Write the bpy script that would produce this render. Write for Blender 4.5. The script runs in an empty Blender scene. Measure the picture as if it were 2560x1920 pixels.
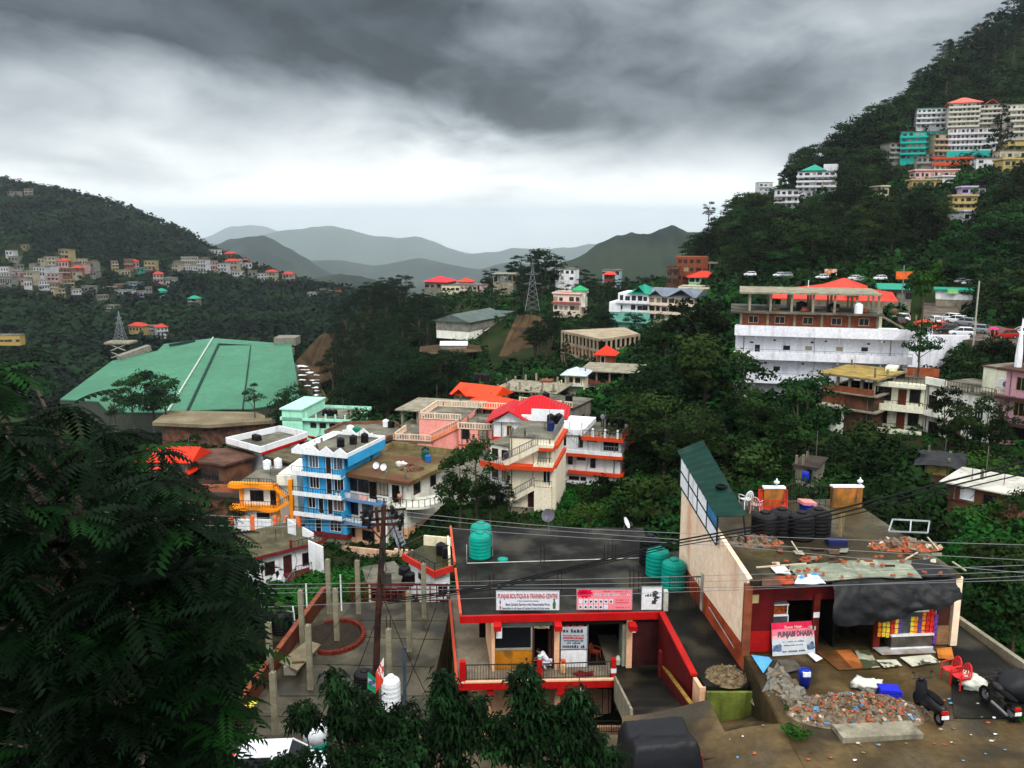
import bpy, math, random
import numpy as np
from mathutils import Vector, Matrix, noise
random.seed(7); NP = np.random.RandomState(11)
C = bpy.context.scene.collection
PITCH = math.radians(10.5); F = 2217.0; CP, SP = math.cos(PITCH), math.sin(PITCH)
R = math.radians
def zv(v, Y):
 yc = -(v-960)/F
 return Y*(-SP+yc*CP)/(CP+yc*SP)
def xu(u, Y, z): return (u-1280)/F*(Y*CP - z*SP)
def P(u, v, Y):
 z = zv(v, Y); return Vector((xu(u, Y, z), Y, z))
def Z(u, v, z):
 yc = -(v-960)/F
 Y = z*(CP+yc*SP)/(-SP+yc*CP); return Vector((xu(u, Y, z), Y, z))
def Q(u, Y, z): return Vector((xu(u, Y, z), Y, z))
def px(p):
 d = p[1]*CP - p[2]*SP; h = p[1]*SP + p[2]*CP
 return 1280+F*p[0]/d, 960-F*h/d
def ray(u, v):
 yc = -(v-960)/F
 return Vector(((u-1280)/F, CP+yc*SP, -SP+yc*CP))
def lin(h):
 if isinstance(h, str):
  h = h.lstrip('#'); h = [int(h[i:i+2], 16)/255 for i in (0, 2, 4)]
  return tuple((c/12.92 if c <= .04045 else ((c+.055)/1.055)**2.4) for c in h)
 return h
MC = {}
def mat(name, col, rough=.8, var=.18, vs=1.2, grime=0.0, gcol=(.05, .045, .035), gs=(1.3, 1.3, .22), bump=0.0, bs=20, metal=0, spec=.1, wet=0, col2=None, c2s=.6, c2r=(.45, .62), objrand=0, trans=0, ribs=0):
 if name in MC: return MC[name]
 m = bpy.data.materials.new(name); m.use_nodes = True; nt = m.node_tree; nd = nt.nodes; ln = nt.links
 b = nd['Principled BSDF']; tc = nd.new('ShaderNodeTexCoord')
 col = tuple(c*.8 for c in lin(col)); col2 = None if col2 is None else tuple(c*.8 for c in lin(col2))
 def noise_(scale, detail=4, vec=None):
  n = nd.new('ShaderNodeTexNoise'); n.inputs['Scale'].default_value = scale; n.inputs['Detail'].default_value = detail
  ln.new(vec or tc.outputs['Object'], n.inputs['Vector']); return n.outputs['Fac']
 def ramp(fac, lo, hi):
  r = nd.new('ShaderNodeMapRange'); r.inputs['From Min'].default_value = lo; r.inputs['From Max'].default_value = hi; r.interpolation_type = 'SMOOTHSTEP'
  ln.new(fac, r.inputs['Value']); return r.outputs['Result']
 def mix(fac, a, bb):
  x = nd.new('ShaderNodeMix'); x.data_type = 'RGBA'
  if isinstance(fac, (int, float)): x.inputs['Factor'].default_value = fac
  else: ln.new(fac, x.inputs['Factor'])
  for s, q in (('A', a), ('B', bb)):
   i = [k for k in x.inputs if k.name == s and k.type == 'RGBA'][0]
   if isinstance(q, tuple): i.default_value = (*q[:3], 1)
   else: ln.new(q, i)
  return [k for k in x.outputs if k.type == 'RGBA'][0]
 f1 = ramp(noise_(vs, 5), .3, .7)
 cur = mix(f1, tuple(c*(1-var) for c in col), tuple(min(1, c*(1+var)) for c in col))
 if vs < 3 and not objrand:
  fx = nd.new('ShaderNodeMix'); fx.data_type = 'RGBA'; fx.blend_type = 'MULTIPLY'; fx.inputs['Factor'].default_value = 1
  rr_ = nd.new('ShaderNodeMapRange'); rr_.inputs['From Min'].default_value = .25; rr_.inputs['From Max'].default_value = .75; rr_.inputs['To Min'].default_value = .82-var*.3; rr_.inputs['To Max'].default_value = 1.12
  ln.new(noise_(vs*9, 6), rr_.inputs['Value']); ia = [k for k in fx.inputs if k.type == 'RGBA']; ln.new(cur, ia[0]); ln.new(rr_.outputs['Result'], ia[1]); cur = [k for k in fx.outputs if k.type == 'RGBA'][0]
 if ribs:
  wv_ = nd.new('ShaderNodeTexWave'); wv_.bands_direction = 'X'; wv_.inputs['Scale'].default_value = ribs; ln.new(tc.outputs['Object'], wv_.inputs['Vector'])
  cur = mix(ramp(wv_.outputs['Fac'], .05, .5), tuple(c*.55 for c in col), cur)
 if col2 is not None:
  cur = mix(ramp(noise_(c2s, 5), c2r[0], c2r[1]), cur, col2)
 if grime > 0:
  mp = nd.new('ShaderNodeMapping'); mp.inputs['Scale'].default_value = gs; ln.new(tc.outputs['Object'], mp.inputs['Vector'])
  g = ramp(noise_(1.0, 6, mp.outputs['Vector']), .5, .78)
  mm = nd.new('ShaderNodeMath'); mm.operation = 'MULTIPLY'; ln.new(g, mm.inputs[0]); mm.inputs[1].default_value = grime
  cur = mix(mm.outputs[0], cur, gcol)
 if objrand:
  oi = nd.new('ShaderNodeObjectInfo'); hs = nd.new('ShaderNodeHueSaturation')
  r = nd.new('ShaderNodeMapRange'); r.inputs['To Min'].default_value = 1-objrand; r.inputs['To Max'].default_value = 1+objrand*1.3
  ln.new(oi.outputs['Random'], r.inputs['Value']); ln.new(r.outputs['Result'], hs.inputs['Value'])
  m2 = nd.new('ShaderNodeMath'); m2.operation = 'MULTIPLY'; ln.new(oi.outputs['Random'], m2.inputs[0]); m2.inputs[1].default_value = 7.31
  m3 = nd.new('ShaderNodeMath'); m3.operation = 'FRACT'; ln.new(m2.outputs[0], m3.inputs[0])
  r2 = nd.new('ShaderNodeMapRange'); r2.inputs['To Min'].default_value = .44; r2.inputs['To Max'].default_value = .515
  ln.new(m3.outputs[0], r2.inputs['Value']); ln.new(r2.outputs['Result'], hs.inputs['Hue']); ln.new(cur, hs.inputs['Color']); cur = hs.outputs['Color']
 ln.new(cur, b.inputs['Base Color'])
 b.inputs['Roughness'].default_value = rough; b.inputs['Metallic'].default_value = metal; b.inputs['Specular IOR Level'].default_value = spec
 if wet:
  w = ramp(noise_(.35, 4), .42, .62); rr = nd.new('ShaderNodeMapRange'); rr.inputs['To Min'].default_value = rough; rr.inputs['To Max'].default_value = wet
  ln.new(w, rr.inputs['Value']); ln.new(rr.outputs['Result'], b.inputs['Roughness'])
 if bump:
  bp = nd.new('ShaderNodeBump'); bp.inputs['Strength'].default_value = bump; bp.inputs['Distance'].default_value = .05
  ln.new(noise_(bs, 3), bp.inputs['Height']); ln.new(bp.outputs['Normal'], b.inputs['Normal'])
 if trans: b.inputs['Transmission Weight'].default_value = trans
 MC[name] = m; return m
class MB:
 def __init__(s): s.v = []; s.f = []
 def add(s, vs, fs):
  o = len(s.v); s.v += [tuple(p) for p in vs]; s.f += [tuple(i+o for i in f) for f in fs]; return s
 def box(s, x0, y0, z0, x1, y1, z1):
  if x0 > x1: x0, x1 = x1, x0
  if y0 > y1: y0, y1 = y1, y0
  if z0 > z1: z0, z1 = z1, z0
  return s.add([(x0,y0,z0),(x1,y0,z0),(x1,y1,z0),(x0,y1,z0),(x0,y0,z1),(x1,y0,z1),(x1,y1,z1),(x0,y1,z1)],
                     [(0,3,2,1),(4,5,6,7),(0,1,5,4),(1,2,6,5),(2,3,7,6),(3,0,4,7)])
 def obox(s, p, q, w, h, up=Vector((0,0,1))):      # beam of section w x h from p to q (q may be sloped)
  p, q = Vector(p), Vector(q); d = (q-p).normalized()
  if abs(d.dot(up)) > .99: up = Vector((0,1,0))
  a = d.cross(up).normalized()*w/2; b = a.normalized().cross(d)*h/2
  return s.add([p-a-b,p+a-b,p+a+b,p-a+b,q-a-b,q+a-b,q+a+b,q-a+b],[(0,1,2,3),(4,7,6,5),(0,4,5,1),(1,5,6,2),(2,6,7,3),(3,7,4,0)])
 def prism(s, pts, z0, z1):                         # pts: xy outline, ccw
  n = len(pts); lo = [(p[0],p[1],(z0 if not callable(z0) else z0(p))) for p in pts]; hi = [(p[0],p[1],(z1 if not callable(z1) else z1(p))) for p in pts]
  return s.add(lo+hi, [tuple(reversed(range(n))), tuple(range(n,2*n))]+[(i,(i+1)%n,(i+1)%n+n,i+n) for i in range(n)])
 def slab(s, top, th):                              # 3D polygon top, thickness down
  n = len(top); lo = [(p[0],p[1],p[2]-th) for p in top]
  return s.add(lo+[tuple(p) for p in top], [tuple(reversed(range(n))), tuple(range(n,2*n))]+[(i,(i+1)%n,(i+1)%n+n,i+n) for i in range(n)])
 def cyl(s, p, q, r0, r1=None, n=8, cap=True):
  if r1 is None: r1 = r0
  p, q = Vector(p), Vector(q); d = (q-p).normalized(); up = Vector((0,0,1)) if abs(d.z) < .95 else Vector((0,1,0))
  a = d.cross(up).normalized(); b = a.cross(d)
  vs = [p+(a*math.cos(t)+b*math.sin(t))*r0 for t in [2*math.pi*i/n for i in range(n)]]+[q+(a*math.cos(t)+b*math.sin(t))*r1 for t in [2*math.pi*i/n for i in range(n)]]
  fs = [(i,(i+1)%n,(i+1)%n+n,i+n) for i in range(n)]
  if cap: fs += [tuple(reversed(range(n))), tuple(range(n,2*n))]
  return s.add(vs, fs)
 def tube(s, path, r, n=6):
  path = [Vector(p) for p in path]; m = len(path); rr = r if isinstance(r, (list,tuple)) else [r]*m
  vs = []; prev = None
  for i, p in enumerate(path):
   d = (path[min(i+1,m-1)]-path[max(i-1,0)]).normalized()
   if prev is None: prev = Vector((0,0,1)) if abs(d.z) < .9 else Vector((1,0,0))
   a = (prev - d*prev.dot(d)).normalized(); prev = a; b = d.cross(a)
   vs += [p+(a*math.cos(2*math.pi*k/n)+b*math.sin(2*math.pi*k/n))*rr[i] for k in range(n)]
  fs = [(i*n+k, i*n+(k+1)%n, (i+1)*n+(k+1)%n, (i+1)*n+k) for i in range(m-1) for k in range(n)]
  fs += [tuple(reversed(range(n))), tuple(range((m-1)*n, m*n))]
  return s.add(vs, fs)
 def lathe(s, prof, c=(0,0,0), n=20):               # prof: (r,z)
  vs = []
  for r, z in prof: vs += [(c[0]+r*math.cos(2*math.pi*k/n), c[1]+r*math.sin(2*math.pi*k/n), c[2]+z) for k in range(n)]
  m = len(prof); fs = [(i*n+k, i*n+(k+1)%n, (i+1)*n+(k+1)%n, (i+1)*n+k) for i in range(m-1) for k in range(n)]
  fs += [tuple(reversed(range(n))), tuple(range((m-1)*n, m*n))]
  return s.add(vs, fs)
 def grid(s, fn, nu, nv, th=0):
  vs = [tuple(fn(i/nu, j/nv)) for j in range(nv+1) for i in range(nu+1)]
  fs = [(j*(nu+1)+i, j*(nu+1)+i+1, (j+1)*(nu+1)+i+1, (j+1)*(nu+1)+i) for j in range(nv) for i in range(nu)]
  return s.add(vs, fs)
 def blob(s, c, r, seed=0, n=10, rough=.25):
  c = Vector(c); r = Vector(r if isinstance(r, (tuple,list,Vector)) else (r,r,r)); vs = []; m = n//2+1
  for j in range(m+1):
   th = math.pi*j/m
   for i in range(n):
    ph = 2*math.pi*i/n; d = Vector((math.sin(th)*math.cos(ph), math.sin(th)*math.sin(ph), math.cos(th)))
    k = 1+rough*noise.noise(d*2+Vector((seed*3.7, seed, 1)))*2
    vs.append(c+Vector((d.x*r.x, d.y*r.y, d.z*r.z))*k)
  return s.add(vs, [(j*n+i, (j+1)*n+i, (j+1)*n+(i+1)%n, j*n+(i+1)%n) for j in range(m) for i in range(n)])
 def build(s, name, m, parent=None, smooth=False, world=False, mats=None, uv=None):
  me = bpy.data.meshes.new(name); v = s.v
  if world and parent is not None:
   inv = parent.matrix_basis.inverted(); v = [tuple(inv @ Vector(p)) for p in v]
  me.from_pydata(v, [], s.f); me.materials.append(m)
  if smooth: me.polygons.foreach_set('use_smooth', [True]*len(me.polygons))
  me.update(); o = bpy.data.objects.new(name, me); C.objects.link(o); o.parent = parent; return o
def tag(o, label=None, cat=None, group=None, kind=None):
 if label: o['label'] = label
 if cat: o['category'] = cat
 if group: o['group'] = group
 if kind: o['kind'] = kind
 return o
def empty(name, loc, rz=0, label=None, cat=None, group=None):
 o = bpy.data.objects.new(name, None); C.objects.link(o); o.location = loc; o.rotation_euler = (0,0,rz); o.empty_display_size = .2
 o.matrix_basis = Matrix.Translation(Vector(loc)) @ Matrix.Rotation(rz, 4, 'Z')
 return tag(o, label, cat, group)
def copy_tree(o, parent=None):
 c = o.copy(); C.objects.link(c); c.parent = parent
 for ch in KIDS.get(o.name, [k for k in o.children]): copy_tree(ch, c)
 return c
KIDS = {}
def quick_mesh(name, V, FQ, m, parent=None, smooth=False):     # numpy quads
 me = bpy.data.meshes.new(name); nv, nf = len(V), len(FQ); k = FQ.shape[1]
 me.vertices.add(nv); me.vertices.foreach_set('co', V.astype(np.float32).ravel())
 me.loops.add(nf*k); me.loops.foreach_set('vertex_index', FQ.astype(np.int32).ravel())
 me.polygons.add(nf); me.polygons.foreach_set('loop_start', np.arange(0, nf*k, k, dtype=np.int32))
 if smooth: me.polygons.foreach_set('use_smooth', np.ones(nf, dtype=bool))
 me.materials.append(m); me.update(); me.validate()
 o = bpy.data.objects.new(name, me); C.objects.link(o); o.parent = parent; return o
SKY_BLOBS = [(250,10,600,90,-.55),(620,60,300,70,-.30),(1000,40,220,60,-.15),(330,200,420,50,.16),(760,190,200,60,-.10),(150,330,200,30,.12),(250,400,420,26,-.20),(1120,240,360,100,-.32),(1500,330,360,70,-.40),(1250,330,200,45,-.12),(1900,230,230,90,-.16),(1450,60,300,70,-.08),
 (1700,130,200,70,-.12),(2250,50,420,80,.22),(2400,230,250,80,.12),(1050,400,330,50,.20),(600,430,400,45,.14),(700,330,260,50,.10),(300,470,420,30,.10),(1250,495,240,12,-.18),(1230,440,160,10,-.08),(1750,440,260,40,.10)]
SKY_TOP = 1.55; HAZE = .00006
cam = bpy.data.cameras.new('camera'); co = bpy.data.objects.new('camera', cam); C.objects.link(co)
cam.sensor_width = 36; cam.lens = 36*F/2560; cam.clip_end = 120000; cam.clip_start = .1
co.rotation_euler = (R(90)-PITCH, 0, 0); bpy.context.scene.camera = co
sc = bpy.context.scene
sc.view_settings.view_transform = 'Standard'; sc.view_settings.look = 'None'; sc.view_settings.gamma = 1; sc.view_settings.exposure = 0.40
sc.cycles.volume_bounces = 4; sc.cycles.max_bounces = 6; sc.cycles.transparent_max_bounces = 6; sc.cycles.volume_step_rate = 1
w = bpy.data.worlds.new('World'); sc.world = w; w.use_nodes = True; nt = w.node_tree; nd = nt.nodes; ln = nt.links
bg = nd['Background']; bg.inputs['Strength'].default_value = .1
SUN_EL, SUN_AZ = 48, 160
def W(op, a, b=None, c=None):
 n = nd.new('ShaderNodeMath'); n.operation = op
 for i, q in enumerate((a, b, c)):
  if q is None: continue
  if isinstance(q, (int, float)): n.inputs[i].default_value = q
  else: ln.new(q, n.inputs[i])
 return n.outputs[0]
tc = nd.new('ShaderNodeTexCoord'); sep = nd.new('ShaderNodeSeparateXYZ'); ln.new(tc.outputs['Generated'], sep.inputs[0])
az = W('ARCTAN2', sep.outputs[0], sep.outputs[1]); el = W('ARCSINE', sep.outputs[2])
cmb = nd.new('ShaderNodeCombineXYZ'); ln.new(az, cmb.inputs[0]); ln.new(W('MULTIPLY', el, 1.9), cmb.inputs[1])
def wn(scale, detail, dist=0, off=0):
 mp = nd.new('ShaderNodeMapping'); mp.inputs['Location'].default_value = (off, off*.37, 0); ln.new(cmb.outputs[0], mp.inputs['Vector'])
 n = nd.new('ShaderNodeTexNoise'); n.inputs['Scale'].default_value = scale; n.inputs['Detail'].default_value = detail; n.inputs['Distortion'].default_value = dist
 ln.new(mp.outputs[0], n.inputs['Vector']); return n.outputs['Fac']
n1 = W('SUBTRACT', wn(2.6, 7, .5, 3.1), .5); n2 = W('SUBTRACT', wn(7, 8, .4, 7.7), .5); n3 = W('SUBTRACT', wn(2.2, 3, 0, 15.3), .5); n4 = W('SUBTRACT', wn(4.2, 9, .9, 31.7), .5); n5 = W('ABSOLUTE', W('SUBTRACT', wn(6.5, 5, .3, 41.7), .5))
azw = W('ADD', az, W('ADD', W('MULTIPLY', n1, .34), W('MULTIPLY', n4, .13))); elw = W('ADD', el, W('ADD', W('MULTIPLY', n3, .13), W('MULTIPLY', n4, .09)))
def ae(u, v):
 d = ray(u, v).normalized(); return math.atan2(d.x, d.y), math.asin(d.z)
val = None
def wr(x, a, b, lo, hi):
 r = nd.new('ShaderNodeMapRange'); r.interpolation_type = 'SMOOTHSTEP'; ln.new(x, r.inputs['Value'])
 for k, q in (('From Min', a), ('From Max', b), ('To Min', lo), ('To Max', hi)): r.inputs[k].default_value = q
 return r.outputs['Result']
val = W('ADD', wr(elw, -.005, .17, .95, .26), wr(el, -.01, .09, .30, 0))
for (u, v, ru, rv, amp) in SKY_BLOBS:
 a0, e0 = ae(u, v); a1, _ = ae(u+ru, v); _, e1 = ae(u, v-rv)
 dx = W('DIVIDE', W('SUBTRACT', azw, a0), abs(a1-a0)); dy = W('DIVIDE', W('SUBTRACT', elw, e0), abs(e1-e0))
 g = W('EXPONENT', W('MULTIPLY', W('ADD', W('MULTIPLY', dx, dx), W('MULTIPLY', dy, dy)), -1.0))
 val = W('ADD', val, W('MULTIPLY', g, amp))
val = W('ADD', val, W('MULTIPLY', n2, .26)); val = W('ADD', val, W('MULTIPLY', n4, .30)); val = W('ADD', val, W('MULTIPLY', W('SUBTRACT', n5, .07), .45))
n6 = W('SUBTRACT', wn(13, 8, .6, 51.7), .5); val = W('ADD', val, W('MULTIPLY', n6, .22)); val = W('MAXIMUM', val, W('ADD', W('ADD', W('MULTIPLY', n4, .28), .075), W('MULTIPLY', n6, .12))); val = W('MAXIMUM', val, .03)
up = wr(el, .26, .75, 0, SKY_TOP); val = W('ADD', val, up); val = W('ADD', val, wr(sep.outputs[1], .15, -.35, 0, .55))
crc = nd.new('ShaderNodeValToRGB'); e = crc.color_ramp.elements
e[0].position = 0; e[0].color = (.72, .86, 1.0, 1); e[1].position = .9; e[1].color = (.98, 1.0, 1.0, 1)
x = crc.color_ramp.elements.new(.35); x.color = (.84, .93, 1.0, 1)
ln.new(val, crc.inputs[0])
vm = nd.new('ShaderNodeVectorMath'); vm.operation = 'SCALE'; ln.new(crc.outputs[0], vm.inputs[0]); ln.new(W('MULTIPLY', val, 10.0), vm.inputs['Scale'])
sky = nd.new('ShaderNodeTexSky'); sky.sky_type = 'NISHITA'; sky.sun_disc = False; sky.sun_elevation = R(SUN_EL); sky.sun_rotation = R(SUN_AZ)
mx = nd.new('ShaderNodeMix'); mx.data_type = 'RGBA'; mx.inputs['Factor'].default_value = .96
ln.new(sky.outputs[0], [i for i in mx.inputs if i.name == 'A' and i.type == 'RGBA'][0]); ln.new(vm.outputs[0], [i for i in mx.inputs if i.name == 'B' and i.type == 'RGBA'][0])
ln.new([i for i in mx.outputs if i.type == 'RGBA'][0], bg.inputs['Color'])
sd = bpy.data.lights.new('sun', 'SUN'); so = bpy.data.objects.new('sun', sd); C.objects.link(so)
sd.energy = 1.7; sd.angle = R(14); sd.color = (1, .95, .88)
so.rotation_euler = Vector((math.sin(R(SUN_AZ))*math.cos(R(SUN_EL)), math.cos(R(SUN_AZ))*math.cos(R(SUN_EL)), math.sin(R(SUN_EL)))).to_track_quat('Z', 'Y').to_euler()
TU = [-500,  0,  200,  400,  600,  900, 1100, 1300, 1500, 1700, 1900, 2150, 2400, 2700]
TT = [
 (3,   [-26]*14),
 (20,  [-26,-26,-26,-26,-26,-26,-26,-26,-26,-26,-26,-26,-26,-26]),
 (30,  [-26,-26,-26,-26,-26,-26,-26,-26,-25,-25,-25,-25,-25,-25]),
 (38,  [-28,-28,-28,-28,-28,-29,-29,-29,-29,-27,-25,-25,-25,-25]),
 (50,  [-32,-32,-32,-32,-32,-31,-30,-30,-29,-27,-26,-26,-27,-28]),
 (62,  [-38,-37,-36,-36,-36,-35,-33,-32,-30,-28,-27,-27,-28,-29]),
 (80,  [-45,-44,-42,-41,-40,-38.5,-36,-33,-31,-29,-27.5,-26.5,-26,-25]),
 (100, [-53,-50,-47,-43,-41.5,-40.5,-37,-34,-33.5,-31,-30,-29.5,-28,-26]),
 (112, [-56,-53,-49,-43,-42,-40,-36.5,-34.5,-33.5,-31.5,-30,-29.5,-28,-25]),
 (125, [-60,-55,-50,-42,-42,-40,-36.5,-36,-34,-32,-29,-28.5,-25,-21]),
 (145, [-62,-56,-52,-44,-42,-38,-37,-34.5,-34,-31,-27,-23.5,-19.3,-18.5]),
 (160, [-64,-58,-53,-46,-43,-41,-38.5,-34.5,-34.5,-28,-24,-21,-20.5,-18]),
 (200, [-78,-74,-68,-62,-58,-50,-42,-38,-36,-29,-21,-20,-21,-9]),
 (240, [-90,-86,-80,-74,-72,-56,-46,-44,-39,-31,-18,-12.5,-8,0]),
 (290, [-100,-98,-94,-90,-86,-62,-47,-43,-38,-33,-10,-2,4,14]),
 (330, [-104,-102,-98,-96,-90,-62,-47,-36,-36,-31,-5,6,14,22]),
 (370, [-106,-104,-100,-98,-92,-56,-42,-33,-36,-30,3,15,22,32]),
 (430, [-108,-104,-100,-98,-96,-44,-35,-33,-38,-30,9,36,50,62]),
 (500, [-100,-100,-98,-98,-98,-64,-48,-42,-44,-42,-5,40,88,128]),
 (600, [-84,-86,-88,-90,-94,-86,-75,-66,-60,-50,-30,0,55,100]),
 (700, [-66,-70,-72,-78,-86,-86,-86,-80,-70,-60,-50,-30,0,20]),
 (830, [-38,-42,-46,-60,-70,-80,-95,-95,-90,-80,-70,-60,-50,-40]),
 (1000,[0,-6,-12,-36,-53,-86,-110,-120,-110,-100,-90,-80,-80,-80]),
 (1200,[62,47,34,-5,-62,-110,-130,-140,-140,-130,-120,-110,-110,-110]),
 (1600,[20,0,-20,-60,-110,-150,-160,-170,-170,-160,-150,-150,-150,-150]),
 (2600,[-190]*4+[-240]*10), (9000,[-560]*14), (14000,[-1100]*14), (30000,[-2600]*14)]
AG = np.linspace(-1.3, 1.3, 301)
TR = []
for Y, row in TT:
 a = [xu(u, Y, z)/Y for u, z in zip(TU, row)]
 r = np.interp(AG, a, row); k = 4 if Y > 150 else 1
 rp = np.pad(r, k, 'edge'); r = np.convolve(rp, np.ones(2*k+1)/(2*k+1), 'valid'); TR.append(r)
TR = np.array(TR); TL = np.log([t[0] for t in TT])
def Hs(x, y):
 y = max(y, 3.0); a = x/y; ly = math.log(y)
 i = min(max(int(np.searchsorted(TL, ly))-1, 0), len(TL)-2); t = (ly-TL[i])/(TL[i+1]-TL[i])
 j = (a+1.3)/2.6*300; j = min(max(j, 0), 299.99); j0 = int(j); f = j-j0
 z = (TR[i][j0]*(1-f)+TR[i][j0+1]*f)*(1-t)+(TR[i+1][j0]*(1-f)+TR[i+1][j0+1]*f)*t
 amp = min(max((y-170)/400, 0), 1)*5 + (0.35 if y > 66 else 0)
 return z
def H(x, y):
 z = Hs(x, y); amp = min(max((y-210)/500, 0), 1)*9
 if amp > 0: z += amp*noise.fractal(Vector((x*.012, y*.007, .3)), 1, 2, 4)
 if 66 < y: z += .4*noise.noise(Vector((x*.15, y*.15, 0)))
 return z
rows = np.exp(np.linspace(math.log(4), math.log(1700), 250)).tolist()+[2100, 2600, 4000, 6500, 9000, 14000, 22000, 30000]; cols = np.linspace(-1.1, 1.1, 300)
V = np.array([(a*y, y, H(a*y, y)) for y in rows for a in cols]); nc = len(cols)
FQ = np.array([(j*nc+i, j*nc+i+1, (j+1)*nc+i+1, (j+1)*nc+i) for j in range(len(rows)-1) for i in range(nc-1)])
m_ground = mat('hillside_earth_and_grass', (.016, .028, .008), .95, .4, .08, col2=(.028, .024, .012), c2s=.11, c2r=(.5, .68), bump=.6, bs=1.2, spec=.02)
tag(quick_mesh('terrain', V, FQ, m_ground, smooth=True), 'steep green valley ground under the houses and trees', 'ground', kind='structure')
def ridge(name, label, pts, Y, half, base, m, amp, seed, nx=150, ny=26):
 amp *= 1.1
 us = np.linspace(pts[0][0], pts[-1][0], nx); vs = np.interp(us, [p[0] for p in pts], [p[1] for p in pts])
 V = []
 for j in range(ny):
  t = (j/(ny-1))*2-1
  for i in range(nx):
   y = Y+t*half; zc = zv(vs[i], Y); x0 = xu(us[i], Y, zc)
   k = 1-abs(t)**1.15; x = x0*(y/Y)
   n = noise.ridged_multi_fractal(Vector((x/half*2.2+seed, y/half*1.6, seed)), .9, 2.1, 5, 1, 2)
   z = base+(zc-base)*k+(n-1.1)*amp*min(1, .35+abs(t)*3)*k
   V.append((x, y, z))
 FQ = np.array([(j*nx+i, j*nx+i+1, (j+1)*nx+i+1, (j+1)*nx+i) for j in range(ny-1) for i in range(nx-1)])
 tag(quick_mesh(name, np.array(V), FQ, m, smooth=True), label, 'hill', kind='structure')
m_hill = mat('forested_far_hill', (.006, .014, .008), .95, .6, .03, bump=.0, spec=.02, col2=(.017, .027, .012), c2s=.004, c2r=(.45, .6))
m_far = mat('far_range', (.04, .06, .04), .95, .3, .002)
ridge('hill', 'wooded hill sloping behind the pylon', [(1250,760),(1400,645),(1450,630),(1490,605),(1530,590),(1570,585),(1620,584),(1680,566),(1720,578),(1790,570),(1900,560),(2100,560)], 2400, 700, -330, m_hill, 40, 2.2)
ridge('hill', 'rounded conical hill in the haze', [(200,720),(430,660),(530,608),(575,584),(620,574),(660,577),(700,605),(760,645),(830,690),(930,720),(1100,760),(1500,800)], 5600, 1700, -560, m_hill, 70, 3.3)
ridge('hill', 'low hazy green hills beyond the cone', [(500,720),(760,652),(860,650),(930,660),(990,656),(1060,650),(1130,670),(1200,680),(1290,655),(1400,680),(1900,700)], 8500, 2300, -760, m_hill, 90, 5.1)
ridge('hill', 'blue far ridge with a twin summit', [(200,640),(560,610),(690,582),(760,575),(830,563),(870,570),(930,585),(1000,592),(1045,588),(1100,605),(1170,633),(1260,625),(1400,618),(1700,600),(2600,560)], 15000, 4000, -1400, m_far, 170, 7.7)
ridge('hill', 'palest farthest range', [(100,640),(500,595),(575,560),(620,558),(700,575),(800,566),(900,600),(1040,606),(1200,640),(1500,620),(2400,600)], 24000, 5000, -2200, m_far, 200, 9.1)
ridge('hill', 'green spur in front of the cone hill', [(640,720),(760,700),(830,685),(900,690),(980,715),(1060,740)], 3400, 600, -400, m_hill, 25, 4.4)
ridge('hill', 'dim hill shoulder at the left edge', [(-700,200),(-300,330),(0,435),(60,470),(160,520)], 2600, 480, -300, m_hill, 25, 6.1)
hz = MB().box(-32000, -60, -2700, 32000, 30500, 330)
m = bpy.data.materials.new('haze_air'); m.use_nodes = True; n_ = m.node_tree; n_.nodes.clear()
o_ = n_.nodes.new('ShaderNodeOutputMaterial'); pv = n_.nodes.new('ShaderNodeVolumePrincipled'); pv.inputs['Density'].default_value = HAZE
pv.inputs['Color'].default_value = (.82, .92, 1, 1); pv.inputs['Anisotropy'].default_value = .6; n_.links.new(pv.outputs[0], o_.inputs['Volume'])
if HAZE > 0: tag(hz.build('haze', m), 'thin rain haze filling the valley', 'haze', kind='stuff')
white = mat('white_paint', '#e9ecf0', .7, .05, .5, grime=.45, gcol=(.16,.15,.13))
cream = mat('cream_paint', '#e6dcbc', .75, .06, .5, grime=.55, gcol=(.2,.17,.11))
dgl = mat('dark_glass', (.008,.009,.012), .25, .3, .8, spec=.35)
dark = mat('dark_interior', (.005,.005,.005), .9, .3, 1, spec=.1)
conc = mat('bare_concrete', '#8d8775', .9, .25, .7, grime=.7, gcol=(.05,.045,.035), bump=.3)
conc_dark = mat('wet_dark_concrete', (.008,.008,.006), .7, .6, .7, col2=(.04,.034,.02), c2s=.35, c2r=(.5,.72), wet=.4, bump=.25)
roofc = mat('weathered_flat_roof', '#6d6a5c', .75, .35, .3, col2=(.06,.055,.04), c2s=.25, wet=.35)
brick = mat('bare_brick', '#80472f', .9, .25, 2, grime=.5, bump=.4)
wood = mat('dark_red_wood', (.045,.012,.009), .6, .3, 3, spec=.2)
black_pl = mat('black_tank_plastic', (.003,.003,.004), .5, .2, 2, spec=.15)
white_pl = mat('white_tank_plastic', '#e8ecf0', .4, .04, 1)
teal_pl = mat('green_tank_plastic', (.0,.27,.21), .38, .12, 1.5, grime=.3)
steel = mat('grey_steel', '#8c9094', .45, .2, 2, metal=.5)
iron = mat('dark_iron', (.03,.026,.022), .6, .3, 3)
rust = mat('rusty_brown_paint', (.025,.011,.009), .7, .4, 1.5, col2=(.05,.016,.01), c2s=2)
red = mat('red_paint', (.45,.007,.007), .5, .12, .8, grime=.25)
peach = mat('peach_plaster', '#eab793', .8, .07, .5, grime=.35, gcol=(.2,.1,.05))
maroon = mat('maroon_paint', (.1,.004,.005), .6, .25, .7, grime=.5, gcol=(.02,.006,.004))
redroof = mat('vermilion_sheet_roof', (.75,.035,.008), .45, .1, .6, grime=.5, gcol=(.3,.02,.01), gs=(.8,.8,.8), ribs=.75)
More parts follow.
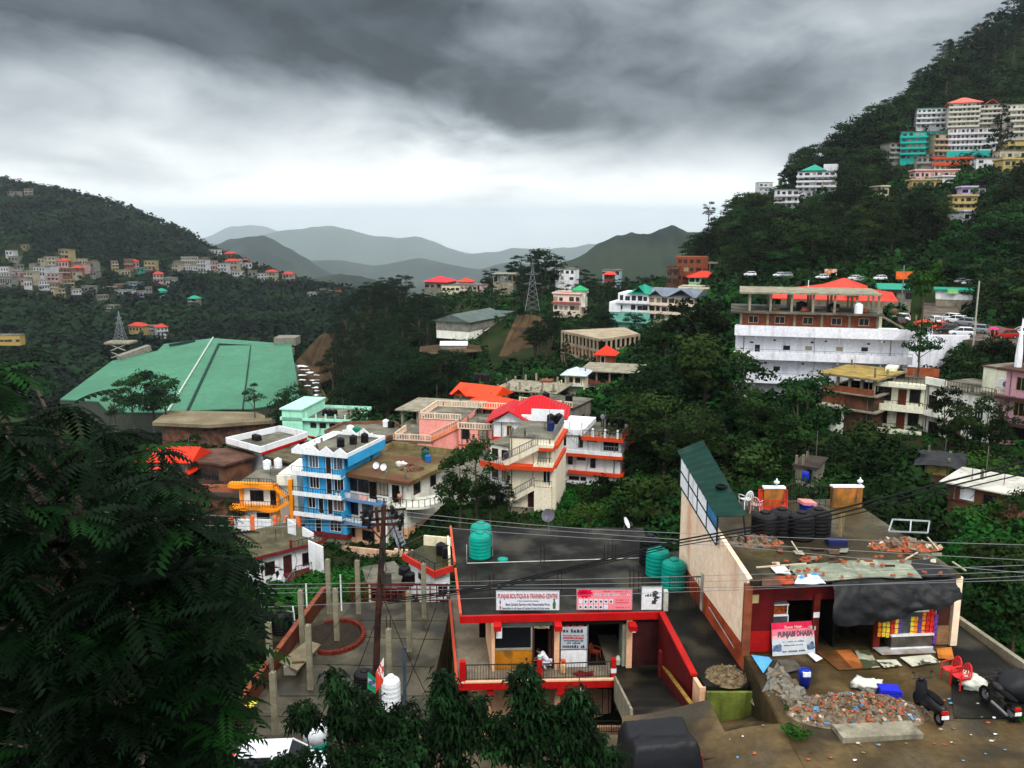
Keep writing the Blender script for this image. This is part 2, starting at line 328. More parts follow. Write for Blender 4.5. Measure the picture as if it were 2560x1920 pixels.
crimroof = mat('crimson_sheet_roof', (.6,.006,.014), .45, .12, .6, grime=.5, gcol=(.25,.01,.01), gs=(.8,.8,.8), ribs=.75)
greenroof = mat('green_sheet_roof', (.02,.16,.09), .5, .15, .4, grime=.5, gs=(.8,.8,.8), ribs=.75)
salmon = mat('salmon_paint', (.6,.08,.04), .6, .12, 1, grime=.3)
def text(s, h, loc, rz, m, parent, width=None, rx=90, bold=.0, name='lettering', th=.006, italic=0, world=True):
 cu = bpy.data.curves.new('t', 'FONT'); cu.body = s; cu.size = 1; cu.extrude = th; cu.offset = bold; cu.shear = italic; cu.align_x = 'CENTER'; cu.resolution_u = 3
 t = bpy.data.objects.new('t', cu); C.objects.link(t); bpy.context.view_layer.update()
 me = bpy.data.meshes.new_from_object(t); bpy.data.objects.remove(t); bpy.data.curves.remove(cu)
 xs = [v.co.x for v in me.vertices]; ys = [v.co.y for v in me.vertices]
 sx = (width/(max(xs)-min(xs))) if width else h/.72; cx = (max(xs)+min(xs))/2
 M_ = Matrix.Translation(Vector(loc)) @ Matrix.Rotation(rz, 4, 'Z') @ Matrix.Rotation(R(rx), 4, 'X') @ Matrix.Diagonal((sx, h/.72, 1, 1)) @ Matrix.Translation((-cx, 0, 0))
 if parent is not None and world: M_ = parent.matrix_basis.inverted() @ M_
 me.transform(M_); me.materials.clear(); me.materials.append(m); me.name = name
 o = bpy.data.objects.new(name, me); C.objects.link(o); o.parent = parent; return o
def tank(loc, r, h, m, label, group=None, ribs=6, pipe=False):
 t = empty('water_tank', loc, 0, label, 'water tank', group)
 pr = [(r*.96, 0)]
 for i in range(ribs):
  z = h*.8*i/ribs; pr += [(r, z+.03*h), (r, z+h*.8/ribs*.7), (r*.955, z+h*.8/ribs*.85)]
 pr += [(r*.97, h*.8), (r*.9, h*.85), (r*.5, h*.93), (r*.36, h*.94)]
 MB().lathe(pr, n=18).build('body', m, t, smooth=True)
 MB().lathe([(r*.38, h*.935), (r*.39, h*.97), (r*.3, h), (.02, h)], n=14).build('lid', m, t, smooth=True)
 if pipe: MB().tube([(r*1.15,0,.05),(r*1.15,0,h*.9),(r*.6,0,h*.98)], .03).build('pipe', steel, t)
 return t
def rail(mb, p, q, h=.95, n=None, step=.16, r=.012, top=.025, rails=(0.08,)):
 p, q = Vector(p), Vector(q); L = (q-p).length; n = n or max(2, int(L/step))
 up = Vector((0,0,h)); mb.obox(p+up, q+up, top*2, top*2)
 for k in rails: mb.obox(p+Vector((0,0,k)), q+Vector((0,0,k)), top, top)
 for i in range(n+1):
  a = p.lerp(q, i/n); rr = r*2 if i % 8 == 0 else r
  mb.box(a.x-rr, a.y-rr, a.z, a.x+rr, a.y+rr, a.z+h)
def chair_set(name, loc, rz, m, label, group=None, tilt=0):
 c = empty(name, loc, rz, label, 'chair', group)
 MB().grid(lambda a, b: ((a-.5)*.46, (b-.5)*.44, .43+.02*math.cos(a*6.28)), 6, 5).grid(lambda a, b: ((a-.5)*.46, (b-.5)*.44, .405), 1, 1).build('seat', m, c)
 bk = MB();
 pts = [(.23*math.cos(t), .22+.09*math.sin(t)**1, .44+.44*math.sin(t)) for t in [math.pi*i/10 for i in range(11)]]
 bk.tube(pts, .03, 5)
 for s in (-.12, 0, .12): bk.obox((s,.23,.44),(s*.8,.3,.86-abs(s)*.4),.06,.015)
 bk.build('backrest', m, c)
 ar = MB()
 for s in (-1, 1):
  ar.tube([(s*.24,.22,.66),(s*.27,0,.66),(s*.25,-.2,.62),(s*.23,-.22,.42)], .022, 5)
  l = MB(); l.obox((s*.21,-.2,.42),(s*.24,-.23,0),.045,.035); l.build('leg', m, c)
  l = MB(); l.obox((s*.21,.2,.42),(s*.24,.26,0),.045,.035); l.build('leg', m, c)
 ar.build('armrest', m, c); return c
def marks(e_, x, z, wd, h, m, seed=0, name='illegible_print'):
 rnd = random.Random(seed); q = MB(); cx = x-wd/2
 while cx < x+wd/2-h*.4:
  L = h*rnd.uniform(.35,.75)
  if rnd.random() < .84: q.add([(cx,-.012,z),(cx+L,-.012,z),(cx+L*.9,-.012,z+h*rnd.uniform(.6,1)),(cx+L*.1,-.012,z+h*rnd.uniform(.5,1))],[(0,1,2,3)])
  cx += L*1.35
 o_ = q.build(name, m, e_); o_['kind'] = 'stuff'; return o_
# ================= NEAR ZONE =================
mud = mat('wet_brown_mud', (.085,.056,.022), .7, .45, .45, col2=(.028,.021,.01), c2s=.3, wet=.15, bump=.4, bs=8, spec=.15)
def zroad(x):
 t = min(max((x-5)/6.5, 0), 1); t = t*t*(3-2*t); return -22.2+1.3*t
XN = [(-60,35.4),(4.9,35.4),(5,36.9),(8.9,36.9),(9,34.2),(11.3,34.2),(11.4,52.5),(23.2,52.5),(23.3,44.5),(24.2,38),(26,30),(27,20)]
vs = []; fs = []
xs = sorted(set([p[0] for p in XN]+[x*1.0 for x in range(-60,27)])); NT = 24
for x in xs:
 yn = np.interp(x, [p[0] for p in XN], [p[1] for p in XN])
 for k in range(NT+1):
  ya = 29.6 if x < 8 else (29.6-13.6*min(1,(x-8)/4)); y = ya+(yn-ya)*k/NT; vs.append((x, y, zroad(x)+.05*noise.noise(Vector((x*.4,y*.4,0)))))
 vs.append((x, yn+.02, -30));
for i in range(len(xs)-1):
 for k in range(NT+1):
  a = i*(NT+2)+k; fs.append((a, a+NT+2, a+NT+3, a+1))
tag(MB().add(vs, fs).build('road', mud), 'wet muddy road and forecourt on a retaining edge', 'road', kind='structure')
rc = MB().obox((24.25,38,-20.75),(23.35,44.5,-20.75),.25,.5).obox((27,20,-20.75),(24.25,38,-20.75),.25,.5)
tag(rc.build('parapet', conc), 'low concrete kerb wall at the outer edge of the forecourt', 'wall')
tag(MB().slab([(18.8,34.5,-20.84),(24.1,34.5,-20.84),(23.3,44.3,-20.84),(21.8,44.3,-20.84),(21.8,41.2,-20.84)], .2).build('pavement', conc_dark), 'dark wet concrete apron beside the food shack', 'pavement', kind='structure')
def ditch(a, b):
 x0 = 8.4+3*a; y = 38.6-b*4.6; z = (-23.7+(.5*a))*(1-b)+(-21.95+1.0*a)*b
 return (x0+.1*a, y, z+.16*noise.noise(Vector((x0*1.3,y*1.3,2)))+.05*noise.noise(Vector((x0*5,y*5,2))))
tag(MB().grid(ditch, 30, 40).build('dirt_bank', mud), 'littered dirt bank between the road and the mossy wall', 'ground', kind='structure')
wk = [Z(1658,1533,-21.72), Z(1740,1690,-21.72), Z(1757,1716,-21.72), Z(1872,1716,-21.72), Z(1868,1650,-21.72), Z(1775,1500,-21.72), Z(1700,1378,-21.72), Z(1620,1385,-21.72)]
tag(MB().slab([tuple(p) for p in reversed(wk)][::-1], 3.0).build('path', conc_dark), 'mossy concrete walkway at roof level beside the boutique', 'path', kind='structure')
a, b, c_ = wk[0], wk[1], wk[2]
rw = empty('retaining_wall', (a.x, a.y, -25), 0, 'maroon retaining wall with a bright red top edge beside the ramp', 'wall')
MB().obox(a+Vector((-.14,0,-1.6)), b+Vector((-.14,0,-1.6)), .2, 3.0).build('face', maroon, rw, world=True)
MB().obox(a+Vector((-.1,0,.06)), b+Vector((-.1,0,.06)), .32, .14).build('coping', red, rw, world=True)
MB().obox(b+Vector((-.02,-.1,-1.6)), c_+Vector((-.02,-.1,-1.6)), .3, 3.2).build('end_pier', peach, rw, world=True)
moss = mat('mossy_green_wall', (.16,.2,.035), .9, .3, .8, grime=.9, gcol=(.02,.03,.008), gs=(2.5,2.5,.2))
tag(MB().box(c_.x+.15, c_.y-.25, -24.2, 11.35, c_.y-.08, -21.9).build('mossy_wall', moss), 'moss stained end wall under the walkway', 'wall')
FL, FR, BL, BR = Vector((-2.81,46.2,0)), Vector((8.45,46.75,0)), Vector((-4.35,60.6,0)), Vector((9.4,60.6,0))
bq = empty('boutique_building', (-2.8,45,-28.3), 0, 'shop building with bright red fascia beams and a bare concrete roof', 'building')
def zz(v, z): return Vector((v.x, v.y, z))
zr, zf, zg = -21.7, -25.0, -28.3
MB().slab([zz(FL,zr), zz(FR,zr), zz(BR,zr), zz(BL,zr)], .22).build('roof', conc_dark, bq, world=True)
up = Vector((0,0,1)); fd = (FR-FL).normalized(); back = Vector((-fd.y, fd.x, 0)); lb = (BL-FL).normalized()
MB().obox(zz(FL,zr-.17)-back*.08-fd*.1, zz(FR,zr-.17)-back*.08, .16, .42).build('fascia', red, bq, world=True)
cp = MB().obox(zz(FL,zr+.06)-fd*.05, zz(FL,zr+.06)+lb*6.6-fd*.05, .14, .2).obox(zz(FL,zr+.06)+lb*7.6-fd*.05, zz(BL,zr+.06)-fd*.05, .14, .2)
cp.build('edge_coping', salmon, bq, world=True)
f0, f1 = Z(1146,1706,zf), Z(1537,1698,zf)
FB = f0+lb*12;
MB().slab([f0, f1, Vector((f1.x+.05, 47.2, zf)), Vector((8.9,47.2,zf)), Vector((9.3,59.5,zf)), FB], .3).build('floor_slab', mat('pale_worn_floor', '#7d7263', .7, .25, .6, grime=.5), bq, world=True)
MB().obox(f0+Vector((-.05,-.07,-.2)), f1+Vector((0,-.07,-.2)), .15, .42).build('fascia', red, bq, world=True)
MB().obox(f0+Vector((-.05,-.05,.04)), f1+Vector((0,-.05,.04)), .2, .08).build('kerb', peach, bq, world=True)
MB().obox(f0+Vector((-.07,0,-.1)), f0+lb*10.5+Vector((-.07,0,-.1)), .14, .5).build('edge_coping', salmon, bq, world=True)
def redpost(u, v, h=1.15, w=.3, name='pillar', m=red):
 p = Z(u, v, zf); MB().box(p.x-w/2, p.y-w/2, zf-.35, p.x+w/2, p.y+w/2, zf+h).build(name, m, bq, world=True); return p
p1, p2, p3 = redpost(1157,1703,1.2,.34), redpost(1349,1700,1.25,.3), redpost(1533,1694,1.15,.26)
MB().box(p3.x-.15,p3.y-.15,zf+.35,p3.x+.15,p3.y+.15,zf+.6).build('pillar_band', white, bq, world=True)
for a, b in ((p1,p2),(p2,p3)):
 r_ = MB(); rail(r_, a+Vector((.2,0,.04)), b+Vector((-.16,0,.04)), .92, step=.15, r=.011); r_.build('railing', iron, bq, world=True)
def fr_(u, v, off=0):     # point on the shop front plane
 d = ray(u, v); n = back; p0 = Z(1228,1675,zf)+back*off; t = p0.dot(n)/d.dot(n); return d*t
S0 = Z(1228,1675,zf)
def fbox(name, u0, v0, u1, v1, y0, y1, m, parent=bq, mb=None):
 a, b = fr_(u0, (v0+v1)/2), fr_(u1, (v0+v1)/2); zt, zb = fr_((u0+u1)/2, v0).z, fr_((u0+u1)/2, v1).z
 q = mb or MB(); pts = [a+back*y0, b+back*y0, b+back*y1, a+back*y1]
 q.prism([(p.x,p.y) for p in pts], zb, zt)
 return q.build(name, m, parent, world=True) if not mb else q
for (u0,u1) in ((1229,1237),(1385,1398),(1565,1579)):
 fbox('column', u0, 1550, u1, 1676, -.16, .2, peach)
sw = MB(); a = S0; sw.prism([(a.x,a.y),(a.x+.2,a.y),(a.x+.2+lb.x*9,a.y+lb.y*9),(a.x+lb.x*9,a.y+lb.y*9)], zf, zr-.22); sw.build('side_wall', peach, bq, world=True)
for u in (1243, 1393, 1577): fbox('beam_end', u-9, 1549, u+9, 1561, -.9, -.2, red)
fbox('lintel', 1237, 1552, 1388, 1563, -.1, .1, mat('grey_green_shutter_box', (.06,.075,.07), .6, .2, 2))
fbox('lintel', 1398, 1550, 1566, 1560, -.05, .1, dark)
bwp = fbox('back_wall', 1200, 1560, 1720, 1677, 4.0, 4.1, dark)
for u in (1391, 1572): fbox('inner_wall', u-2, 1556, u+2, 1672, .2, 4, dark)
gold = mat('varnished_plywood', '#b5741c', .45, .2, .8, col2=(.22,.1,.015), c2s=1.2)
fbox('counter_panel', 1238, 1624, 1331, 1672, .02, .12, gold)
wf = fbox('shop_window', 1238, 1566, 1330, 1625, .02, .05, dgl)
q = MB(); fbox('', 1238,1620,1331,1625,-.02,.1,None,mb=q); fbox('',1327,1566,1331,1625,-.02,.1,None,mb=q); fbox('',1236,1564,1331,1568,-.02,.1,None,mb=q)
q.build('frame', mat('pale_aluminium','#a9a59c',.4,.1,1,metal=.3), wf).matrix_parent_inverse = Matrix.Identity(4)
wf.children[0].data.transform(bq.matrix_basis.inverted())
fbox('poster', 1240, 1568, 1255, 1596, -.0, .015, white)
fbox('door_frame', 1331, 1566, 1336, 1674, -.02, .1, wood); fbox('door_frame', 1380, 1560, 1386, 1674, -.02, .1, wood)
fbox('door_leaf', 1372, 1580, 1379, 1668, .1, .9, wood)
p = fr_(1354, 1571, -.05); text('WELCOME', .16, p, 0, mat('cream_letters', '#cfc08e', .6), bq, width=.9, bold=.02)
fbox('notice_board', 1402, 1567, 1467, 1622, -.02, .03, mat('pale_blue_board', '#b9c2cc', .6, .08, 2))
navy = mat('dark_navy_print', (.02,.025,.07), .6); redp = mat('red_print', (.6,.01,.02), .6); greyp = mat('dark_grey_print', (.05,.05,.06), .6)
nb = empty('x', (0,0,0)); bpy.data.objects.remove(nb)
for (v, hh, m_, wd) in ((1566,.1,redp,1.2),(1581,.22,greyp,1.2),(1590,.09,redp,1.2),(1597,.14,redp,1.2),(1603,.1,navy,1.1),(1609,.1,navy,.8),(1619,.17,greyp,1.25)):
 p = bq.matrix_basis.inverted() @ fr_(1434, v, -.05); k_ = marks(bq, 0, 0, wd, hh, m_, v); k_.data.transform(Matrix.Translation(p))
MB().prism([(p_.x,p_.y) for p_ in (S0+back*.25+fd*.3, S0+back*.25+fd*6.6, S0+back*4+fd*6.6, S0+back*4+fd*.3)], zf, zf+.02).build('inner_floor_shade', dark, bq, world=True)  # black sheet over the pale floor, painting in the shade inside the shops
MB().obox(zz(FR,zf+1.5)+back*.6-fd*.15, zz(FR,zf+1.5)+back*12-fd*.15, .2, 3.0).build('side_wall', maroon, bq, world=True)
MB().obox(zz(BL,zf-1.8)+fd*.3-back*.3, zz(BR,zf-1.8)-fd*.3-back*.3, .2, 6.4).build('rear_wall', peach, bq, world=True)
MB().prism([(p_.x,p_.y) for p_ in (S0-fd*1.0+back*1.5, S0+fd*7.5+back*1.5, S0+fd*7.5+back*12, S0-fd*1.6+back*12)], zg-3, zf-.31).build('lower_storey', peach, bq, world=True)
fbox('counter', 1402, 1627, 1467, 1668, .0, .5, white)
fbox('door_frame', 1467, 1562, 1470, 1668, -.02, .08, steel)
fbox('folded_shutter', 1556, 1560, 1566, 1672, .05, 1.2, mat('pale_green_shutter', '#8d9482', .6, .15, 2))
fbox('roller_shutter', 1579, 1552, 1690, 1668, .1, .16, mat('dark_maroon_shutter', (.05,.012,.012), .5, .3, 2, gs=(.2,.2,4), grime=.6))
fbox('notice', 1580, 1574, 1590, 1583, .05, .09, white)
def lb_(name, u0, v0, u1, v1, y, th, m):
 a, b = P(u0,(v0+v1)/2,y), P(u1,(v0+v1)/2,y); MB().box(a.x, y, zv(v1,y), b.x, y+th, zv(v0,y)).build(name, m, bq, world=True)
lb_('lower_wall', 1215, 1725, 1545, 1838, 48.2, .2, peach)
for (u0,u1,v0,v1) in ((1232,1268,1722,1835),(1290,1345,1724,1835),(1380,1420,1724,1835)): lb_('shutter', u0, v0, u1, v1, 48.1, .08, MC['dark_maroon_shutter'])
lb_('column', 1206, 1722, 1226, 1842, 46.2, .35, peach); lb_('column', 1386, 1722, 1400, 1842, 46.2, .3, peach)
for u in (1226, 1402): lb_('beam_end', u-9, 1718, u+9, 1737, 45.0, .8, red)
w_ = empty('lower_window', P(1520,1750,48.0), 0); w_.parent = bq; w_.location = P(1520,1750,48.0)-Vector(bq.location);
bpy.data.objects.remove(w_)
def windowW(parent, x0, x1, z0, z1, y, fm, gm, mull=2, fw=.06, name='window'):
 fz = MB().box(x0-fw,y-.06,z0-fw,x0,y,z1+fw).box(x1,y-.06,z0-fw,x1+fw,y,z1+fw).box(x0,y-.06,z1,x1,y,z1+fw).box(x0,y-.06,z0-fw,x1,y,z0)
 for i in range(1, mull): x = x0+(x1-x0)*i/mull; fz.box(x-.025,y-.05,z0,x+.025,y,z1)
 f = fz.build(name, fm, parent, world=True)
 g = MB().box(x0,y-.02,z0,x1,y+.01,z1); g.v = [tuple(parent.matrix_basis.inverted() @ Vector(p)) for p in g.v]; g.build('pane', gm, f); return f
a, b = P(1490,1765,48.1), P(1537,1765,48.1)
windowW(bq, a.x, b.x, zv(1785,48.1), zv(1722,48.1), 48.15, wood, dgl, 3)
lb_('ground_wall', 1470, 1818, 1560, 1870, 44.6, .2, peach)
r_ = MB(); rail(r_, P(1480,1832,44.3), P(1558,1832,44.3), .7, step=.13); r_.build('railing', iron, bq, world=True)
rp = [Z(1540,1699,zf), Z(1652,1692,zf+.02), P(1722,1822,36.9), P(1583,1812,36.9)]
rp[2].z = rp[3].z = -22.2; rp[2] = Q(1722,36.9,-22.2); rp[3] = Q(1583,36.9,-22.2)
L0 = [Vector((f1.x,47.2,zf)), Vector((8.9,47.2,zf))]
tag(MB().slab([rp[3],rp[2],rp[1],rp[0]], .35).slab([rp[0],rp[1],L0[1],L0[0]], .3).build('ramp', conc_dark), 'mossy concrete ramp down to the red beamed shops', 'ramp', kind='structure')
rs = empty('ramp_parapet', rp[1], 0, 'low brown parapet with ochre edge along the ramp', 'wall')
MB().obox(rp[1]+Vector((.1,0,.3)), rp[2]+Vector((.1,0,.2)), .16, .7).build('wall', maroon, rs, world=True)
MB().obox(rp[1]+Vector((.1,0,.68)), rp[2]+Vector((.1,0,.58)), .2, .08).build('coping', mat('ochre_edge', '#8a6a2a', .8, .3, 2), rs, world=True)
p = Z(1655,1690,zf); MB().box(p.x-.2,p.y-.2,zf,p.x+.2,p.y+.2,zf+1.5).build('post', mat('dull_red_post', (.22,.02,.02), .7, .3, 2), rs, world=True)
tag(MB().obox(rp[0]+Vector((-.05,0,-.5)), rp[3]+Vector((-.05,0,-.4)), .12, 1.3).build('ramp_wall', conc), 'bare concrete cheek wall on the left of the ramp', 'wall')
tp = Z(1200,1392,zr)
tank(tp, .72, 1.75, teal_pl, 'green water tank nearest the front left of the bare concrete roof', 'green tanks on the boutique roof', pipe=True)
tank(tp+Vector((.0,1.9,0)), .72, 1.75, teal_pl, 'green water tank standing just behind another green tank on the left of the roof', 'green tanks on the boutique roof')
t1 = Z(1683,1468,zr); tank(t1, .74, 1.85, teal_pl, 'green water tank directly behind the iron gate', 'green tanks on the boutique roof')
tank(t1+Vector((-.65,1.9,0)), .74, 1.85, teal_pl, 'green water tank at the rear right, between a black tank and another green one', 'green tanks on the boutique roof')
tank(Z(1640,1415,zr)+Vector((-.3,.6,0)), .7, 1.9, black_pl, 'black water tank at the rear right of the bare concrete roof')
tag(MB().lathe([(.36,0),(.33,.1),(.05,.16)], Z(1257,1400,zr)).build('round_cover', teal_pl), 'loose green tank lid lying on the dark roof', 'cover')
def dish(u, v, z, r, m, az, lab, h=1.0):
 p = Z(u, v, z); d = empty('satellite_dish', p, R(az), lab, 'satellite dish')
 MB().cyl((0,0,0),(0,0,h),.03).build('mast', steel, d)
 q = MB(); prof = [(r*k, .28*r*k*k) for k in (.05,.35,.6,.8,1)]
 V0 = [Vector((x*math.cos(t), x*math.sin(t), z_)) for x, z_ in prof for t in [2*math.pi*i/18 for i in range(18)]]
 M_ = Matrix.Translation((0,-.1,h+r*.5)) @ Matrix.Rotation(R(62),4,'X')
 q.add([M_@v_ for v_ in V0]+[M_@(v_+Vector((0,0,-.02))) for v_ in V0], [(j*18+i,j*18+(i+1)%18,(j+1)*18+(i+1)%18,(j+1)*18+i) for j in range(4) for i in range(18)]+[(90+j*18+i,90+(j+1)*18+i,90+(j+1)*18+(i+1)%18,90+j*18+(i+1)%18) for j in range(4) for i in range(18)])
 q.build('reflector', m, d, smooth=True); MB().tube([(0,-.15,h),(0,-.2-r,h+r*.3),(0,-r*1.1,h+r*.8)],.015,5).build('feed_arm', steel, d); return d
dish(1372,1330,zr,.48, mat('dark_dish','#5a5560',.5,.2,2), -20, 'dark grey satellite dish on a mast at the back of the concrete roof')
dish(1560,1326,zr,.42, white, 70, 'white satellite dish at the back edge of the concrete roof', .35)
for k, (u, v) in enumerate(((1352,1408),(1512,1405),(1530,1400),(1395,1480),(1470,1335),(1180,1470),(1575,1470),(1597,1480),(1225,1490))):
 p = Z(u, v, zr); q = MB()
 for dx, dy in ((0,0),(.22,0),(.22,.22),(0,.22)): q.cyl((p.x+dx,p.y+dy,zr),(p.x+dx+random.uniform(-.05,.05),p.y+dy,zr+random.uniform(1.0,1.4)),.016,n=4)
 tag(q.build('rebar_stub', rust), 'bundle of four rusty rebar rods rising from the concrete roof', 'rebar', 'rebar stubs on the concrete roof')
a, b = Z(1167,1410,zr), Z(1620,1396,zr)
tag(MB().tube([a+Vector((0,0,1.3)), a+Vector((0,0,.05)), a.lerp(b,.5)+Vector((0,0,.04)), b+Vector((0,0,.05))], .03).build('water_pipe', mat('white_pipe','#b9b9b5',.5)), 'thin white water pipe running across the concrete roof', 'pipe')
def signpanel(u0,v0,u1,v1,Y,name,label,m,cat='sign'):
 a = P(u0,(v0+v1)/2,Y); b = P(u1,(v0+v1)/2,Y); zt, zb = zv(v0,Y), zv(v1,Y); e_ = empty(name, ((a.x+b.x)/2, Y, zb), 0, label, cat)
 w_, h_ = b.x-a.x, zt-zb
 MB().box(-w_/2,0,0,w_/2,.04,h_).build('panel', m, e_)
 MB().box(-w_/2-.03,-.01,-.03,-w_/2,.05,h_+.03).box(w_/2,-.01,-.03,w_/2+.03,.05,h_+.03).box(-w_/2,-.01,-.03,w_/2,.05,0).box(-w_/2,-.01,h_,w_/2,.05,h_+.03).obox((-w_/2+.1,.05,h_*.8),(-w_/2+.1,.9,.02),.04,.04).obox((w_/2-.1,.05,h_*.8),(w_/2-.1,.9,.02),.04,.04).build('frame', steel, e_)
 return e_, w_, h_
def stext(e_, s, x, z, h, wd, m, bold=.0, it=0):
 return text(s, h, (x, -.012, z), 0, m, e_, width=wd, bold=bold, italic=it, world=False)
sw_ = mat('white_vinyl', '#d9dde6', .4, .02)
e_, w_, h_ = signpanel(1241,1478,1398,1527,46.95,'shop_sign','white shop sign with red heading PUNJAB BOUTIQUE & TRAINING CENTRE', sw_)
sred = mat('crimson_letters', (.5,.01,.02), .5)
stext(e_, 'PUNJAB BOUTIQUE & TRAINING CENTRE', 0, h_*.64, h_*.24, w_*.95, sred, .012)
stext(e_, 'A Point of Latest Fashion Design', 0, h_*.48, h_*.06, w_*.34, greyp)
stext(e_, 'Best Quality Service with Reasonable Price', 0, h_*.27, h_*.13, w_*.7, navy, .0)
stext(e_, 'Specialist in all type of Ladies Suites & kids wear', -.03*w_, h_*.08, h_*.12, w_*.76, navy, .0)
def figure_print(x, z, s, m1, m2):
 MB().prism([(0,0)],0,0) if 0 else None
 q = MB().add([(x-.1*s,-.012,z),(x+.12*s,-.012,z),(x+.16*s,-.012,z+.55*s),(x+.05*s,-.012,z+.8*s),(x-.05*s,-.012,z+.8*s),(x-.14*s,-.012,z+.5*s)],[(0,1,2,3,4,5)]); q.build('printed_figure', m1, e_)
 q = MB(); q.add([(x+.09*s*math.cos(t),-.013,z+.9*s+.1*s*math.sin(t)) for t in [k*.785 for k in range(8)]],[tuple(range(8))]); q.build('printed_head', m2, e_)
grp = mat('green_print', (.05,.14,.05), .6)
figure_print(w_*.42, h_*.1, h_*.52, grp, greyp); figure_print(-w_*.44, h_*.36, h_*.22, greyp, greyp); figure_print(-w_*.44, h_*.07, h_*.24, redp, redp)
pink = mat('pink_vinyl', '#f28a96', .4, .04)
e_, w_, h_ = signpanel(1442,1474,1580,1526,46.98,'shop_sign','pink shop sign with a red starburst and rows of small appliance pictures', pink)
st = MB(); st.add([(-w_*.36+.0,-.012,h_*.83)]+[(-w_*.36+(.17 if k%2 else .125)*w_*math.cos(k*.2618),-.012,h_*.83+(.26 if k%2 else .17)*h_*math.sin(k*.2618)) for k in range(24)], [(0,k+1,(k+1)%24+1) for k in range(24)])
st.v = [(max(-w_*.498,a),b,min(h_*.995,c)) for a,b,c in st.v]; st.build('starburst', mat('hot_red_print', (.75,.0,.04), .5), e_)
marks(e_, -w_*.39, h_*.86, w_*.14, h_*.06, sw_, 1); marks(e_, -w_*.38, h_*.76, w_*.18, h_*.06, sw_, 2)
marks(e_, w_*.14, h_*.72, w_*.64, h_*.11, sw_, 3)
marks(e_, w_*.2, h_*.89, w_*.45, h_*.06, mat('rose_print','#c9405a',.6), 4)
for r in range(2):
 for k in range(7 if r == 0 else 6):
  x = -w_*.43+k*w_*.092; z = h_*(.33-.27*r)
  tile = MB().box(x-w_*.037,-.008,z,x+w_*.037,.0,z+h_*.22).build('picture_tile', sw_, e_)
  if (r*7+k) not in (0, 12): MB().blob((x,-.011,z+h_*.1), (w_*.02,.002,h_*.05), k+r*9, 8, .4).build('printed_appliance', [greyp,grp,navy][(k+r)%3], tile)
for z in (.48,.36,.12): marks(e_, w_*.33, h_*z, w_*.24, h_*.06, MC['rose_print'], int(z*50))
e_, w_, h_ = signpanel(1604,1467,1654,1527,47.0,'notice_board','small white notice board with peeled black print by the iron gate', white)
for k in range(5): MB().blob((w_*(.12+.06*(k%3)),-.01,h_*(.35+.1*k)), (.13,.004,.1), k, 8, .6).build('peeled_print', greyp, e_)
marks(e_, -w_*.22, h_*.6, w_*.4, h_*.12, greyp, 8)
gt = empty('iron_gate', Z(1710,1520,zr), 0, 'dark iron gate between white gateposts at roof level', 'gate')
g0, g1 = Z(1672,1521,zr), Z(1750,1521,zr)
q = MB(); rail(q, g0+Vector((0,0,.05)), g1+Vector((0,0,.05)), 1.85, step=.13, r=.012, rails=(.05,.95)); q.build('leaf', iron, gt, world=True)
for (u, wd, h) in ((1663,.24,1.15),(1762,.5,2.2)):
 p = Z(u,1524,zr); MB().box(p.x-wd/2,p.y-.2,zr,p.x+wd/2,p.y+.2,zr+h).build('gatepost', mat('flaking_white_post','#b9b8ae',.8,.25,1.5,grime=.7), gt, world=True)
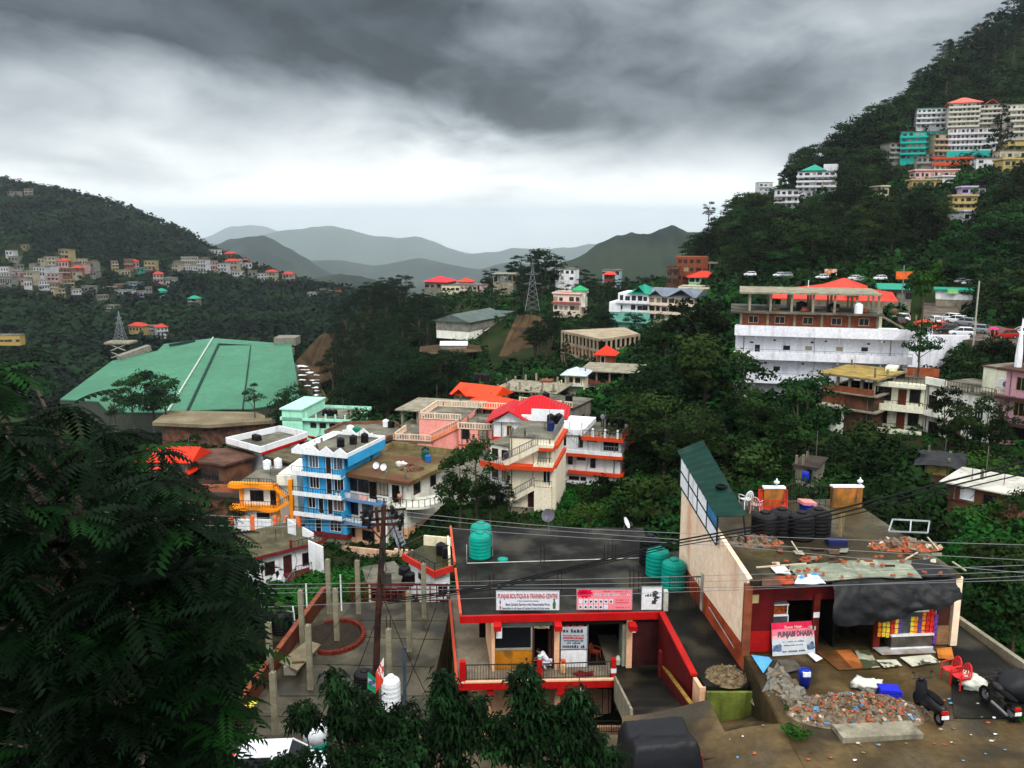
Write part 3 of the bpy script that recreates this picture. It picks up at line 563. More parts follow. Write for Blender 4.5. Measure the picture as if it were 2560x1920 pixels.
# ================= BUILDING KIT =================
FOOT = []; BL = []
CURT = [mat('dusty_curtain','#6d5a4c',.8,.3,6), mat('faded_blue_curtain','#4a5868',.8,.3,6), mat('pale_curtain','#8f8778',.8,.3,6)]
class B:
 def __init__(s, name, label, u0, Y0, u1, Y1, vt, vb, D, n=2, cat='house', group=None, zb=None):
  z1 = zv(vt, Y0); z0 = zv(vb, Y0) if zb is None else zb; zm = (z0+z1)/2
  a = Q(u0, Y0, zm); b = Q(u1, Y1, zm); s.W = math.hypot(b.x-a.x, b.y-a.y); s.yaw = math.atan2(b.y-a.y, b.x-a.x)
  s.H = z1-z0; s.D = D; s.n = n; s.sh = s.H/n
  FOOT.append(((a.x+b.x)/2, (a.y+b.y)/2+D/2, max(s.W, D)*.6, u0, vt, u1, max(vb, vt+8), min(Y0, Y1)))
  s.r = empty(name, (a.x, a.y, z0), s.yaw, label, cat, group); s.inv = s.r.matrix_basis.inverted(); BL.append(s)
 def L(s, u, v, pl='f', off=0):
  d = s.inv.to_3x3() @ ray(u, v); o = s.inv @ Vector((0,0,0))
  ax = {'f':1,'b':1,'l':0,'r':0,'t':2}[pl]; val = {'f':off,'b':s.D+off,'l':off,'r':s.W+off,'t':off}[pl]
  t = (val-o[ax])/d[ax]; return o+d*t
 def box(s, name, m, x0,y0,z0,x1,y1,z1, parent=None):
  return MB().box(x0,y0,z0,x1,y1,z1).build(name, m, parent or s.r)
 def wall(s, m, z0=0, z1=None, x0=0, x1=None, y0=0, y1=None, name='wall'):
  return s.box(name, m, x0, y0, z0, s.W if x1 is None else x1, s.D if y1 is None else y1, s.H if z1 is None else z1)
 def base(s, m=None, d=5): return s.box('foundation', m or conc, .1, .1, -d, s.W-.1, s.D-.1, -.0)
 def roof(s, m=None, ov=.5, th=.18, par=0, pm=None, z=None, x0=0, x1=None):
  z = s.H if z is None else z; x1 = s.W if x1 is None else x1
  o = s.box('roof', m or roofc, x0-ov, -ov, z, x1+ov, s.D+ov, z+th)
  if par:
   q = MB(); t = .15
   q.box(x0-ov,-ov,z+th,x1+ov,-ov+t,z+th+par).box(x0-ov,s.D+ov-t,z+th,x1+ov,s.D+ov,z+th+par).box(x0-ov,-ov+t,z+th,x0-ov+t,s.D+ov-t,z+th+par).box(x1+ov-t,-ov+t,z+th,x1+ov,s.D+ov-t,z+th+par)
   q.build('parapet', pm or m or conc, s.r)
  return o
 def hip(s, m, h=1.6, ov=.6, z=None, x0=0, x1=None, y0=0, y1=None, gable=0, name='roof'):
  z = s.H if z is None else z; x1 = s.W if x1 is None else x1; y1 = s.D if y1 is None else y1
  X0,X1,Y0,Y1 = x0-ov,x1+ov,y0-ov,y1+ov; c = (Y0+Y1)/2; k = 0 if gable else min((Y1-Y0)/2, (X1-X0)/2-.1)
  return MB().add([(X0,Y0,z),(X1,Y0,z),(X1,Y1,z),(X0,Y1,z),(X0+k,c,z+h),(X1-k,c,z+h),(X0,Y0,z-.12),(X1,Y0,z-.12),(X1,Y1,z-.12),(X0,Y1,z-.12)],
   [(0,1,5,4),(1,2,5),(2,3,4,5),(3,0,4),(6,9,8,7),(0,6,7,1),(1,7,8,2),(2,8,9,3),(3,9,6,0)]).build(name, m, s.r)
 def gfront(s, m, h, x0, x1, y0, y1, z, ov=.4):      # gable facing the viewer
  c = (x0+x1)/2; X0,X1,Y0 = x0-ov,x1+ov,y0-ov; t = .14
  return MB().add([(X0,Y0,z),(c,Y0,z+h),(X1,Y0,z),(X0,y1,z),(c,y1,z+h),(X1,y1,z),(X0,Y0,z-t),(c,Y0,z+h-t),(X1,Y0,z-t),(X0,y1,z-t),(c,y1,z+h-t),(X1,y1,z-t)],
   [(0,1,4,3),(1,2,5,4),(6,9,10,7),(7,10,11,8),(0,6,7,1),(1,7,8,2),(3,4,10,9),(4,5,11,10),(0,3,9,6),(2,8,11,5)]).build('gable_roof', m, s.r)
 def slab(s, m, z, out=1.0, th=.15, x0=None, x1=None, name='balcony', h=.3, y=0):
  x0 = -.2 if x0 is None else x0; x1 = s.W+.2 if x1 is None else x1
  return MB().box(x0,y-out,z-th,x1,y,z).box(x0,y-out-.05,z-th-.03,x1,y-out+.08,z+h-.15).build(name, m, s.r)
 def win(s, x, z, w, h, fm=None, gm=None, pl='f', mull=2, name='window', off=0, sill=0):
  fw = .07; fm = fm or wood; gm = gm or (dgl if (s.r.location.y > 300 or random.random() < .72) else random.choice(CURT))
  def bx(q, a0,d0,c0,a1,d1,c1):
   if pl == 'f': q.box(a0,off-d1,c0,a1,off-d0,c1)
   elif pl == 'r': q.box(s.W+d0,a0,c0,s.W+d1,a1,c1)
   else: q.box(-d1,a0,c0,-d0,a1,c1)
  q = MB(); bx(q,x-fw,0,z-fw,x,.06,z+h+fw); bx(q,x+w,0,z-fw,x+w+fw,.06,z+h+fw); bx(q,x,0,z+h,x+w,.06,z+h+fw); bx(q,x,0,z-fw,x+w,.06,z)
  for i in range(1, mull): bx(q,x+w*i/mull-.03,0.0,z,x+w*i/mull+.03,.055,z+h)
  if sill: bx(q,x-.12,0,z-fw-.06,x+w+.12,.2,z-fw)
  f = q.build(name, fm, s.r); g = MB(); bx(g,x,0,z,x+w,.025,z+h); g.build('panel' if name == 'door' else 'pane', gm, f); return f
 def wins(s, xs, k, w, h, zo=.9, **kw):
  for x in xs: s.win(x*s.W-w/2, k*s.sh+zo, w, h, **kw)
 def door(s, x, k, w=.85, h=2.0, m=None, **kw): return s.win(x*s.W-w/2, k*s.sh+.1, w, h, wood, m or wood, mull=1, name='door', **kw)
 def rail(s, z, x0, x1, y=-1.0, h=.9, m=None, step=.3, name='railing', side=None):
  q = MB()
  if side is None: rail(q, (x0,y,z), (x1,y,z), h, step=step, r=.018, top=.03)
  else: rail(q, (side,x0,z), (side,x1,z), h, step=step, r=.018, top=.03)
  return q.build(name, m or iron, s.r)
 def w2(s, x, y, z): return s.r.matrix_basis @ Vector((x,y,z))
def Yhit(u, v, y0=60, y1=6000):
 d = ray(u, v); y = y0
 while y < y1:
  t = y/d.y
  if H(d.x*t, y) > d.z*t: return y
  y *= 1.004
 return y1
# ================= FOOD SHACK =================
ZF = -20.9
db = B('food_shack', 'peach plastered roadside eatery with maroon front and cluttered flat roof', 1868, 40.3, 2384, 41.2, 1446, 1634, 11.6, 1, 'building', zb=ZF)
Wd, Hd = db.W, db.H; peachw = mat('peach_streaked_plaster', '#f6dcc0', .8, .05, .4, grime=.6, gcol=(.45,.12,.03), gs=(.5,.5,.12), col2=(.72,.5,.34), c2s=.4, c2r=(.55,.8))
roofw = mat('wet_mossy_roof', (.045,.034,.014), .65, .5, .4, col2=(.1,.09,.062), c2s=.3, c2r=(.5,.68), wet=.2, bump=.4, bs=6)
db.box('roof', roofw, -.0, -.35, Hd-.22, Wd, db.D, Hd)
MB().add([(-.12,-.1,-1.2),(.12,-.1,-1.2),(.12,db.D,-1.2),(-.12,db.D,-1.2),(-.12,-.1,Hd+.05),(.12,-.1,Hd+.05),(.12,db.D,Hd+1.5),(-.12,db.D,Hd+1.5)],
 [(0,3,2,1),(4,5,6,7),(0,1,5,4),(1,2,6,5),(2,3,7,6),(3,0,4,7)]).build('side_wall', peachw, db.r)
MB().add([(-.14,-.12,-1.2),(-.13,-.12,-1.2),(-.13,db.D,-1.2),(-.14,db.D,-1.2),(-.14,-.12,.45),(-.13,-.12,.45),(-.13,db.D,.35),(-.14,db.D,.35)],
 [(0,4,7,3),(0,1,5,4),(4,5,6,7)]).build('painted_skirting', mat('rust_red_skirting', (.35,.06,.02), .8, .4, .7), db.r)
MB().box(-.25,-.2,0,.14,.0,Hd-.2).build('corner_brickwork', brick, db.r)
db.box('side_wall', peachw, Wd-.1, .2, -1, Wd+.12, db.D, Hd-.2)
db.box('corner_pillar', peachw, Wd-.12, -.2, 0, Wd+.22, .15, Hd-.25)
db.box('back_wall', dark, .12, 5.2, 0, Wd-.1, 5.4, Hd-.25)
db.box('rear_wall', peachw, 0, db.D-.2, -2, Wd, db.D-.02, Hd-.25)
def DL(u, v, off=0): return db.L(u, v, 'f', off)
def dbox(name, m, u0, v0, u1, v1, y0=-.05, y1=.1, parent=None):
 vm, um = (v0+v1)/2, (u0+u1)/2; a, b = DL(u0,vm,y0), DL(u1,vm,y0); return db.box(name, m, a.x, y0, DL(um,v1,y0).z, b.x, y1, DL(um,v0,y0).z, parent)
dbox('front_panel', maroon, 1875, 1460, 1934, 1628, -.02, .12); dbox('front_lintel', maroon, 1934, 1466, 2090, 1500, -.02, .12)
dbox('front_dado', mat('bright_maroon', (.33,.006,.006), .55, .2, 1), 1875, 1578, 1928, 1630, -.05, -.02)
dbox('counter', maroon, 1934, 1582, 2032, 1636, -.02, .5)
for u in (2040, 2195, 2326): dbox('post', mat('maroon_post', (.11,.012,.008), .55, .3, 2), u-8, 1485, u+8, 1628, -.12, .08)
dbox('post_band', mat('scarlet_tape', (.6,.01,.01), .5), 2318, 1495, 2334, 1618, -.13, -.125)
dbox('notice', white, 2034, 1531, 2049, 1544, -.16, -.13); dbox('notice', mat('yellowed_paper','#b7a878',.8), 1880, 1487, 1897, 1508, -.04, -.02)
dbox('inner_wall', dark, 2083, 1490, 2090, 1626, .3, 3.5)
dbox('trellis_door', mat('dark_red_brown', (.06,.02,.015), .7), 2340, 1495, 2372, 1612, .0, .05)
q = MB(); a, b = DL(2340,1590), DL(2374,1590); zt, zb_ = DL(2356,1563).z, DL(2356,1610).z
for k in range(-6, 10):
 for sgn in (1,-1):
  x0 = a.x+(b.x-a.x)*k/7; p0 = Vector((x0,-.03,zb_ if sgn > 0 else zt)); p1 = Vector((x0+(zt-zb_)*.75,-.03,zt if sgn > 0 else zb_))
  t0 = max(0,(a.x-p0.x)/(p1.x-p0.x)); t1 = min(1,(b.x-p0.x)/(p1.x-p0.x))
  if t1 > t0+.02: q.obox(p0.lerp(p1,t0), p0.lerp(p1,t1), .035, .03)
q.build('lattice', mat('tan_lattice','#a8825c',.7,.2,3), db.r)
greyt = mat('grey_green_tarp', '#8b907c', .6, .25, 1.1, col2=(.16,.18,.14), c2s=1.5, bump=.5, bs=4)
def sheet(name, label, m, uvs, z=-17.15, lift=.06, parent=None, cat='sheet', seed=0, group=None):
 c = [Z(u, v, z) for u, v in uvs]
 def fn(a, b):
  p = (c[0]*(1-a)+c[1]*a)*(1-b)+(c[3]*(1-a)+c[2]*a)*b
  return (p.x, p.y, p.z+lift+.05*noise.noise(Vector((p.x*1.6,p.y*1.6,seed))))
 o = MB().grid(fn, 14, 8); n0 = len(o.v); o.v += [(x,y,z_-.03) for x,y,z_ in o.v]; o.f += [tuple(i+n0 for i in reversed(f)) for f in o.f]
 o = o.build(name, m, parent, smooth=True); return tag(o, label, cat, group)
zr2 = ZF+Hd
sheet('tarpaulin', 'crumpled grey green tarpaulin covering the middle of the shack roof edge', greyt, [(2010,1460),(2150,1448),(2120,1405),(1965,1417)], zr2, .07, cat='tarpaulin', seed=1)
sheet('tarpaulin', 'pale grey green tarpaulin on the right half of the shack roof edge', greyt, [(2150,1448),(2305,1448),(2280,1404),(2120,1405)], zr2, .09, cat='tarpaulin', seed=2)
sheet('tarpaulin', 'black plastic patch at the right end of the roof sheets', mat('black_tarp', (.004,.0045,.006), .5, .3, 1, spec=.2, bump=.6, bs=3), [(2305,1448),(2390,1446),(2330,1402),(2270,1408)], zr2, .11, cat='tarpaulin', seed=3)
sheet('banner_scrap', 'torn white and blue banner scrap at the left of the roof edge', mat('white_blue_banner', '#d5dde8', .5, .1, 1, col2=(.02,.2,.6), c2s=1.1, c2r=(.53,.57)), [(1985,1466),(2065,1466),(2040,1440),(1995,1443)], zr2, .13, cat='banner', seed=4)
sheet('banner_scrap', 'white plastic scrap at the left corner of the shack roof', white, [(1940,1438),(1978,1440),(1960,1419),(1925,1422)], zr2, .12, cat='banner', seed=5)
sheet('rusty_sheet', 'rusty red corrugated sheet lying at the left roof edge', mat('red_rust_sheet', (.3,.05,.02), .7, .4, 2), [(1950,1466),(1990,1464),(1975,1444),(1930,1447)], zr2, .1, cat='sheet', seed=6)
sheet('stone_slab', 'brown stone slab on the front left corner of the shack roof', mat('brown_stone', (.1,.05,.035), .8, .3, 2), [(1905,1470),(1955,1468),(1945,1446),(1905,1449)], zr2, .1, cat='slab', seed=7)
def drape(a, b):
 u = 2075+a*312; top = DL(u, 1450, -.45);
 out = -.45-.75*math.sin(b*1.6)-.12*math.sin(a*17)*b-.16*noise.noise(Vector((a*22,b*5,4)))*min(1,b*3); zt = Hd+.02; drop = (1.75+.35*math.sin(a*5+.5)-.5*(a > .8)*(a-.8)*5)*b
 return (top.x+.1*math.sin(b*6+a*9), out, zt-drop+.1*noise.noise(Vector((a*9,b*4,1)))+.06*noise.noise(Vector((a*30,b*9,1))))
o = MB().grid(drape, 40, 12); n0 = len(o.v); o.v += [(x,y+.02,z-.01) for x,y,z in o.v]; o.f += [tuple(i+n0 for i in reversed(f)) for f in o.f]
aw = o.build('tarpaulin_awning', MC['black_tarp'], None, smooth=True); aw.matrix_basis = db.r.matrix_basis.copy(); tag(aw, 'sagging black tarpaulin awning hanging over the right half of the shack front', 'awning')
bk = MB().box(-.12,-.06,-.04,.12,.06,.04).build('brick', mat('loose_red_brick', (.33,.085,.035), .9, .3, 5), None)
spots = [(2003,1410),(2012,1404),(2022,1402),(2040,1407),(2050,1402),(2102,1410),(2110,1414),(2145,1410),(2188,1401),(2202,1400),(2248,1399),(2255,1412),(2270,1403),(2040,1433),(2058,1443),(1996,1436),(2014,1436),(2014,1447),(2020,1432),(2232,1448),(2275,1446),(2310,1440),(2350,1442),(2105,1452),(2150,1450),(2180,1420),(1965,1412),(1970,1450),(1986,1452),(1935,1420),(2205,1422),(2320,1400)]
for i, (u, v) in enumerate(spots):
 o = bk if i == 0 else bk.copy()
 if i: C.objects.link(o)
 o.location = Z(u, v, zr2)+Vector((0,0,.2)); o.rotation_euler = (0,0,random.uniform(0,3.1)); tag(o, 'red brick weighing down the sheets on the shack roof', 'brick', 'bricks holding down the roof sheets')
for i, (u0,v0,u1,v1) in enumerate(((1978,1366,1998,1397),(1890,1432,2015,1422),(2262,1412,2293,1394),(2318,1356,2345,1388),(2380,1418,2413,1440))):
 a, b = Z(u0,v0,zr2)+Vector((0,0,.28)), Z(u1,v1,zr2)+Vector((0,0,.28)); tag(MB().obox(a,b,.06,.06).build('wooden_pole', mat('pale_pole','#b7ab92',.8,.2,3)), ['short pale stick on the roof behind the sheets','long pale pole lying along the left roof edge','pale stick on the right hand tarpaulin','bent pale pole by the right rubble pile','pale pole on the front right roof corner'][i], 'pole')
sr = random.Random(8); scm = [mat('scrap_rust', (.16,.05,.025), .8, .4, 2), mat('scrap_grey','#77786c',.7,.3,2), mat('scrap_brown', (.08,.05,.03), .85, .4, 2), MC['rusty_brown_paint'], mat('scrap_pale','#a8a592',.7,.3,2)]
for k in range(26):
 u, v = sr.uniform(1905,2330), sr.uniform(1378,1440); w_, h_ = sr.uniform(10,34), sr.uniform(4,12); sk = sr.uniform(-8,8)
 c4 = [Z(u,v,zr2),Z(u+w_,v+sr.uniform(-3,3),zr2),Z(u+w_+sk,v-h_,zr2),Z(u+sk,v-h_,zr2)]; tag(MB().slab([(p.x,p.y,zr2+.035+.004*k) for p in c4], .03).build('roof_scrap', scm[k%5]), 'loose scrap of tin or board lying on the shack roof', 'scrap', 'loose scraps on the shack roof')
def pile(name, label, c, rx, ry, h, n, mats_, size, seed, cat='rubble', parent=None, cone=1.0):
 rnd = random.Random(seed); root = empty(name, c, 0, label, cat);
 qs = [MB() for _ in mats_]
 for i in range(n):
  a = rnd.uniform(0, 6.283); r = math.sqrt(rnd.random()); x, y = rx*r*math.cos(a), ry*r*math.sin(a); z = h*(1-r**cone)*rnd.uniform(.75,1)
  k = rnd.randrange(len(mats_)); s = size*(.35+1.9*rnd.random()**3)
  M_ = Matrix.Translation((x,y,z)) @ Matrix.Rotation(rnd.uniform(0,3), 4, Vector((rnd.uniform(-1,1),rnd.uniform(-1,1),rnd.uniform(-1,1))).normalized())
  hx, hy, hz_ = s, s*rnd.uniform(.4,.8), s*rnd.uniform(.2,.6); o = len(qs[k].v)
  vv = [(-hx,-hy,-hz_),(hx,-hy,-hz_),(hx*.8,hy,-hz_),(-hx,hy,-hz_),(-hx*.8,-hy,hz_),(hx*.7,-hy*.8,hz_),(hx*.8,hy,hz_),(-hx,hy*.7,hz_)]
  qs[k].add([M_ @ Vector(p) for p in vv], [(0,3,2,1),(4,5,6,7),(0,1,5,4),(1,2,6,5),(2,3,7,6),(3,0,4,7)])
 for q, m_ in zip(qs, mats_):
  if q.v: o_ = q.build('loose_pieces', m_, root); o_['kind'] = 'stuff'
 MB().grid(lambda a, b: (rx*1.05*a*math.cos(b*6.2832), ry*1.05*a*math.sin(b*6.2832), h*.85*(1-a**cone)-.02+.03*math.sin(a*9+b*20)*(1-a)), 10, 26).build('heap', mats_[0], root, smooth=True); return root
rub = mat('grey_brown_rubble', '#6e6252', .95, .4, 4); brk = MC['loose_red_brick']; pla = mat('plaster_bits', '#b9ab98', .9, .2, 4); blu = mat('blue_bits', '#5a87a8', .6); tim = mat('old_timber', (.14,.085,.05), .85, .4, 4)
pile('rubble_pile', 'heap of broken bricks and rags on the left of the shack roof', Z(1885,1355,zr2), 1.6, .8, .5, 150, [rub,brk,tim,rub,tim,rub,brk,blu], .13, 3)
pile('rubble_pile', 'heap of broken bricks and planks near the right edge of the shack roof', Z(2262,1368,zr2), 1.9, .7, .55, 140, [brk,rub,tim,tim,rub,rub,pla], .13, 4)
fr = empty('window_frame', Z(2270,1350,zr2)+Vector((0,0,.3)), R(-15), 'grey empty window frame lying on the right rubble pile', 'window frame')
MB().obox((-1,0,.1),(1,.3,.1),.07,.07).obox((-1,-.0,.1),(-.7,.9,.5),.07,.07).obox((1,.3,.1),(1.2,1.1,.5),.07,.07).obox((-.7,.9,.5),(1.2,1.1,.5),.07,.07).obox((.1,.15,.1),(.25,1,.5),.07,.07).build('frame', mat('grey_pvc','#9aa0a6',.4), fr)
for i in range(4):
 p = Z(1915+i*46, 1352-(i%2)*4, zr2); tank(p+Vector((0,.4+(i%2)*.3,0)), .72, 1.55, black_pl, ['black water tank at the left end of the row on the shack roof','second black water tank from the left on the shack roof','third black water tank in the row on the shack roof','black water tank at the right end of the row, beside the hanging cloth'][i], 'black tanks on the shack roof')
tag(MB().grid(lambda a,b: (.25*a, .05*math.sin(a*9+b*3), 1.5*b), 6, 8).build('hanging_cloth', mat('tan_rag','#8c7c58',.9)), 'tan rag hanging beside the last black tank', 'cloth').location = Z(2097,1350,zr2)+Vector((0,.1,0))
tag(MB().box(-.5,-.3,0,.5,.3,.3).build('plastic_crate', mat('navy_crate', (.015,.02,.08), .5)), 'navy plastic crate in front of the black tanks', 'crate').location = Z(2090,1361,zr2)
ochre = mat('rain_stained_ochre', '#8f6430', .85, .4, .9, grime=1.0, gcol=(.04,.03,.02), gs=(3,3,.5), col2=(.5,.16,.03), c2s=.8)
for (u0,u1,vt,vb,lab) in ((1908,1959,1222,1276,'short ochre stained wall block with a lamp, left of the curved railing'),(2078,2154,1219,1268,'wide ochre rain stained wall block at the right rear of the shack roof')):
 a, b = Z(u0,vb,zr2), Z(u1,vb,zr2); y = a.y; h = zv(vt,y)-zr2; e_ = empty('parapet_block', ((a.x+b.x)/2,y,zr2), 0, lab, 'wall'); w2 = (b.x-a.x)/2
 MB().box(-w2,0,0,w2,.3,h).build('wall', ochre, e_); MB().box(-w2-.05,-.05,h,w2+.05,.35,h+.1).build('coping', white, e_)
 lx = .25*w2 if u0 < 2000 else w2*.85
 l = empty('garden_lamp', (a.x+w2+lx,y+.15,zr2+h+.1), 0, 'small white lamp with a finial on the '+('left' if u0 < 2000 else 'right')+' ochre block', 'lamp')
 MB().lathe([(.05,0),(.04,.12),(.16,.2),(.18,.3),(.06,.36),(.02,.5)], n=8).build('lamp_head', white, l, smooth=True)
q = MB(); prev = None
for k in range(13):
 t = k/12; a = Z(1960+t*118, 1270+8*math.sin(math.pi*t), zr2); a.y += 1.4*math.sin(math.pi*t); q.cyl(a, a+Vector((0,0,1.35+.25*math.sin(math.pi*t))), .02, n=5)
 if prev:
  for hh in (.1, 1.3): q.obox(prev+Vector((0,0,hh)), a+Vector((0,0,hh)), .04, .04)
 prev = a
tag(q.build('curved_railing', iron), 'thin curved iron railing between the two ochre blocks', 'railing')
e_ = empty('gate_panel', Z(1932,1276,zr2)+Vector((0,-.1,0)), R(0), 'red metal gate panel leaning on the left ochre block', 'gate panel'); e_.scale = (.66,1,.85)
q = MB(); hgt = 1.45
for x in (-1.3,.0,1.25): q.obox((x,0,0),(x,.25,hgt),.07,.07)
for zz_ in (0.03,hgt*.5,hgt): q.obox((-1.3,.25*zz_/hgt,zz_),(1.25,.25*zz_/hgt,zz_),.07,.07)
q.obox((-1.3,0,0),(0,.25,hgt),.05,.05).obox((0,0,0),(1.25,.25,hgt),.05,.05)
q.build('frame', mat('bright_red_gate', (.7,.03,.02), .5), e_); MB().add([(-1.28,.03,.03),(1.22,.03,.03),(1.22,.27,hgt-.03),(-1.28,.27,hgt-.03)],[(0,1,2,3)]).build('sheet', mat('faded_red_panel', (.5,.05,.02), .7, .3, 1), e_)
chair_set('plastic_chair', Z(1866,1272,zr2)+Vector((0,.2,0)), R(200), white, 'white plastic armchair on the shack roof beside the green sheet').scale = (1.3,)*3
chair_set('plastic_chair', Z(1890,1282,zr2), R(150), mat('pale_pink_plastic','#cfa6a0',.5), 'faded pink plastic chair between the white chair and the red gate panel').scale = (1.2,)*3
t = empty('tub', Z(2015,1272,zr2), 0, 'blue tub with a pink lid on the rear of the shack roof', 'tub')
MB().lathe([(.35,0),(.45,.3),(.47,.32),(.43,.3)], n=16).build('tub_body', mat('royal_blue_plastic', (.01,.02,.35), .4), t); MB().box(-.5,-.3,.32,.45,.35,.5).build('lid', mat('pink_lid','#d98a86',.5), t).rotation_euler = (.1,.15,.3)
hb = empty('hoarding', db.w2(-.25, 5, Hd), db.yaw, 'white tiled hoarding in a black frame along the shack side wall', 'sign')
def hbq(y0, y1, k0, k1, off=0):    # patch on the hoarding; k 0 bottom, 1 top
 def pt(y, k):
  t = (y-4.2)/(11.4-4.2); zb_ = Hd+.1+ 1.05*t + (0 if k == 0 else 0); zt = Hd+1.75+1.35*t; return db.w2(-.28+off, y, zb_+(zt-zb_)*k)
 return [pt(y0,k0), pt(y1,k0), pt(y1,k1), pt(y0,k1)]
for i in range(4):
 for j in range(2):
  y0, y1 = 4.2+i*1.8, 6.0+i*1.8; m_ = white
  if i == 0 and j == 1: m_ = mat('blue_portrait_print', '#3f7fae', .5, .25, 1.2, col2=(.6,.5,.4), c2s=1.2, c2r=(.55,.6))
  c4 = hbq(y0+.04,y1-.04,j*.5+.02,j*.5+.48); q = MB().add(c4+[p+Vector((.05,0,0)) for p in c4],[(0,3,2,1),(4,5,6,7),(0,1,5,4),(2,3,7,6),(1,2,6,5),(0,4,7,3)]); q.build('panel', m_, hb, world=True)
q = MB()
for i in range(5): c4 = hbq(4.2+i*1.8-.001, 4.2+i*1.8+.001, 0, 1, .0); q.obox(c4[0], c4[3], .08, .07)
for k in (0,.5,1): c4 = hbq(4.2, 11.4, k, k, .0); q.obox(c4[0], c4[1], .08, .07)
q.build('frame', mat('black_frame', (.01,.01,.012), .5), hb, world=True)
a = hbq(4.0,11.8,1,1,-.15)
up1 = [a[0]+Vector((0,0,.05)), a[1]+Vector((0,0,.05)), a[1]+Vector((1.6,.2,.65)), a[0]+Vector((1.55,-.2,.15))]
q = MB(); nn = 26
for i in range(nn):
 for j in range(2): q.v.append(tuple((up1[0].lerp(up1[1], i/(nn-1)).lerp(up1[3].lerp(up1[2], i/(nn-1)), j)) + Vector((0,0,.04*(i%2)))))
q.f = [(2*i,2*i+1,2*i+3,2*i+2) for i in range(nn-1)]; n0 = len(q.v); q.v += [(x,y,z-.03) for x,y,z in q.v]; q.f += [tuple(i+n0 for i in reversed(f)) for f in q.f]
gc = empty('canopy', up1[0], 0, 'dark green corrugated sheet canopy above the white hoarding', 'canopy')
q.build('sheet', mat('dark_green_sheet', (.003,.028,.02), .5, .15, 1, grime=.3, spec=.05), gc, world=True)
MB().obox(db.w2(1.4,4.4,Hd), up1[3]+Vector((-.1,.3,-.05)), .07,.07).obox(db.w2(1.4,10.8,Hd), up1[2]+Vector((-.1,-.8,-.05)), .07,.07).build('strut', iron, gc, world=True)
tag(MB().lathe([(.3,0),(.34,.1),(.2,.14),(.2,.02)],(0,0,0),16).build('old_tyre', dark), 'black tyre lying on the green canopy', 'tyre').location = up1[0].lerp(up1[1],.35).lerp(up1[3].lerp(up1[2],.35),.7)+Vector((0,0,.04))
ck = empty('steel_cabinet', db.w2(DL(1953,1600).x,.35,.95), db.yaw, 'glass and steel display cabinet on the left counter', 'cabinet')
MB().box(-.42,0,0,.42,.4,.8).build('cabinet_body', mat('dull_glass', (.07,.08,.09), .2, .3, 2, spec=.7), ck); MB().box(-.44,-.03,.78,.44,.43,.83).box(-.44,-.03,0,-.4,.0,.8).box(.4,-.03,0,.44,0,.8).box(-.44,-.03,1.35,.44,.43,1.4).box(-.4,0,.83,-.36,.04,1.35).box(.36,0,.83,.4,.04,1.35).build('trim', white, ck)
MB().box(-.36,.1,.85,.36,.4,1.3).build('upper_shelf', mat('orange_food', (.25,.05,.01), .6, .5, 6), ck)
tag(MB().lathe([(.3,0),(.33,.22),(.3,.26),(.1,.3)],(0,0,0),14).build('cooking_pot', steel), 'round steel pot on the left counter', 'pot').location = db.w2(DL(2010,1600).x,.3,1.0)
tag(MB().box(-.32,-.2,0,.32,.2,.22).blob((0,0,.27),(.28,.12,.1),4).build('food_tray', mat('tray_white','#a7a79a',.5,.3,5)), 'tray piled with pale food right of the pot', 'tray').location = db.w2(DL(2021,1582).x,.1,1.15)
ds = empty('display_counter', db.w2(DL(2270,1595).x,-.15,.05), db.yaw, 'steel fronted display counter between hanging snack packets', 'counter')
MB().box(-1.05,-.2,0,1.05,.5,.75).build('counter_body', mat('brushed_steel','#6e6a62',.3,.3,2,metal=.6), ds); MB().box(-1.1,-.27,.72,1.1,.5,.8).box(-1.1,-.27,.02,1.1,-.2,.12).box(-.75,-.2,1.95,.75,.2,2.03).build('trim', white, ds)
MB().box(-.7,-.1,.8,.7,.3,1.95).build('glass_case', mat('case_glass', (.05,.06,.07), .1, .4, 3, spec=.7), ds)
pk = [mat('orange_packet', (.8,.25,.02), .3, .3, 9), mat('yellow_packet', (.75,.55,.06), .3, .3, 9), mat('red_packet', (.65,.03,.02), .3, .3, 9), mat('purple_packet', (.14,.05,.3), .3, .3, 9)]
for i, (u, v0, v1, mi, lab) in enumerate(((2201,1541,1592,0,'leftmost strip of orange snack packets'),(2212,1541,1592,1,'strip of yellow packets beside the orange one'),(2222,1541,1594,1,'second yellow packet strip left of the case'),(2233,1543,1596,2,'red packet strip between yellow strips'),(2243,1544,1597,1,'yellow packet strip left of the purple strip'),(2250,1545,1596,3,'purple sachet strip at the left of the glass case'),
 (2282,1540,1590,1,'yellow packet strip at the right of the glass case'),(2291,1540,1592,0,'orange packet strip right of the glass case'),(2301,1542,1596,3,'purple sachet strip near the red post'),(2311,1526,1600,0,'orange strip hanging left of the red post'),(2322,1524,1602,2,'red packet strip hanging over the red post'),(2332,1526,1604,2,'red packet strip right of the post'),(2341,1534,1610,3,'purple and white strip nearest the lattice'))):
 top = DL(u, v0, -.25); bot = DL(u, v1, -.25).z; e_ = empty('packet_strip', db.w2(top.x,-.25,bot), db.yaw, lab, 'snack packets', 'snack packet strips hung at the shack front')
 h = top.z-bot; n = max(4, int(h/.24)); q = MB()
 for k in range(n): z0 = h*k/n; q.box(-.085,-.03-.02*(k%2),z0+.02,.085,.03,z0+h/n-.03)
 q.build('packets', pk[mi], e_); MB().box(-.01,.03,0,.01,.035,h+.3).build('string', white, e_)
a, b = Z(1925,1632,ZF), Z(2030,1625,ZF); e_ = empty('poster_board', (a+b)/2+Vector((0,-.45,.05)), math.atan2(b.y-a.y,b.x-a.x), 'pink and white poster board reading PUNJABI DHABA leaning on the counter', 'sign')
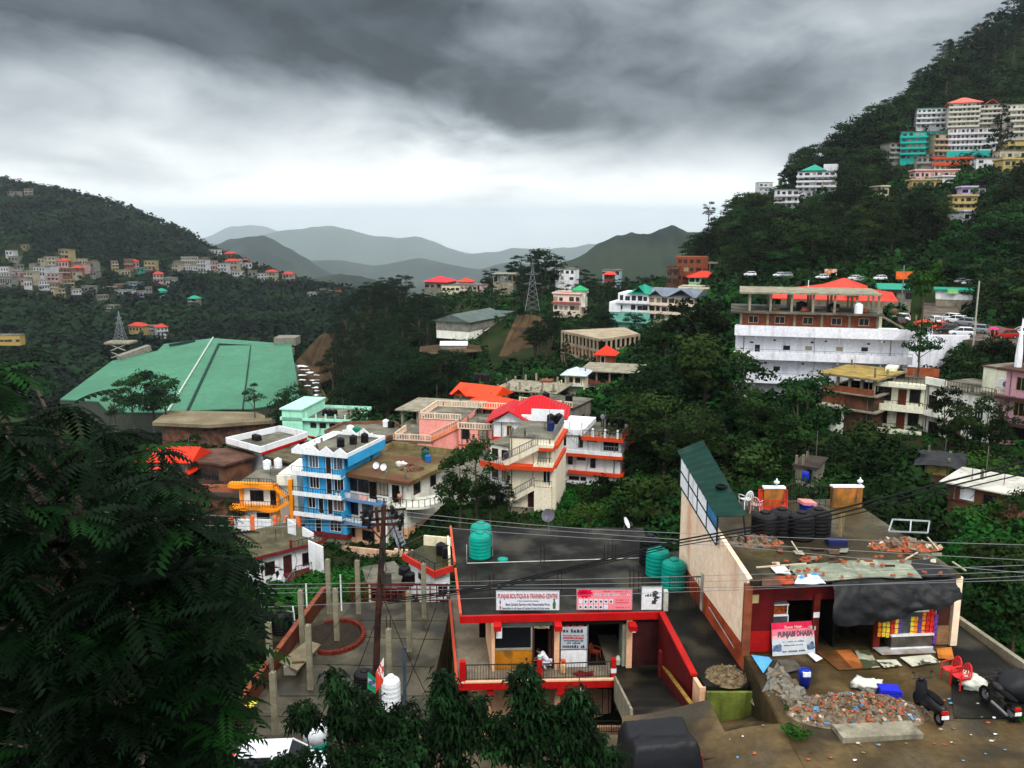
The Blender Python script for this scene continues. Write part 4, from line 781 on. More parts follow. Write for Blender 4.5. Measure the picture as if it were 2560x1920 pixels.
w_ = (b-a).length; h_ = 1.55; nbx = MB()
def tilt(x, z, o=0): return (x, .35*z/h_-o, z)
def tp_(name, x0,z0,x1,z1,m_,o): q = MB().add([tilt(x0,z0,o),tilt(x1,z0,o),tilt(x1,z1,o),tilt(x0,z1,o),tilt(x0,z0,o-.03),tilt(x1,z0,o-.03),tilt(x1,z1,o-.03),tilt(x0,z1,o-.03)],[(0,1,2,3),(7,6,5,4),(0,4,5,1),(1,5,6,2),(2,6,7,3),(3,7,4,0)]); return q.build(name, m_, e_)
board = tp_('board', -w_/2,0,w_/2,h_, mat('pale_poster','#c6ccd2',.5,.08,1.5), 0)
tp_('heading_band', -w_/2,h_*.8,w_/2,h_, mat('crimson_band', (.72,.02,.08), .5), .004); tp_('heading_band', -w_/2,h_*.6,w_/2,h_*.8, mat('rose_band', (.85,.2,.28), .5), .004); tp_('heading_band', -w_/2,h_*.5,w_/2,h_*.6, mat('light_rose_band', (.85,.5,.52), .5), .004)
th = math.atan2(h_, .35)
def dt(s, x, z, hh, wd, m_, bold=0, it=0):
 x_, y_, z_ = tilt(x, z, .02); return text(s, hh, (x_,y_,z_), 0, m_, e_, width=wd, rx=math.degrees(th), bold=bold, italic=it, world=False)
dt('Town View', .0, h_*.82, .13, .9, mat('cream_print','#f0e2c8',.5), .01, .2); dt('PUNJABI DHABA', .1, h_*.57, .26, w_*.82, mat('steel_letters','#5d5560',.5), .04, .1)
for z_, w0, hh in ((.4,.5,.06),(.29,.45,.05),(.1,.55,.09)):
 k_ = marks(e_, 0, 0, w_*w0, hh, greyp, int(z_*70)); k_.data.transform(Matrix.Translation(Vector(tilt(0, h_*z_, .012))) @ Matrix.Rotation(-math.atan2(.35,h_), 4, 'X'))
for x in (-w_*.38, w_*.4): o = MB().blob((x,.35*.2-.02,h_*.2),(w_*.09,.01,h_*.17),int(x*9)+20,10,.5).build('printed_picture', mat('blue_grey_print','#59708c',.6,.5,8), e_)
zy = ZF
for i, (uv, m_, lab) in enumerate((([(1905,1732),(1935,1722),(1985,1708),(1945,1652)], mat('grey_corrugated','#6f6c66',.6,.3,2), 'grey corrugated sheet lying left of the rusty sheet'),
 ([(1878,1640),(1908,1686),(1930,1654),(1922,1646)], mat('sky_blue_sheet','#5fb0e6',.5,.1,1), 'torn sky blue plastic sheet at the left of the yard'),
 ([(2095,1678),(2160,1676),(2115,1628),(2042,1634)], mat('rusty_brown_plate', (.13,.055,.02), .7,.4,1.2, wet=.3), 'dark brown rusty plate on the forecourt'),
 ([(2132,1676),(2168,1672),(2125,1628),(2090,1630)], mat('orange_rust_plate', (.38,.12,.03), .7,.4,1.2), 'orange rusty plate on the forecourt'),
 ([(2160,1676),(2200,1672),(2172,1630),(2135,1630)], mat('moss_white_tile','#9fa08a',.7,.3,1.2,col2=(.05,.06,.03),c2s=1.4,c2r=(.48,.52)), 'mossy white panel beside the orange plate'),
 ([(2205,1642),(2340,1637),(2320,1618),(2180,1624)], mat('lilac_grey_panel','#a7a3a2',.55,.2,.8,col2=(.25,.2,.14),c2s=.7), 'long pale grey panel in front of the display counter'),
 ([(2210,1674),(2255,1670),(2240,1655),(2190,1656)], mat('white_scrap_a','#c5c4b0',.7,.2,1.5,col2=(.06,.06,.04),c2s=2,c2r=(.55,.58)), 'stained white panel near the middle of the forecourt'),
 ([(2280,1672),(2350,1661),(2325,1643),(2250,1650)], MC['white_scrap_a'], 'white panel with two holes near the red chairs'),
 ([(2345,1652),(2385,1655),(2378,1625),(2340,1628)], mat('orange_mat', (.5,.17,.03), .8,.4,1.2), 'frayed orange mat left of the dark apron'),
 ([(1960,1690),(2005,1680),(1985,1655),(1945,1658)], mat('slate_piece','#57534a',.8,.3,2), 'cracked slate slab between grey sheet and poster'),
 ([(2040,1662),(2056,1654),(2030,1638),(2018,1642)], white, 'small white scrap in front of the poster board'),
 ([(1975,1770),(2015,1760),(1985,1738),(1950,1748)], mat('grey_stone_slab','#7c776a',.8,.3,2), 'grey stone slab at the yard edge by the rubble'))):
 c4 = [Z(u,v,zy) for u,v in uv]; c4 = [Vector((p.x,p.y,zy+.06+.012*i)) for p in c4]
 tag(MB().slab([tuple(p) for p in c4], .03).build('paving_scrap', m_), lab, 'panel')
ch_m = mat('red_chair_plastic', (.62,.03,.03), .35, .1, 1); chair_set('plastic_chair', Z(2375,1700,zy+.03), R(-75), ch_m, 'red plastic chair farther from the road, back to the dark apron', 'red plastic chairs').scale = (1.25,1.25,1.25)
chair_set('plastic_chair', Z(2400,1718,zy+.03), R(-75), ch_m, 'red plastic chair nearer the white sacks', 'red plastic chairs').scale = (1.25,1.25,1.25)
bn = empty('dust_bin', Z(2010,1718,zy), 0, 'blue swing bin with a white lid on the muddy yard', 'bin')
MB().lathe([(.2,0),(.29,.62),(.3,.65)], n=16).build('bin_body', mat('royal_blue_bin', (.01,.03,.33), .35), bn, smooth=True); MB().lathe([(.3,.65),(.29,.8),(.2,.9),(.03,.93)], n=16).build('dome', MC['royal_blue_bin'], bn, smooth=True); MB().box(-.17,-.3,.66,.17,-.12,.86).build('flap', white, bn)
cr = empty('plastic_crate', Z(2222,1740,zy+.03), R(-8), 'bright blue plastic crate beside the white sacks on the yard', 'crate')
q = MB();
for k in range(3): q.box(-.42,-.3,.02+k*.13,.42,-.27,.11+k*.13).box(-.42,.27,.02+k*.13,.42,.3,.11+k*.13).box(-.42,-.27,.02+k*.13,-.39,.27,.11+k*.13).box(.39,-.27,.02+k*.13,.42,.27,.11+k*.13)
q.box(-.4,-.28,0,.4,.28,.03)
for sx in (-1,1):
 for sy in (-1,1): q.box(sx*.43-.03,sy*.31-.03,0,sx*.43+.03,sy*.31+.03,.4)
q.box(-.42,-.3,.38,.42,.3,.41); q.build('crate_body', mat('bright_blue_crate', (.02,.03,.6), .35), cr)
for i, (u, v, r, lab) in enumerate(((2150,1722,(.42,.35,.28),'white sack behind the rubble, left one of the pair'),(2178,1724,(.5,.3,.26),'white sack behind the rubble, nearer the blue crate'),(2412,1706,(.35,.3,.32),'pale sack tucked behind the nearer red chair'),(2435,1722,(.55,.4,.34),'large crumpled white sack by the motorcycle'))):
 o = MB().blob((0,0,r[2]*.7), r, i+5, 16, .35).build('sack', mat('white_sack','#cfcfc4',.7,.08,3), None, smooth=True); o.location = Z(u,v,zy)+Vector((0,0,.05)); tag(o, lab, 'sack')
pile('rubble_heap', 'big heap of broken concrete and brick chips on the yard', Z(2145,1782,zy), 3.0, 1.4, .8, 1500, [rub, brk, rub, mat('brown_earth_lump','#54452f',.95,.3,4), brk, rub, rub, pla, rub, brk, rub, rub, tim, rub, brk, rub, rub, blu], .07, 9, cone=1.6)
pile('stone_stack', 'line of loose grey slabs along the left yard edge', Z(1960,1728,zy)+Vector((.1,0,0)), .55, 1.9, .3, 140, [mat('slate_bits','#77746a',.8,.3,4), rub], .16, 12)
a, b = Z(2100,1852,zy-.02), Z(2300,1842,zy-.02); tag(MB().obox(a+Vector((0,.3,.1)), b+Vector((0,.3,.1)), 1.0, .3).build('plinth', conc), 'low broken concrete plinth in front of the rubble', 'plinth')
pile('rubble_pile', 'gravel heap on the mossy walkway beside the ramp', Z(1815,1690,-21.72), 1.0, 1.1, .35, 260, [mat('brown_gravel','#6a5a40',.95,.4,5), rub], .06, 21)
a, b = Z(1700,1906,-21.9), Z(2030,1888,-21); tag(MB().tube([a+Vector((0,0,.1)), b+Vector((0,0,.08))], .04, 5).build('metal_rod', rust), 'long thin rod lying along the road edge', 'rod')
a = P(1783,1535,44.5); b = Z(1950,1800,-21.2); tag(MB().tube([Z(1783,1540,-20.9)+Vector((-.25,0,.5)), Z(1862,1660,-21.6)+Vector((-.1,0,.1)), b+Vector((0,0,.1))], .03, 5).build('drain_pipe', steel), 'thin grey pipe running down beside the peach wall', 'pipe')
tag(MB().blob((0,0,.2), (.55,.32,.25), 31, 14, .3).build('boulder', mat('yellow_stone','#a08c68',.9,.2,3), None, smooth=True), 'pale yellow boulder on the dirt bank by the road', 'boulder').location = Vector(Z(1815,1872,-21.9))+Vector((0,.2,0))
for i in range(70):
 u, v = random.uniform(1780,2520), random.uniform(1735,1905)
 if 1985 < u < 2300 and 1735 < v < 1850: continue
 z_ = zroad(Z(u,v,-21).x); p = Z(u,v,z_)
 if p.x < 8.9: continue
 if 8.4 < p.x < 11.4 and p.y > 34.2: continue
 s = random.uniform(.03,.07); o = MB().blob((0,0,0),(s*1.5,s,s*.4),i,6,.4).build('litter', random.choice([white, brk, pla, blu, rub])); o.location = p+Vector((0,0,.05)); tag(o, 'scrap of litter on the wet mud', 'litter', 'litter scattered on the forecourt and road')
# ================= TERRACE LOT, POLE, WIRES =================
zl = -26.2
lotc = mat('wet_slab_floor', (.07,.062,.042), .7, .45, .6, col2=(.022,.019,.013), c2s=.35, wet=.3, grime=.5)
lp = [Z(572,1842,zl), Z(1062,1842,zl), Z(1085,1700,zl), Z(1128,1505,zl), Z(817,1505,zl)]
lp = [Vector((p.x,p.y,zl)) for p in lp]
tag(MB().slab([tuple(p) for p in lp], 5).build('terrace_floor', lotc), 'wet concrete terrace floor with slab joints', 'ground', kind='structure')
q = MB()
for (a, b) in (((870,1740),(960,1500)),((985,1800),(1090,1520)),((700,1740),(1080,1740)),((760,1660),(1085,1668)),((830,1590),(1110,1600)),((860,1550),(1120,1553)),((640,1790),(1060,1800)),((780,1830),(850,1700))):
 q.obox(Z(*a,zl)+Vector((0,0,.006)), Z(*b,zl)+Vector((0,0,.006)), .05, .012)
tag(q.build('slab_joints', dark), 'dark joints between the terrace floor slabs', 'ground', kind='structure')
a, b = Z(572,1845,zl), Z(817,1505,zl); wl = empty('terrace_wall', a, 0, 'red brown plastered wall along the left side of the terrace', 'wall')
MB().obox(a+Vector((-.1,0,-1.3)), b+Vector((-.1,0,-1.3)), .22, 4.8).build('wall', mat('red_brown_plaster', (.085,.024,.012), .85, .3, .8, grime=.6), wl, world=True)
MB().obox(a+Vector((-.1,0,1.13)), b+Vector((-.1,0,1.13)), .3, .07).build('coping', mat('terracotta_coping', (.2,.055,.028), .8, .3, 2), wl, world=True)
colm = mat('raw_concrete_column', '#7f7a66', .9, .25, 1.2, grime=.7, gcol=(.045,.05,.025), gs=(3,3,.4))
for i, (u, v, vt, lab) in enumerate(((824,1533,1398,'concrete column at the rear left corner of the terrace'),(897,1533,1401,'rear concrete column second from the left'),(1061,1543,1409,'rear concrete column nearest the boutique'),(843,1605,1471,'concrete column standing inside the brick planter'),(1024,1627,1478,'concrete column right of the utility pole'),
      (777,1722,1562,'concrete column at the end of the trestle board'),(975,1712,1572,'concrete column just right of the utility pole foot, with bare rebar on top'),(757,1612,1475,'concrete column rising from the left terrace wall'),(678,1700,1557,'concrete column standing against the left terrace wall'),(690,1848,1680,'nearest concrete column, by the car roof'),(568,1838,1683,'concrete column at the near end of the left wall, half hidden by leaves'))):
 p = Z(u, v, zl); h = zv(vt, p.y)-zl; c = empty('concrete_column', p, 0, lab, 'column', 'unfinished concrete columns of the terrace')
 MB().box(-.15,-.15,-.3 if i not in (7,8,10) else -4,.15,.15,h).build('shaft', colm, c)
 q = MB(); [q.cyl((sx*.1,sy*.1,h-.02),(sx*.12,sy*.1,h+(.15+.6*(i==6)+.1*random.random())),.014,n=4) for sx in (-1,1) for sy in (-1,1)]; q.build('rebar', rust, c)
pc = Z(826,1594,zl); pl_ = empty('brick_planter', pc, 0, 'curved red brick planter ring filled with dark soil', 'planter')
q = MB(); N_ = 40; rb = mat('red_planter_brick', (.1,.016,.009), .8, .35, 4)
for i in range(N_):
 t = -2.6+i*(4.7/N_); r1 = 1.75+.35*math.cos(t*1.0); x, y = r1*math.cos(t), r1*1.25*math.sin(t)
 M_ = Matrix.Translation((x,y,.14)) @ Matrix.Rotation(t,4,'Z'); o = len(q.v); q.box(-.14,-.11,-.14,.14,.11,.1); q.v[o:] = [tuple(M_@Vector(p)) for p in q.v[o:]]
q.build('brick_ring', rb, pl_); MB().lathe([(2.0,0),(1.9,.12),(.5,.16),(.05,.16)], n=30).build('soil', mat('dark_soil', (.02,.015,.01), .95, .3, 3), pl_)
t4 = [Z(698,1655,zl+.6), Z(744,1676,zl+.6), Z(802,1611,zl+.6), Z(768,1600,zl+.6)]
tb = empty('trestle_board', t4[0], 0, 'long grey plywood board lying on blocks beside the red brown wall', 'table')
MB().slab([tuple(p) for p in t4], .06).build('board', mat('old_plywood','#6f6650',.85,.25,1.2,grime=.5), tb, world=True)
for (i, j, k) in ((0,1,.5),(2,3,.5)):
 m_ = t4[i].lerp(t4[j],k).lerp((t4[0]+t4[2])/2,.15); MB().box(m_.x-.35,m_.y-.2,zl,m_.x+.35,m_.y+.2,zl+.54).build('support', mat('grey_block','#8a8578',.9), tb, world=True)
c0 = t4[0].lerp(t4[1],.55).lerp((t4[0]+t4[2])/2,.25); tag(MB().obox(c0, c0+Vector((.7,.1,.0)), .18, .12).build('timber_block', mat('brown_block', (.07,.04,.02),.8), None), 'small brown timber block on the near end of the board', 'timber')
tank(Z(977,1777,zl)+Vector((0,.3,0)), .52, 1.95, white_pl, 'tall white ribbed water tank on the terrace behind the leaves')
tank(Z(908,1735,zl)+Vector((0,.6,0)), .62, 1.15, black_pl, 'black water tank left of the utility pole foot')
tank(Z(655,1585,-27), .8, 1.7, black_pl, 'larger black water tank beyond the left terrace wall', 'black tanks beyond the terrace wall'); tank(Z(704,1578,-27), .72, 1.5, black_pl, 'black water tank with a white pipe beyond the left terrace wall', 'black tanks beyond the terrace wall', pipe=True)
a = Z(701,1568,-27); tag(MB().tube([a+Vector((.9,0,1.5)),a+Vector((1.0,0,.2)),a+Vector((1.9,-.2,.1)),a+Vector((1.9,-.2,3.2))],.05,6).build('water_pipe', white), 'white plastic pipe beside the black tanks', 'pipe')
tag(MB().box(-2.2,-1.3,-2.5,2.2,1.8,0).build('tank_platform', conc_dark), 'dark concrete platform carrying two black tanks', 'platform').location = Z(680,1580,-27)+Vector((0,0,-.02))
q = MB(); rail(q, Z(880,1500,zl), Z(1125,1505,zl), 1.25, step=.45, r=.04, top=.06, rails=(.1,.5,.9)); tag(q.build('terrace_railing', mat('maroon_railing', (.12,.02,.015), .7, .3, 2)), 'maroon metal railing along the rear of the terrace', 'railing')
p = Z(1012,1775,zl); tag(MB().cyl(p, (p.x+.05,p.y,zv(1617,p.y)), .1, n=8).build('steel_post', mat('blue_grey_post', (.05,.07,.1), .5)), 'dark blue steel post right of the white tank', 'post')
tag(MB().cyl(Z(854,1527,zl), Z(854,1527,zl)+Vector((0,0,2.6)), .05).build('thin_pole', white), 'thin white pole beside the rear left column', 'pole')
pb = Q(931, 35.2, -24.0); ptop = Q(960, 35.2, zv(1262,35.2)); up_ = empty('utility_pole', pb, 0, 'brown steel power pole with crossarms and black insulators', 'utility pole')
def PL(u, v, dy=0): return P(u, v, 35.2+dy)
MB().cyl(pb, PL(944,1560), .17, .14, 10).cyl(PL(944,1560), PL(957,1345), .135, .12, 10).cyl(PL(957,1345), ptop, .11, .09, 8).build('pole', rust, up_, world=True)
q = MB(); q.obox(PL(905,1302), PL(1005,1292), .12, .1).obox(PL(900,1282), PL(1015,1272,.3), .09, .08); q.build('crossarm', rust, up_, world=True)
q = MB(); q.obox(PL(905,1312), PL(1010,1310), .1, .1).obox(PL(940,1268), PL(946,1330), .12, .12); q.build('crossarm', rust, up_, world=True)
q = MB(); q.obox(PL(900,1290), PL(950,1345), .05, .05).obox(PL(1010,1285), PL(962,1345), .05, .05); q.build('brace', rust, up_, world=True)
INS = [(908,1300),(925,1291),(990,1288),(1005,1296),(922,1312),(1000,1316),(913,1283),(980,1276)]
for u, v in INS:
 p = PL(u, v-2, -.05); MB().lathe([(.03,-.22),(.09,-.18),(.05,-.1),(.11,-.04),(.06,.03),(.11,.1),(.05,.17),(.02,.2)], p, 8).build('insulator', black_pl, up_, world=True, smooth=True)
rnd = random.Random(5)
for k in range(5):
 pts = [PL(957+rnd.uniform(-6,10), 1345+i*24+rnd.uniform(-5,5), -.18) for i in range(6)]; MB().tube(pts, .02, 4).build('loose_cable', iron, up_, world=True)
MB().box(-.2,-.3,-.0,.2,-.1,.45).build('junction_box', iron, up_).location = PL(968,1455)-pb
def wire(pts, r, label, m=None, name='power_line', sag=0, group=None):
 P3 = [P(u, v, Y) for u, v, Y in pts]; out = []
 for i in range(len(P3)-1):
  for k in range(10):
   t = k/10; p = P3[i].lerp(P3[i+1], t); p.z -= sag*4*t*(1-t); out.append(p)
 out.append(P3[-1]); return tag(MB().tube(out, r, 4).build(name, m or wirem), label, 'wire', group)
wirem = mat('pale_bare_wire', '#75777a', .6, .1, 1)
wire([(980,1276,35.2),(1460,1322,33),(2560,1362,30),(3200,1380,28)], .0105, 'topmost bare wire running right from the pole', sag=.05)
wire([(1005,1290,35.2),(1460,1332,33),(2560,1400,30),(3200,1430,28)], .0105, 'second bare wire running right from the pole top', sag=.05)
wire([(1010,1308,35.2),(1240,1330,34),(1840,1366,32),(2560,1432,30),(3200,1470,28)], .0105, 'third bare wire running right from the pole top', sag=.02)
wire([(905,1302,35.2),(500,1287,38),(-300,1260,42)], .0105, 'upper bare wire running left from the pole', sag=.03)
wire([(905,1312,35.2),(520,1299,38),(-300,1280,42)], .0105, 'middle bare wire running left from the pole', sag=.03)
wire([(922,1318,35.2),(500,1313,38),(-300,1310,42)], .0105, 'lower bare wire running left from the pole', sag=.03)
wire([(-300,1480,40),(580,1462,36),(1240,1452,35),(1840,1437,33),(2560,1413,30),(3100,1395,28)], .0105, 'upper of the long wires crossing in front of the terrace', sag=.02)
wire([(-300,1492,40),(590,1472,36),(1240,1463,35),(1840,1452,33),(2560,1428,30),(3100,1410,28)], .0105, 'middle of the long wires crossing in front of the terrace', sag=.02)
wire([(-300,1500,40),(550,1485,36),(1240,1470,35),(1840,1468,33),(2560,1450,30),(3100,1440,28)], .0105, 'lower of the long wires crossing in front of the terrace', sag=.02)
wire([(-300,1545,40),(480,1525,36),(1040,1500,35),(1840,1475,33),(2560,1440,30)], .0105, 'lowest long wire sloping across the terrace and roof', sag=.02)
for k, off in enumerate((0,5,10)): wire([(968,1500+off,35.1),(1240,1462+off,33),(1460,1410+off,31),(1700,1350+off*1.4,29.5),(2030,1290+off*2,27),(2560,1155+off*3,24),(3100,1000+off*3,21)], .03-.006*k, ['thickest black cable of the bundle rising to the right','middle black cable of the bundle rising to the right','lowest black cable of the bundle rising to the right'][k], black_pl, 'power_cable', .0)
wire([(955,1350,35),(905,1480,38),(812,1600,44)], .012, 'thin guy wire slanting left from the pole', iron, 'guy_wire')
wire([(960,1500,35),(1010,1620,38),(1070,1745,43)], .02, 'guy wire slanting right from the pole to the terrace', iron, 'guy_wire')
for (pts, m_, lab, txts) in (([(939,1732),(957,1706),(958,1645),(939,1682)], mat('orange_red_board', (.75,.06,.03), .5, .1, 1, col2=(.8,.8,.8), c2s=2.0, c2r=(.52,.56)), 'orange red and white advertising board angled on the pole', None),
 ([(919,1722),(939,1735),(939,1695),(920,1680)], mat('green_board', (.02,.28,.14), .5, .1), 'green board reading TATA beside the red one on the pole', 'TATA')):
 Ys = (34.6,34.0,34.0,34.6) if txts is None else (34.4,34.6,34.6,34.4); c4 = [P(u,v,Y) for (u,v),Y in zip(pts,Ys)]
 e_ = empty('advertising_board', c4[0], 0, lab, 'sign'); n_ = (c4[1]-c4[0]).cross(c4[3]-c4[0]).normalized()*.03
 MB().add([*c4, *[p-n_ for p in c4]],[(0,1,2,3),(7,6,5,4),(0,4,5,1),(1,5,6,2),(2,6,7,3),(3,7,4,0)]).build('board', m_, e_, world=True)
 if txts:
  az_ = math.atan2(c4[1].y-c4[0].y, c4[1].x-c4[0].x); cc = c4[0].lerp(c4[1],.5).lerp(c4[3].lerp(c4[2],.5),.45)+n_*.4
  q = MB(); d0 = (c4[1]-c4[0]); uu = (c4[3]-c4[0]); q.add([c4[0]+uu*.38+n_*.3, c4[0]+uu*.38+d0+n_*.3, c4[0]+uu*.68+d0+n_*.3, c4[0]+uu*.68+n_*.3],[(0,1,2,3)]); q.build('blue_band', mat('pale_blue_band','#9fb6d8',.5), e_, world=True)
  text('TATA', .16, cc+n_*.4, az_, navy, e_, width=.3, bold=.05)
def car(loc, rz, m, label, group=None, L=3.9, Wc=1.62, Hc=1.5, name='car', boot=.55):
 c = empty(name, loc, rz, label, 'car', group); hw = Wc/2
 st = [(-L/2,.35,.62,.9),(-L/2+.08,.3,.88,.96),(-L/2+boot,.28,.95,1),(-L*.12,.25,.96,1),(L*.2,.25,.93,1),(L*.42,.28,.78,.97),(L/2-.04,.3,.66,.9),(L/2,.36,.55,.85)]
 q = MB()
 for x, zb_, zt, k in st: q.v += [(x,-hw*k*.93,zb_),(x,-hw*k,zb_+.2),(x,-hw*k,zt-.1),(x,-hw*k*.9,zt),(x,hw*k*.9,zt),(x,hw*k,zt-.1),(x,hw*k,zb_+.2),(x,hw*k*.93,zb_)]
 for i in range(len(st)-1):
  for k in range(8): a = i*8; q.f.append((a+k, a+(k+1)%8, a+8+(k+1)%8, a+8+k))
 q.f += [tuple(range(8)), tuple(range(len(st)*8-1, len(st)*8-9, -1))]
 x0, x1, x2, x3 = -L/2+.12, -L/2+.5, L*.12, L*.3
 q.add([(x1,-hw*.76,Hc-.03),(x1+.15,-hw*.7,Hc),(x2-.1,-hw*.7,Hc),(x2,-hw*.76,Hc-.04),(x2,hw*.76,Hc-.04),(x2-.1,hw*.7,Hc),(x1+.15,hw*.7,Hc),(x1,hw*.76,Hc-.03),(x1,-hw*.76,Hc-.09),(x2,-hw*.76,Hc-.09),(x2,hw*.76,Hc-.09),(x1,hw*.76,Hc-.09)],
  [(0,1,6,7),(1,2,5,6),(2,3,4,5),(0,8,9,3),(3,9,10,4),(4,10,11,7),(7,11,8,0),(0,3,2,1),(4,7,6,5)])
 for s in (-1,1):
  for (xa,xb) in ((x0+.05,x1+.02),(x3,x2),(-.12*L/3.9,-.12*L/3.9)): q.obox((xa,s*hw*.92,.93),(xb,s*hw*.77,Hc-.06),.07,.06)
 q.build('body', m, c, smooth=False)
 g = MB(); gm = dgl; z0, z1 = .93, Hc-.07
 g.add([(x0+.04,-hw*.88,z0),(x0+.04,hw*.88,z0),(x1,hw*.75,z1),(x1,-hw*.75,z1)],[(0,1,2,3)]).build('rear_window', gm, c)
 MB().add([(x3,-hw*.88,z0),(x3,hw*.88,z0),(x2,hw*.75,z1),(x2,-hw*.75,z1)],[(3,2,1,0)]).build('windscreen', gm, c)
 for s in (-1,1): MB().add([(x0+.1,s*hw*.92,z0),(x3,s*hw*.92,z0),(x2,s*hw*.76,z1),(x1,s*hw*.76,z1)],[(0,1,2,3)]).build('side_window', gm, c)
 for s in (-1,1):
  for x in (-L*.3, L*.31):
   w_ = MB().cyl((x,s*(hw-.2),.31),(x,s*(hw+.01),.31),.31,n=14).build('wheel', dark, c); MB().cyl((x,s*(hw+.005),.31),(x,s*(hw+.02),.31),.18,n=10).build('rim', steel, w_)
  MB().box(L/2-.1,s*hw*.6-.13,.55,L/2-.02,s*hw*.6+.13,.68).build('headlight', white, c)
  MB().box(-L/2-.01,s*hw*.7-.1,.6,-L/2+.12,s*hw*.7+.12,.9).build('tail_light', mat('tail_red', (.6,.01,.01), .3), c)
 return c
carw = mat('white_car_paint', '#e4e8ec', .25, .02, 1, spec=.6)
car(Vector((-9.35,32.2,-22.2)), R(4), carw, 'white hatchback on the road, only its wet roof and rear light in view', name='hatchback')
p = Q(790,34,-22.1); e_ = empty('water_drum', p, 0, 'white drum with a green base behind the hatchback', 'drum'); MB().lathe([(.5,0),(.52,.5),(.5,.55)],n=16).build('base', teal_pl, e_); MB().lathe([(.5,.55),(.5,1.2),(.42,1.28),(.1,1.3)],n=16).build('drum_body', white_pl, e_, smooth=True)
tk = empty('covered_truck', Q(1645,32.3,-22.2), R(8), 'small truck wholly covered by a dark navy tarpaulin at the foot of the ramp', 'truck')
def tarp(a, b):
 an = (a-.5)*2; x = 1.42*an; s_ = math.sin(math.pi*b);
 y = -1.25+2.5*b; zt = 2.05+.1*math.sin(b*9)+.06*noise.noise(Vector((a*6,b*6,3)))
 k = min(1, (1-abs(an))*7); kb = min(1, min(b,1-b)*7)
 z = .25+(zt-.25)*min(k**.35, kb**.35) if k > 0 and kb > 0 else .25
 return (x*(1 if k >= 1 else 1.03), y, z+.03*noise.noise(Vector((a*15,b*15,1))))
MB().grid(tarp, 40, 30).build('tarpaulin', mat('navy_black_tarp', (.0035,.004,.007), .5, .3, 1, spec=.2, bump=.5, bs=3), tk, smooth=True)
MB().box(-1.35,-1.1,.35,1.45,1.1,.6).build('chassis', dark, tk)
for x in (-.95,.95):
 for y in (-1.05,1.05): MB().cyl((x,y-.1,.32),(x,y+.1,.32),.32,n=14).build('wheel', dark, tk)
MB().box(1.42,-.7,.5,1.62,.7,1.3).build('tailboard', mat('rusty_tailboard', (.14,.03,.02), .7, .3, 3), tk)
def bike(name, loc, rz, label, kind):
 c = empty(name, loc, rz, label, kind); pm = mat('black_vehicle_paint', (.006,.006,.008), .4, .2, 1, spec=.25); r = .24 if kind == 'scooter' else .31; wb = .62
 for x, nm in ((-wb,'wheel'),(wb,'wheel')):
  w_ = MB(); w_.v = [];
  w_.tube([(x+(r-.05)*math.cos(t), 0, r+(r-.05)*math.sin(t)) for t in [6.2832*i/16 for i in range(17)]], .055, 6).build(nm, dark, c); MB().cyl((x,-.03,r),(x,.03,r),r*.45,n=10).build('hub', steel, c)
 if kind == 'scooter':
  MB().blob((-.35,0,.6),(.55,.24,.24),3,12,.04).build('rear_body', pm, c, smooth=True); MB().box(-.25,-.17,.3,.4,.17,.36).build('footboard', pm, c)
  MB().add([(.36,-.22,.3),(.36,.22,.3),(.5,.2,.95),(.5,-.2,.95),(.46,-.2,.3),(.46,.2,.3),(.58,.14,.95),(.58,-.14,.95)],[(0,1,2,3),(7,6,5,4),(0,4,5,1),(1,5,6,2),(2,6,7,3),(3,7,4,0)]).build('leg_shield', pm, c)
  MB().blob((-.32,0,.82),(.48,.15,.07),2,12,.04).build('seat', dark, c, smooth=True); MB().blob((.5,0,1.02),(.1,.13,.1),5,10,.05).build('headlight_cowl', pm, c, smooth=True)
 else:
  MB().tube([(-.6,0,.45),(-.1,0,.5),(.45,0,.75)],.05).tube([(.6,0,.31),(.42,0,1.0)],.04).build('frame', iron, c); MB().blob((.15,0,.86),(.3,.15,.15),2,12,.05).build('fuel_tank', pm, c, smooth=True)
  MB().blob((-.4,0,.82),(.45,.14,.08),3,12,.05).build('seat', dark, c, smooth=True); MB().box(-.1,-.14,.25,.25,.14,.6).build('engine', iron, c); MB().tube([(.1,.16,.35),(-.7,.2,.3)],.05).build('exhaust', steel, c)
 MB().tube([(.42,-.34,1.08),(.5,-.1,1.05),(.5,.1,1.05),(.42,.34,1.08)],.02,6).build('handlebar', iron, c)
 for s in (-1,1): m_ = MB(); m_.tube([(.45,s*.25,1.07),(.48,s*.3,1.25)],.01,4).blob((.48,s*.32,1.28),(.02,.07,.045),1,8,0).build('mirror', iron, c)
 MB().box(-.93,-.1,.55,-.88,.1,.66).build('tail_light', mat('tail_red', (.6,.01,.01), .3), c); MB().box(-.96,-.12,.4,-.94,.12,.52).build('number_plate', white, c); MB().blob((-.75,0,.5),(.2,.11,.12),1,8,0).build('mudguard', pm, c)
 return c
bike('scooter', Z(2318,1790,ZF)+Vector((0,0,.05)), R(96), 'black scooter parked on the mud with its tail towards the road', 'scooter').scale = (1.3,)*3
bike('motorcycle', Z(2492,1782,ZF)+Vector((0,0,.05)), R(100), 'black motorcycle at the right edge of the forecourt', 'motorcycle').scale = (1.25,)*3
pass
tag(MB().blob((0,0,.5),(1.1,.75,.75),8,18,.12).build('tarp_cover', MC['navy_black_tarp'], None, smooth=True), 'dark tarpaulin bundle behind the motorcycle at the right edge', 'tarpaulin').location = Z(2545,1745,ZF)
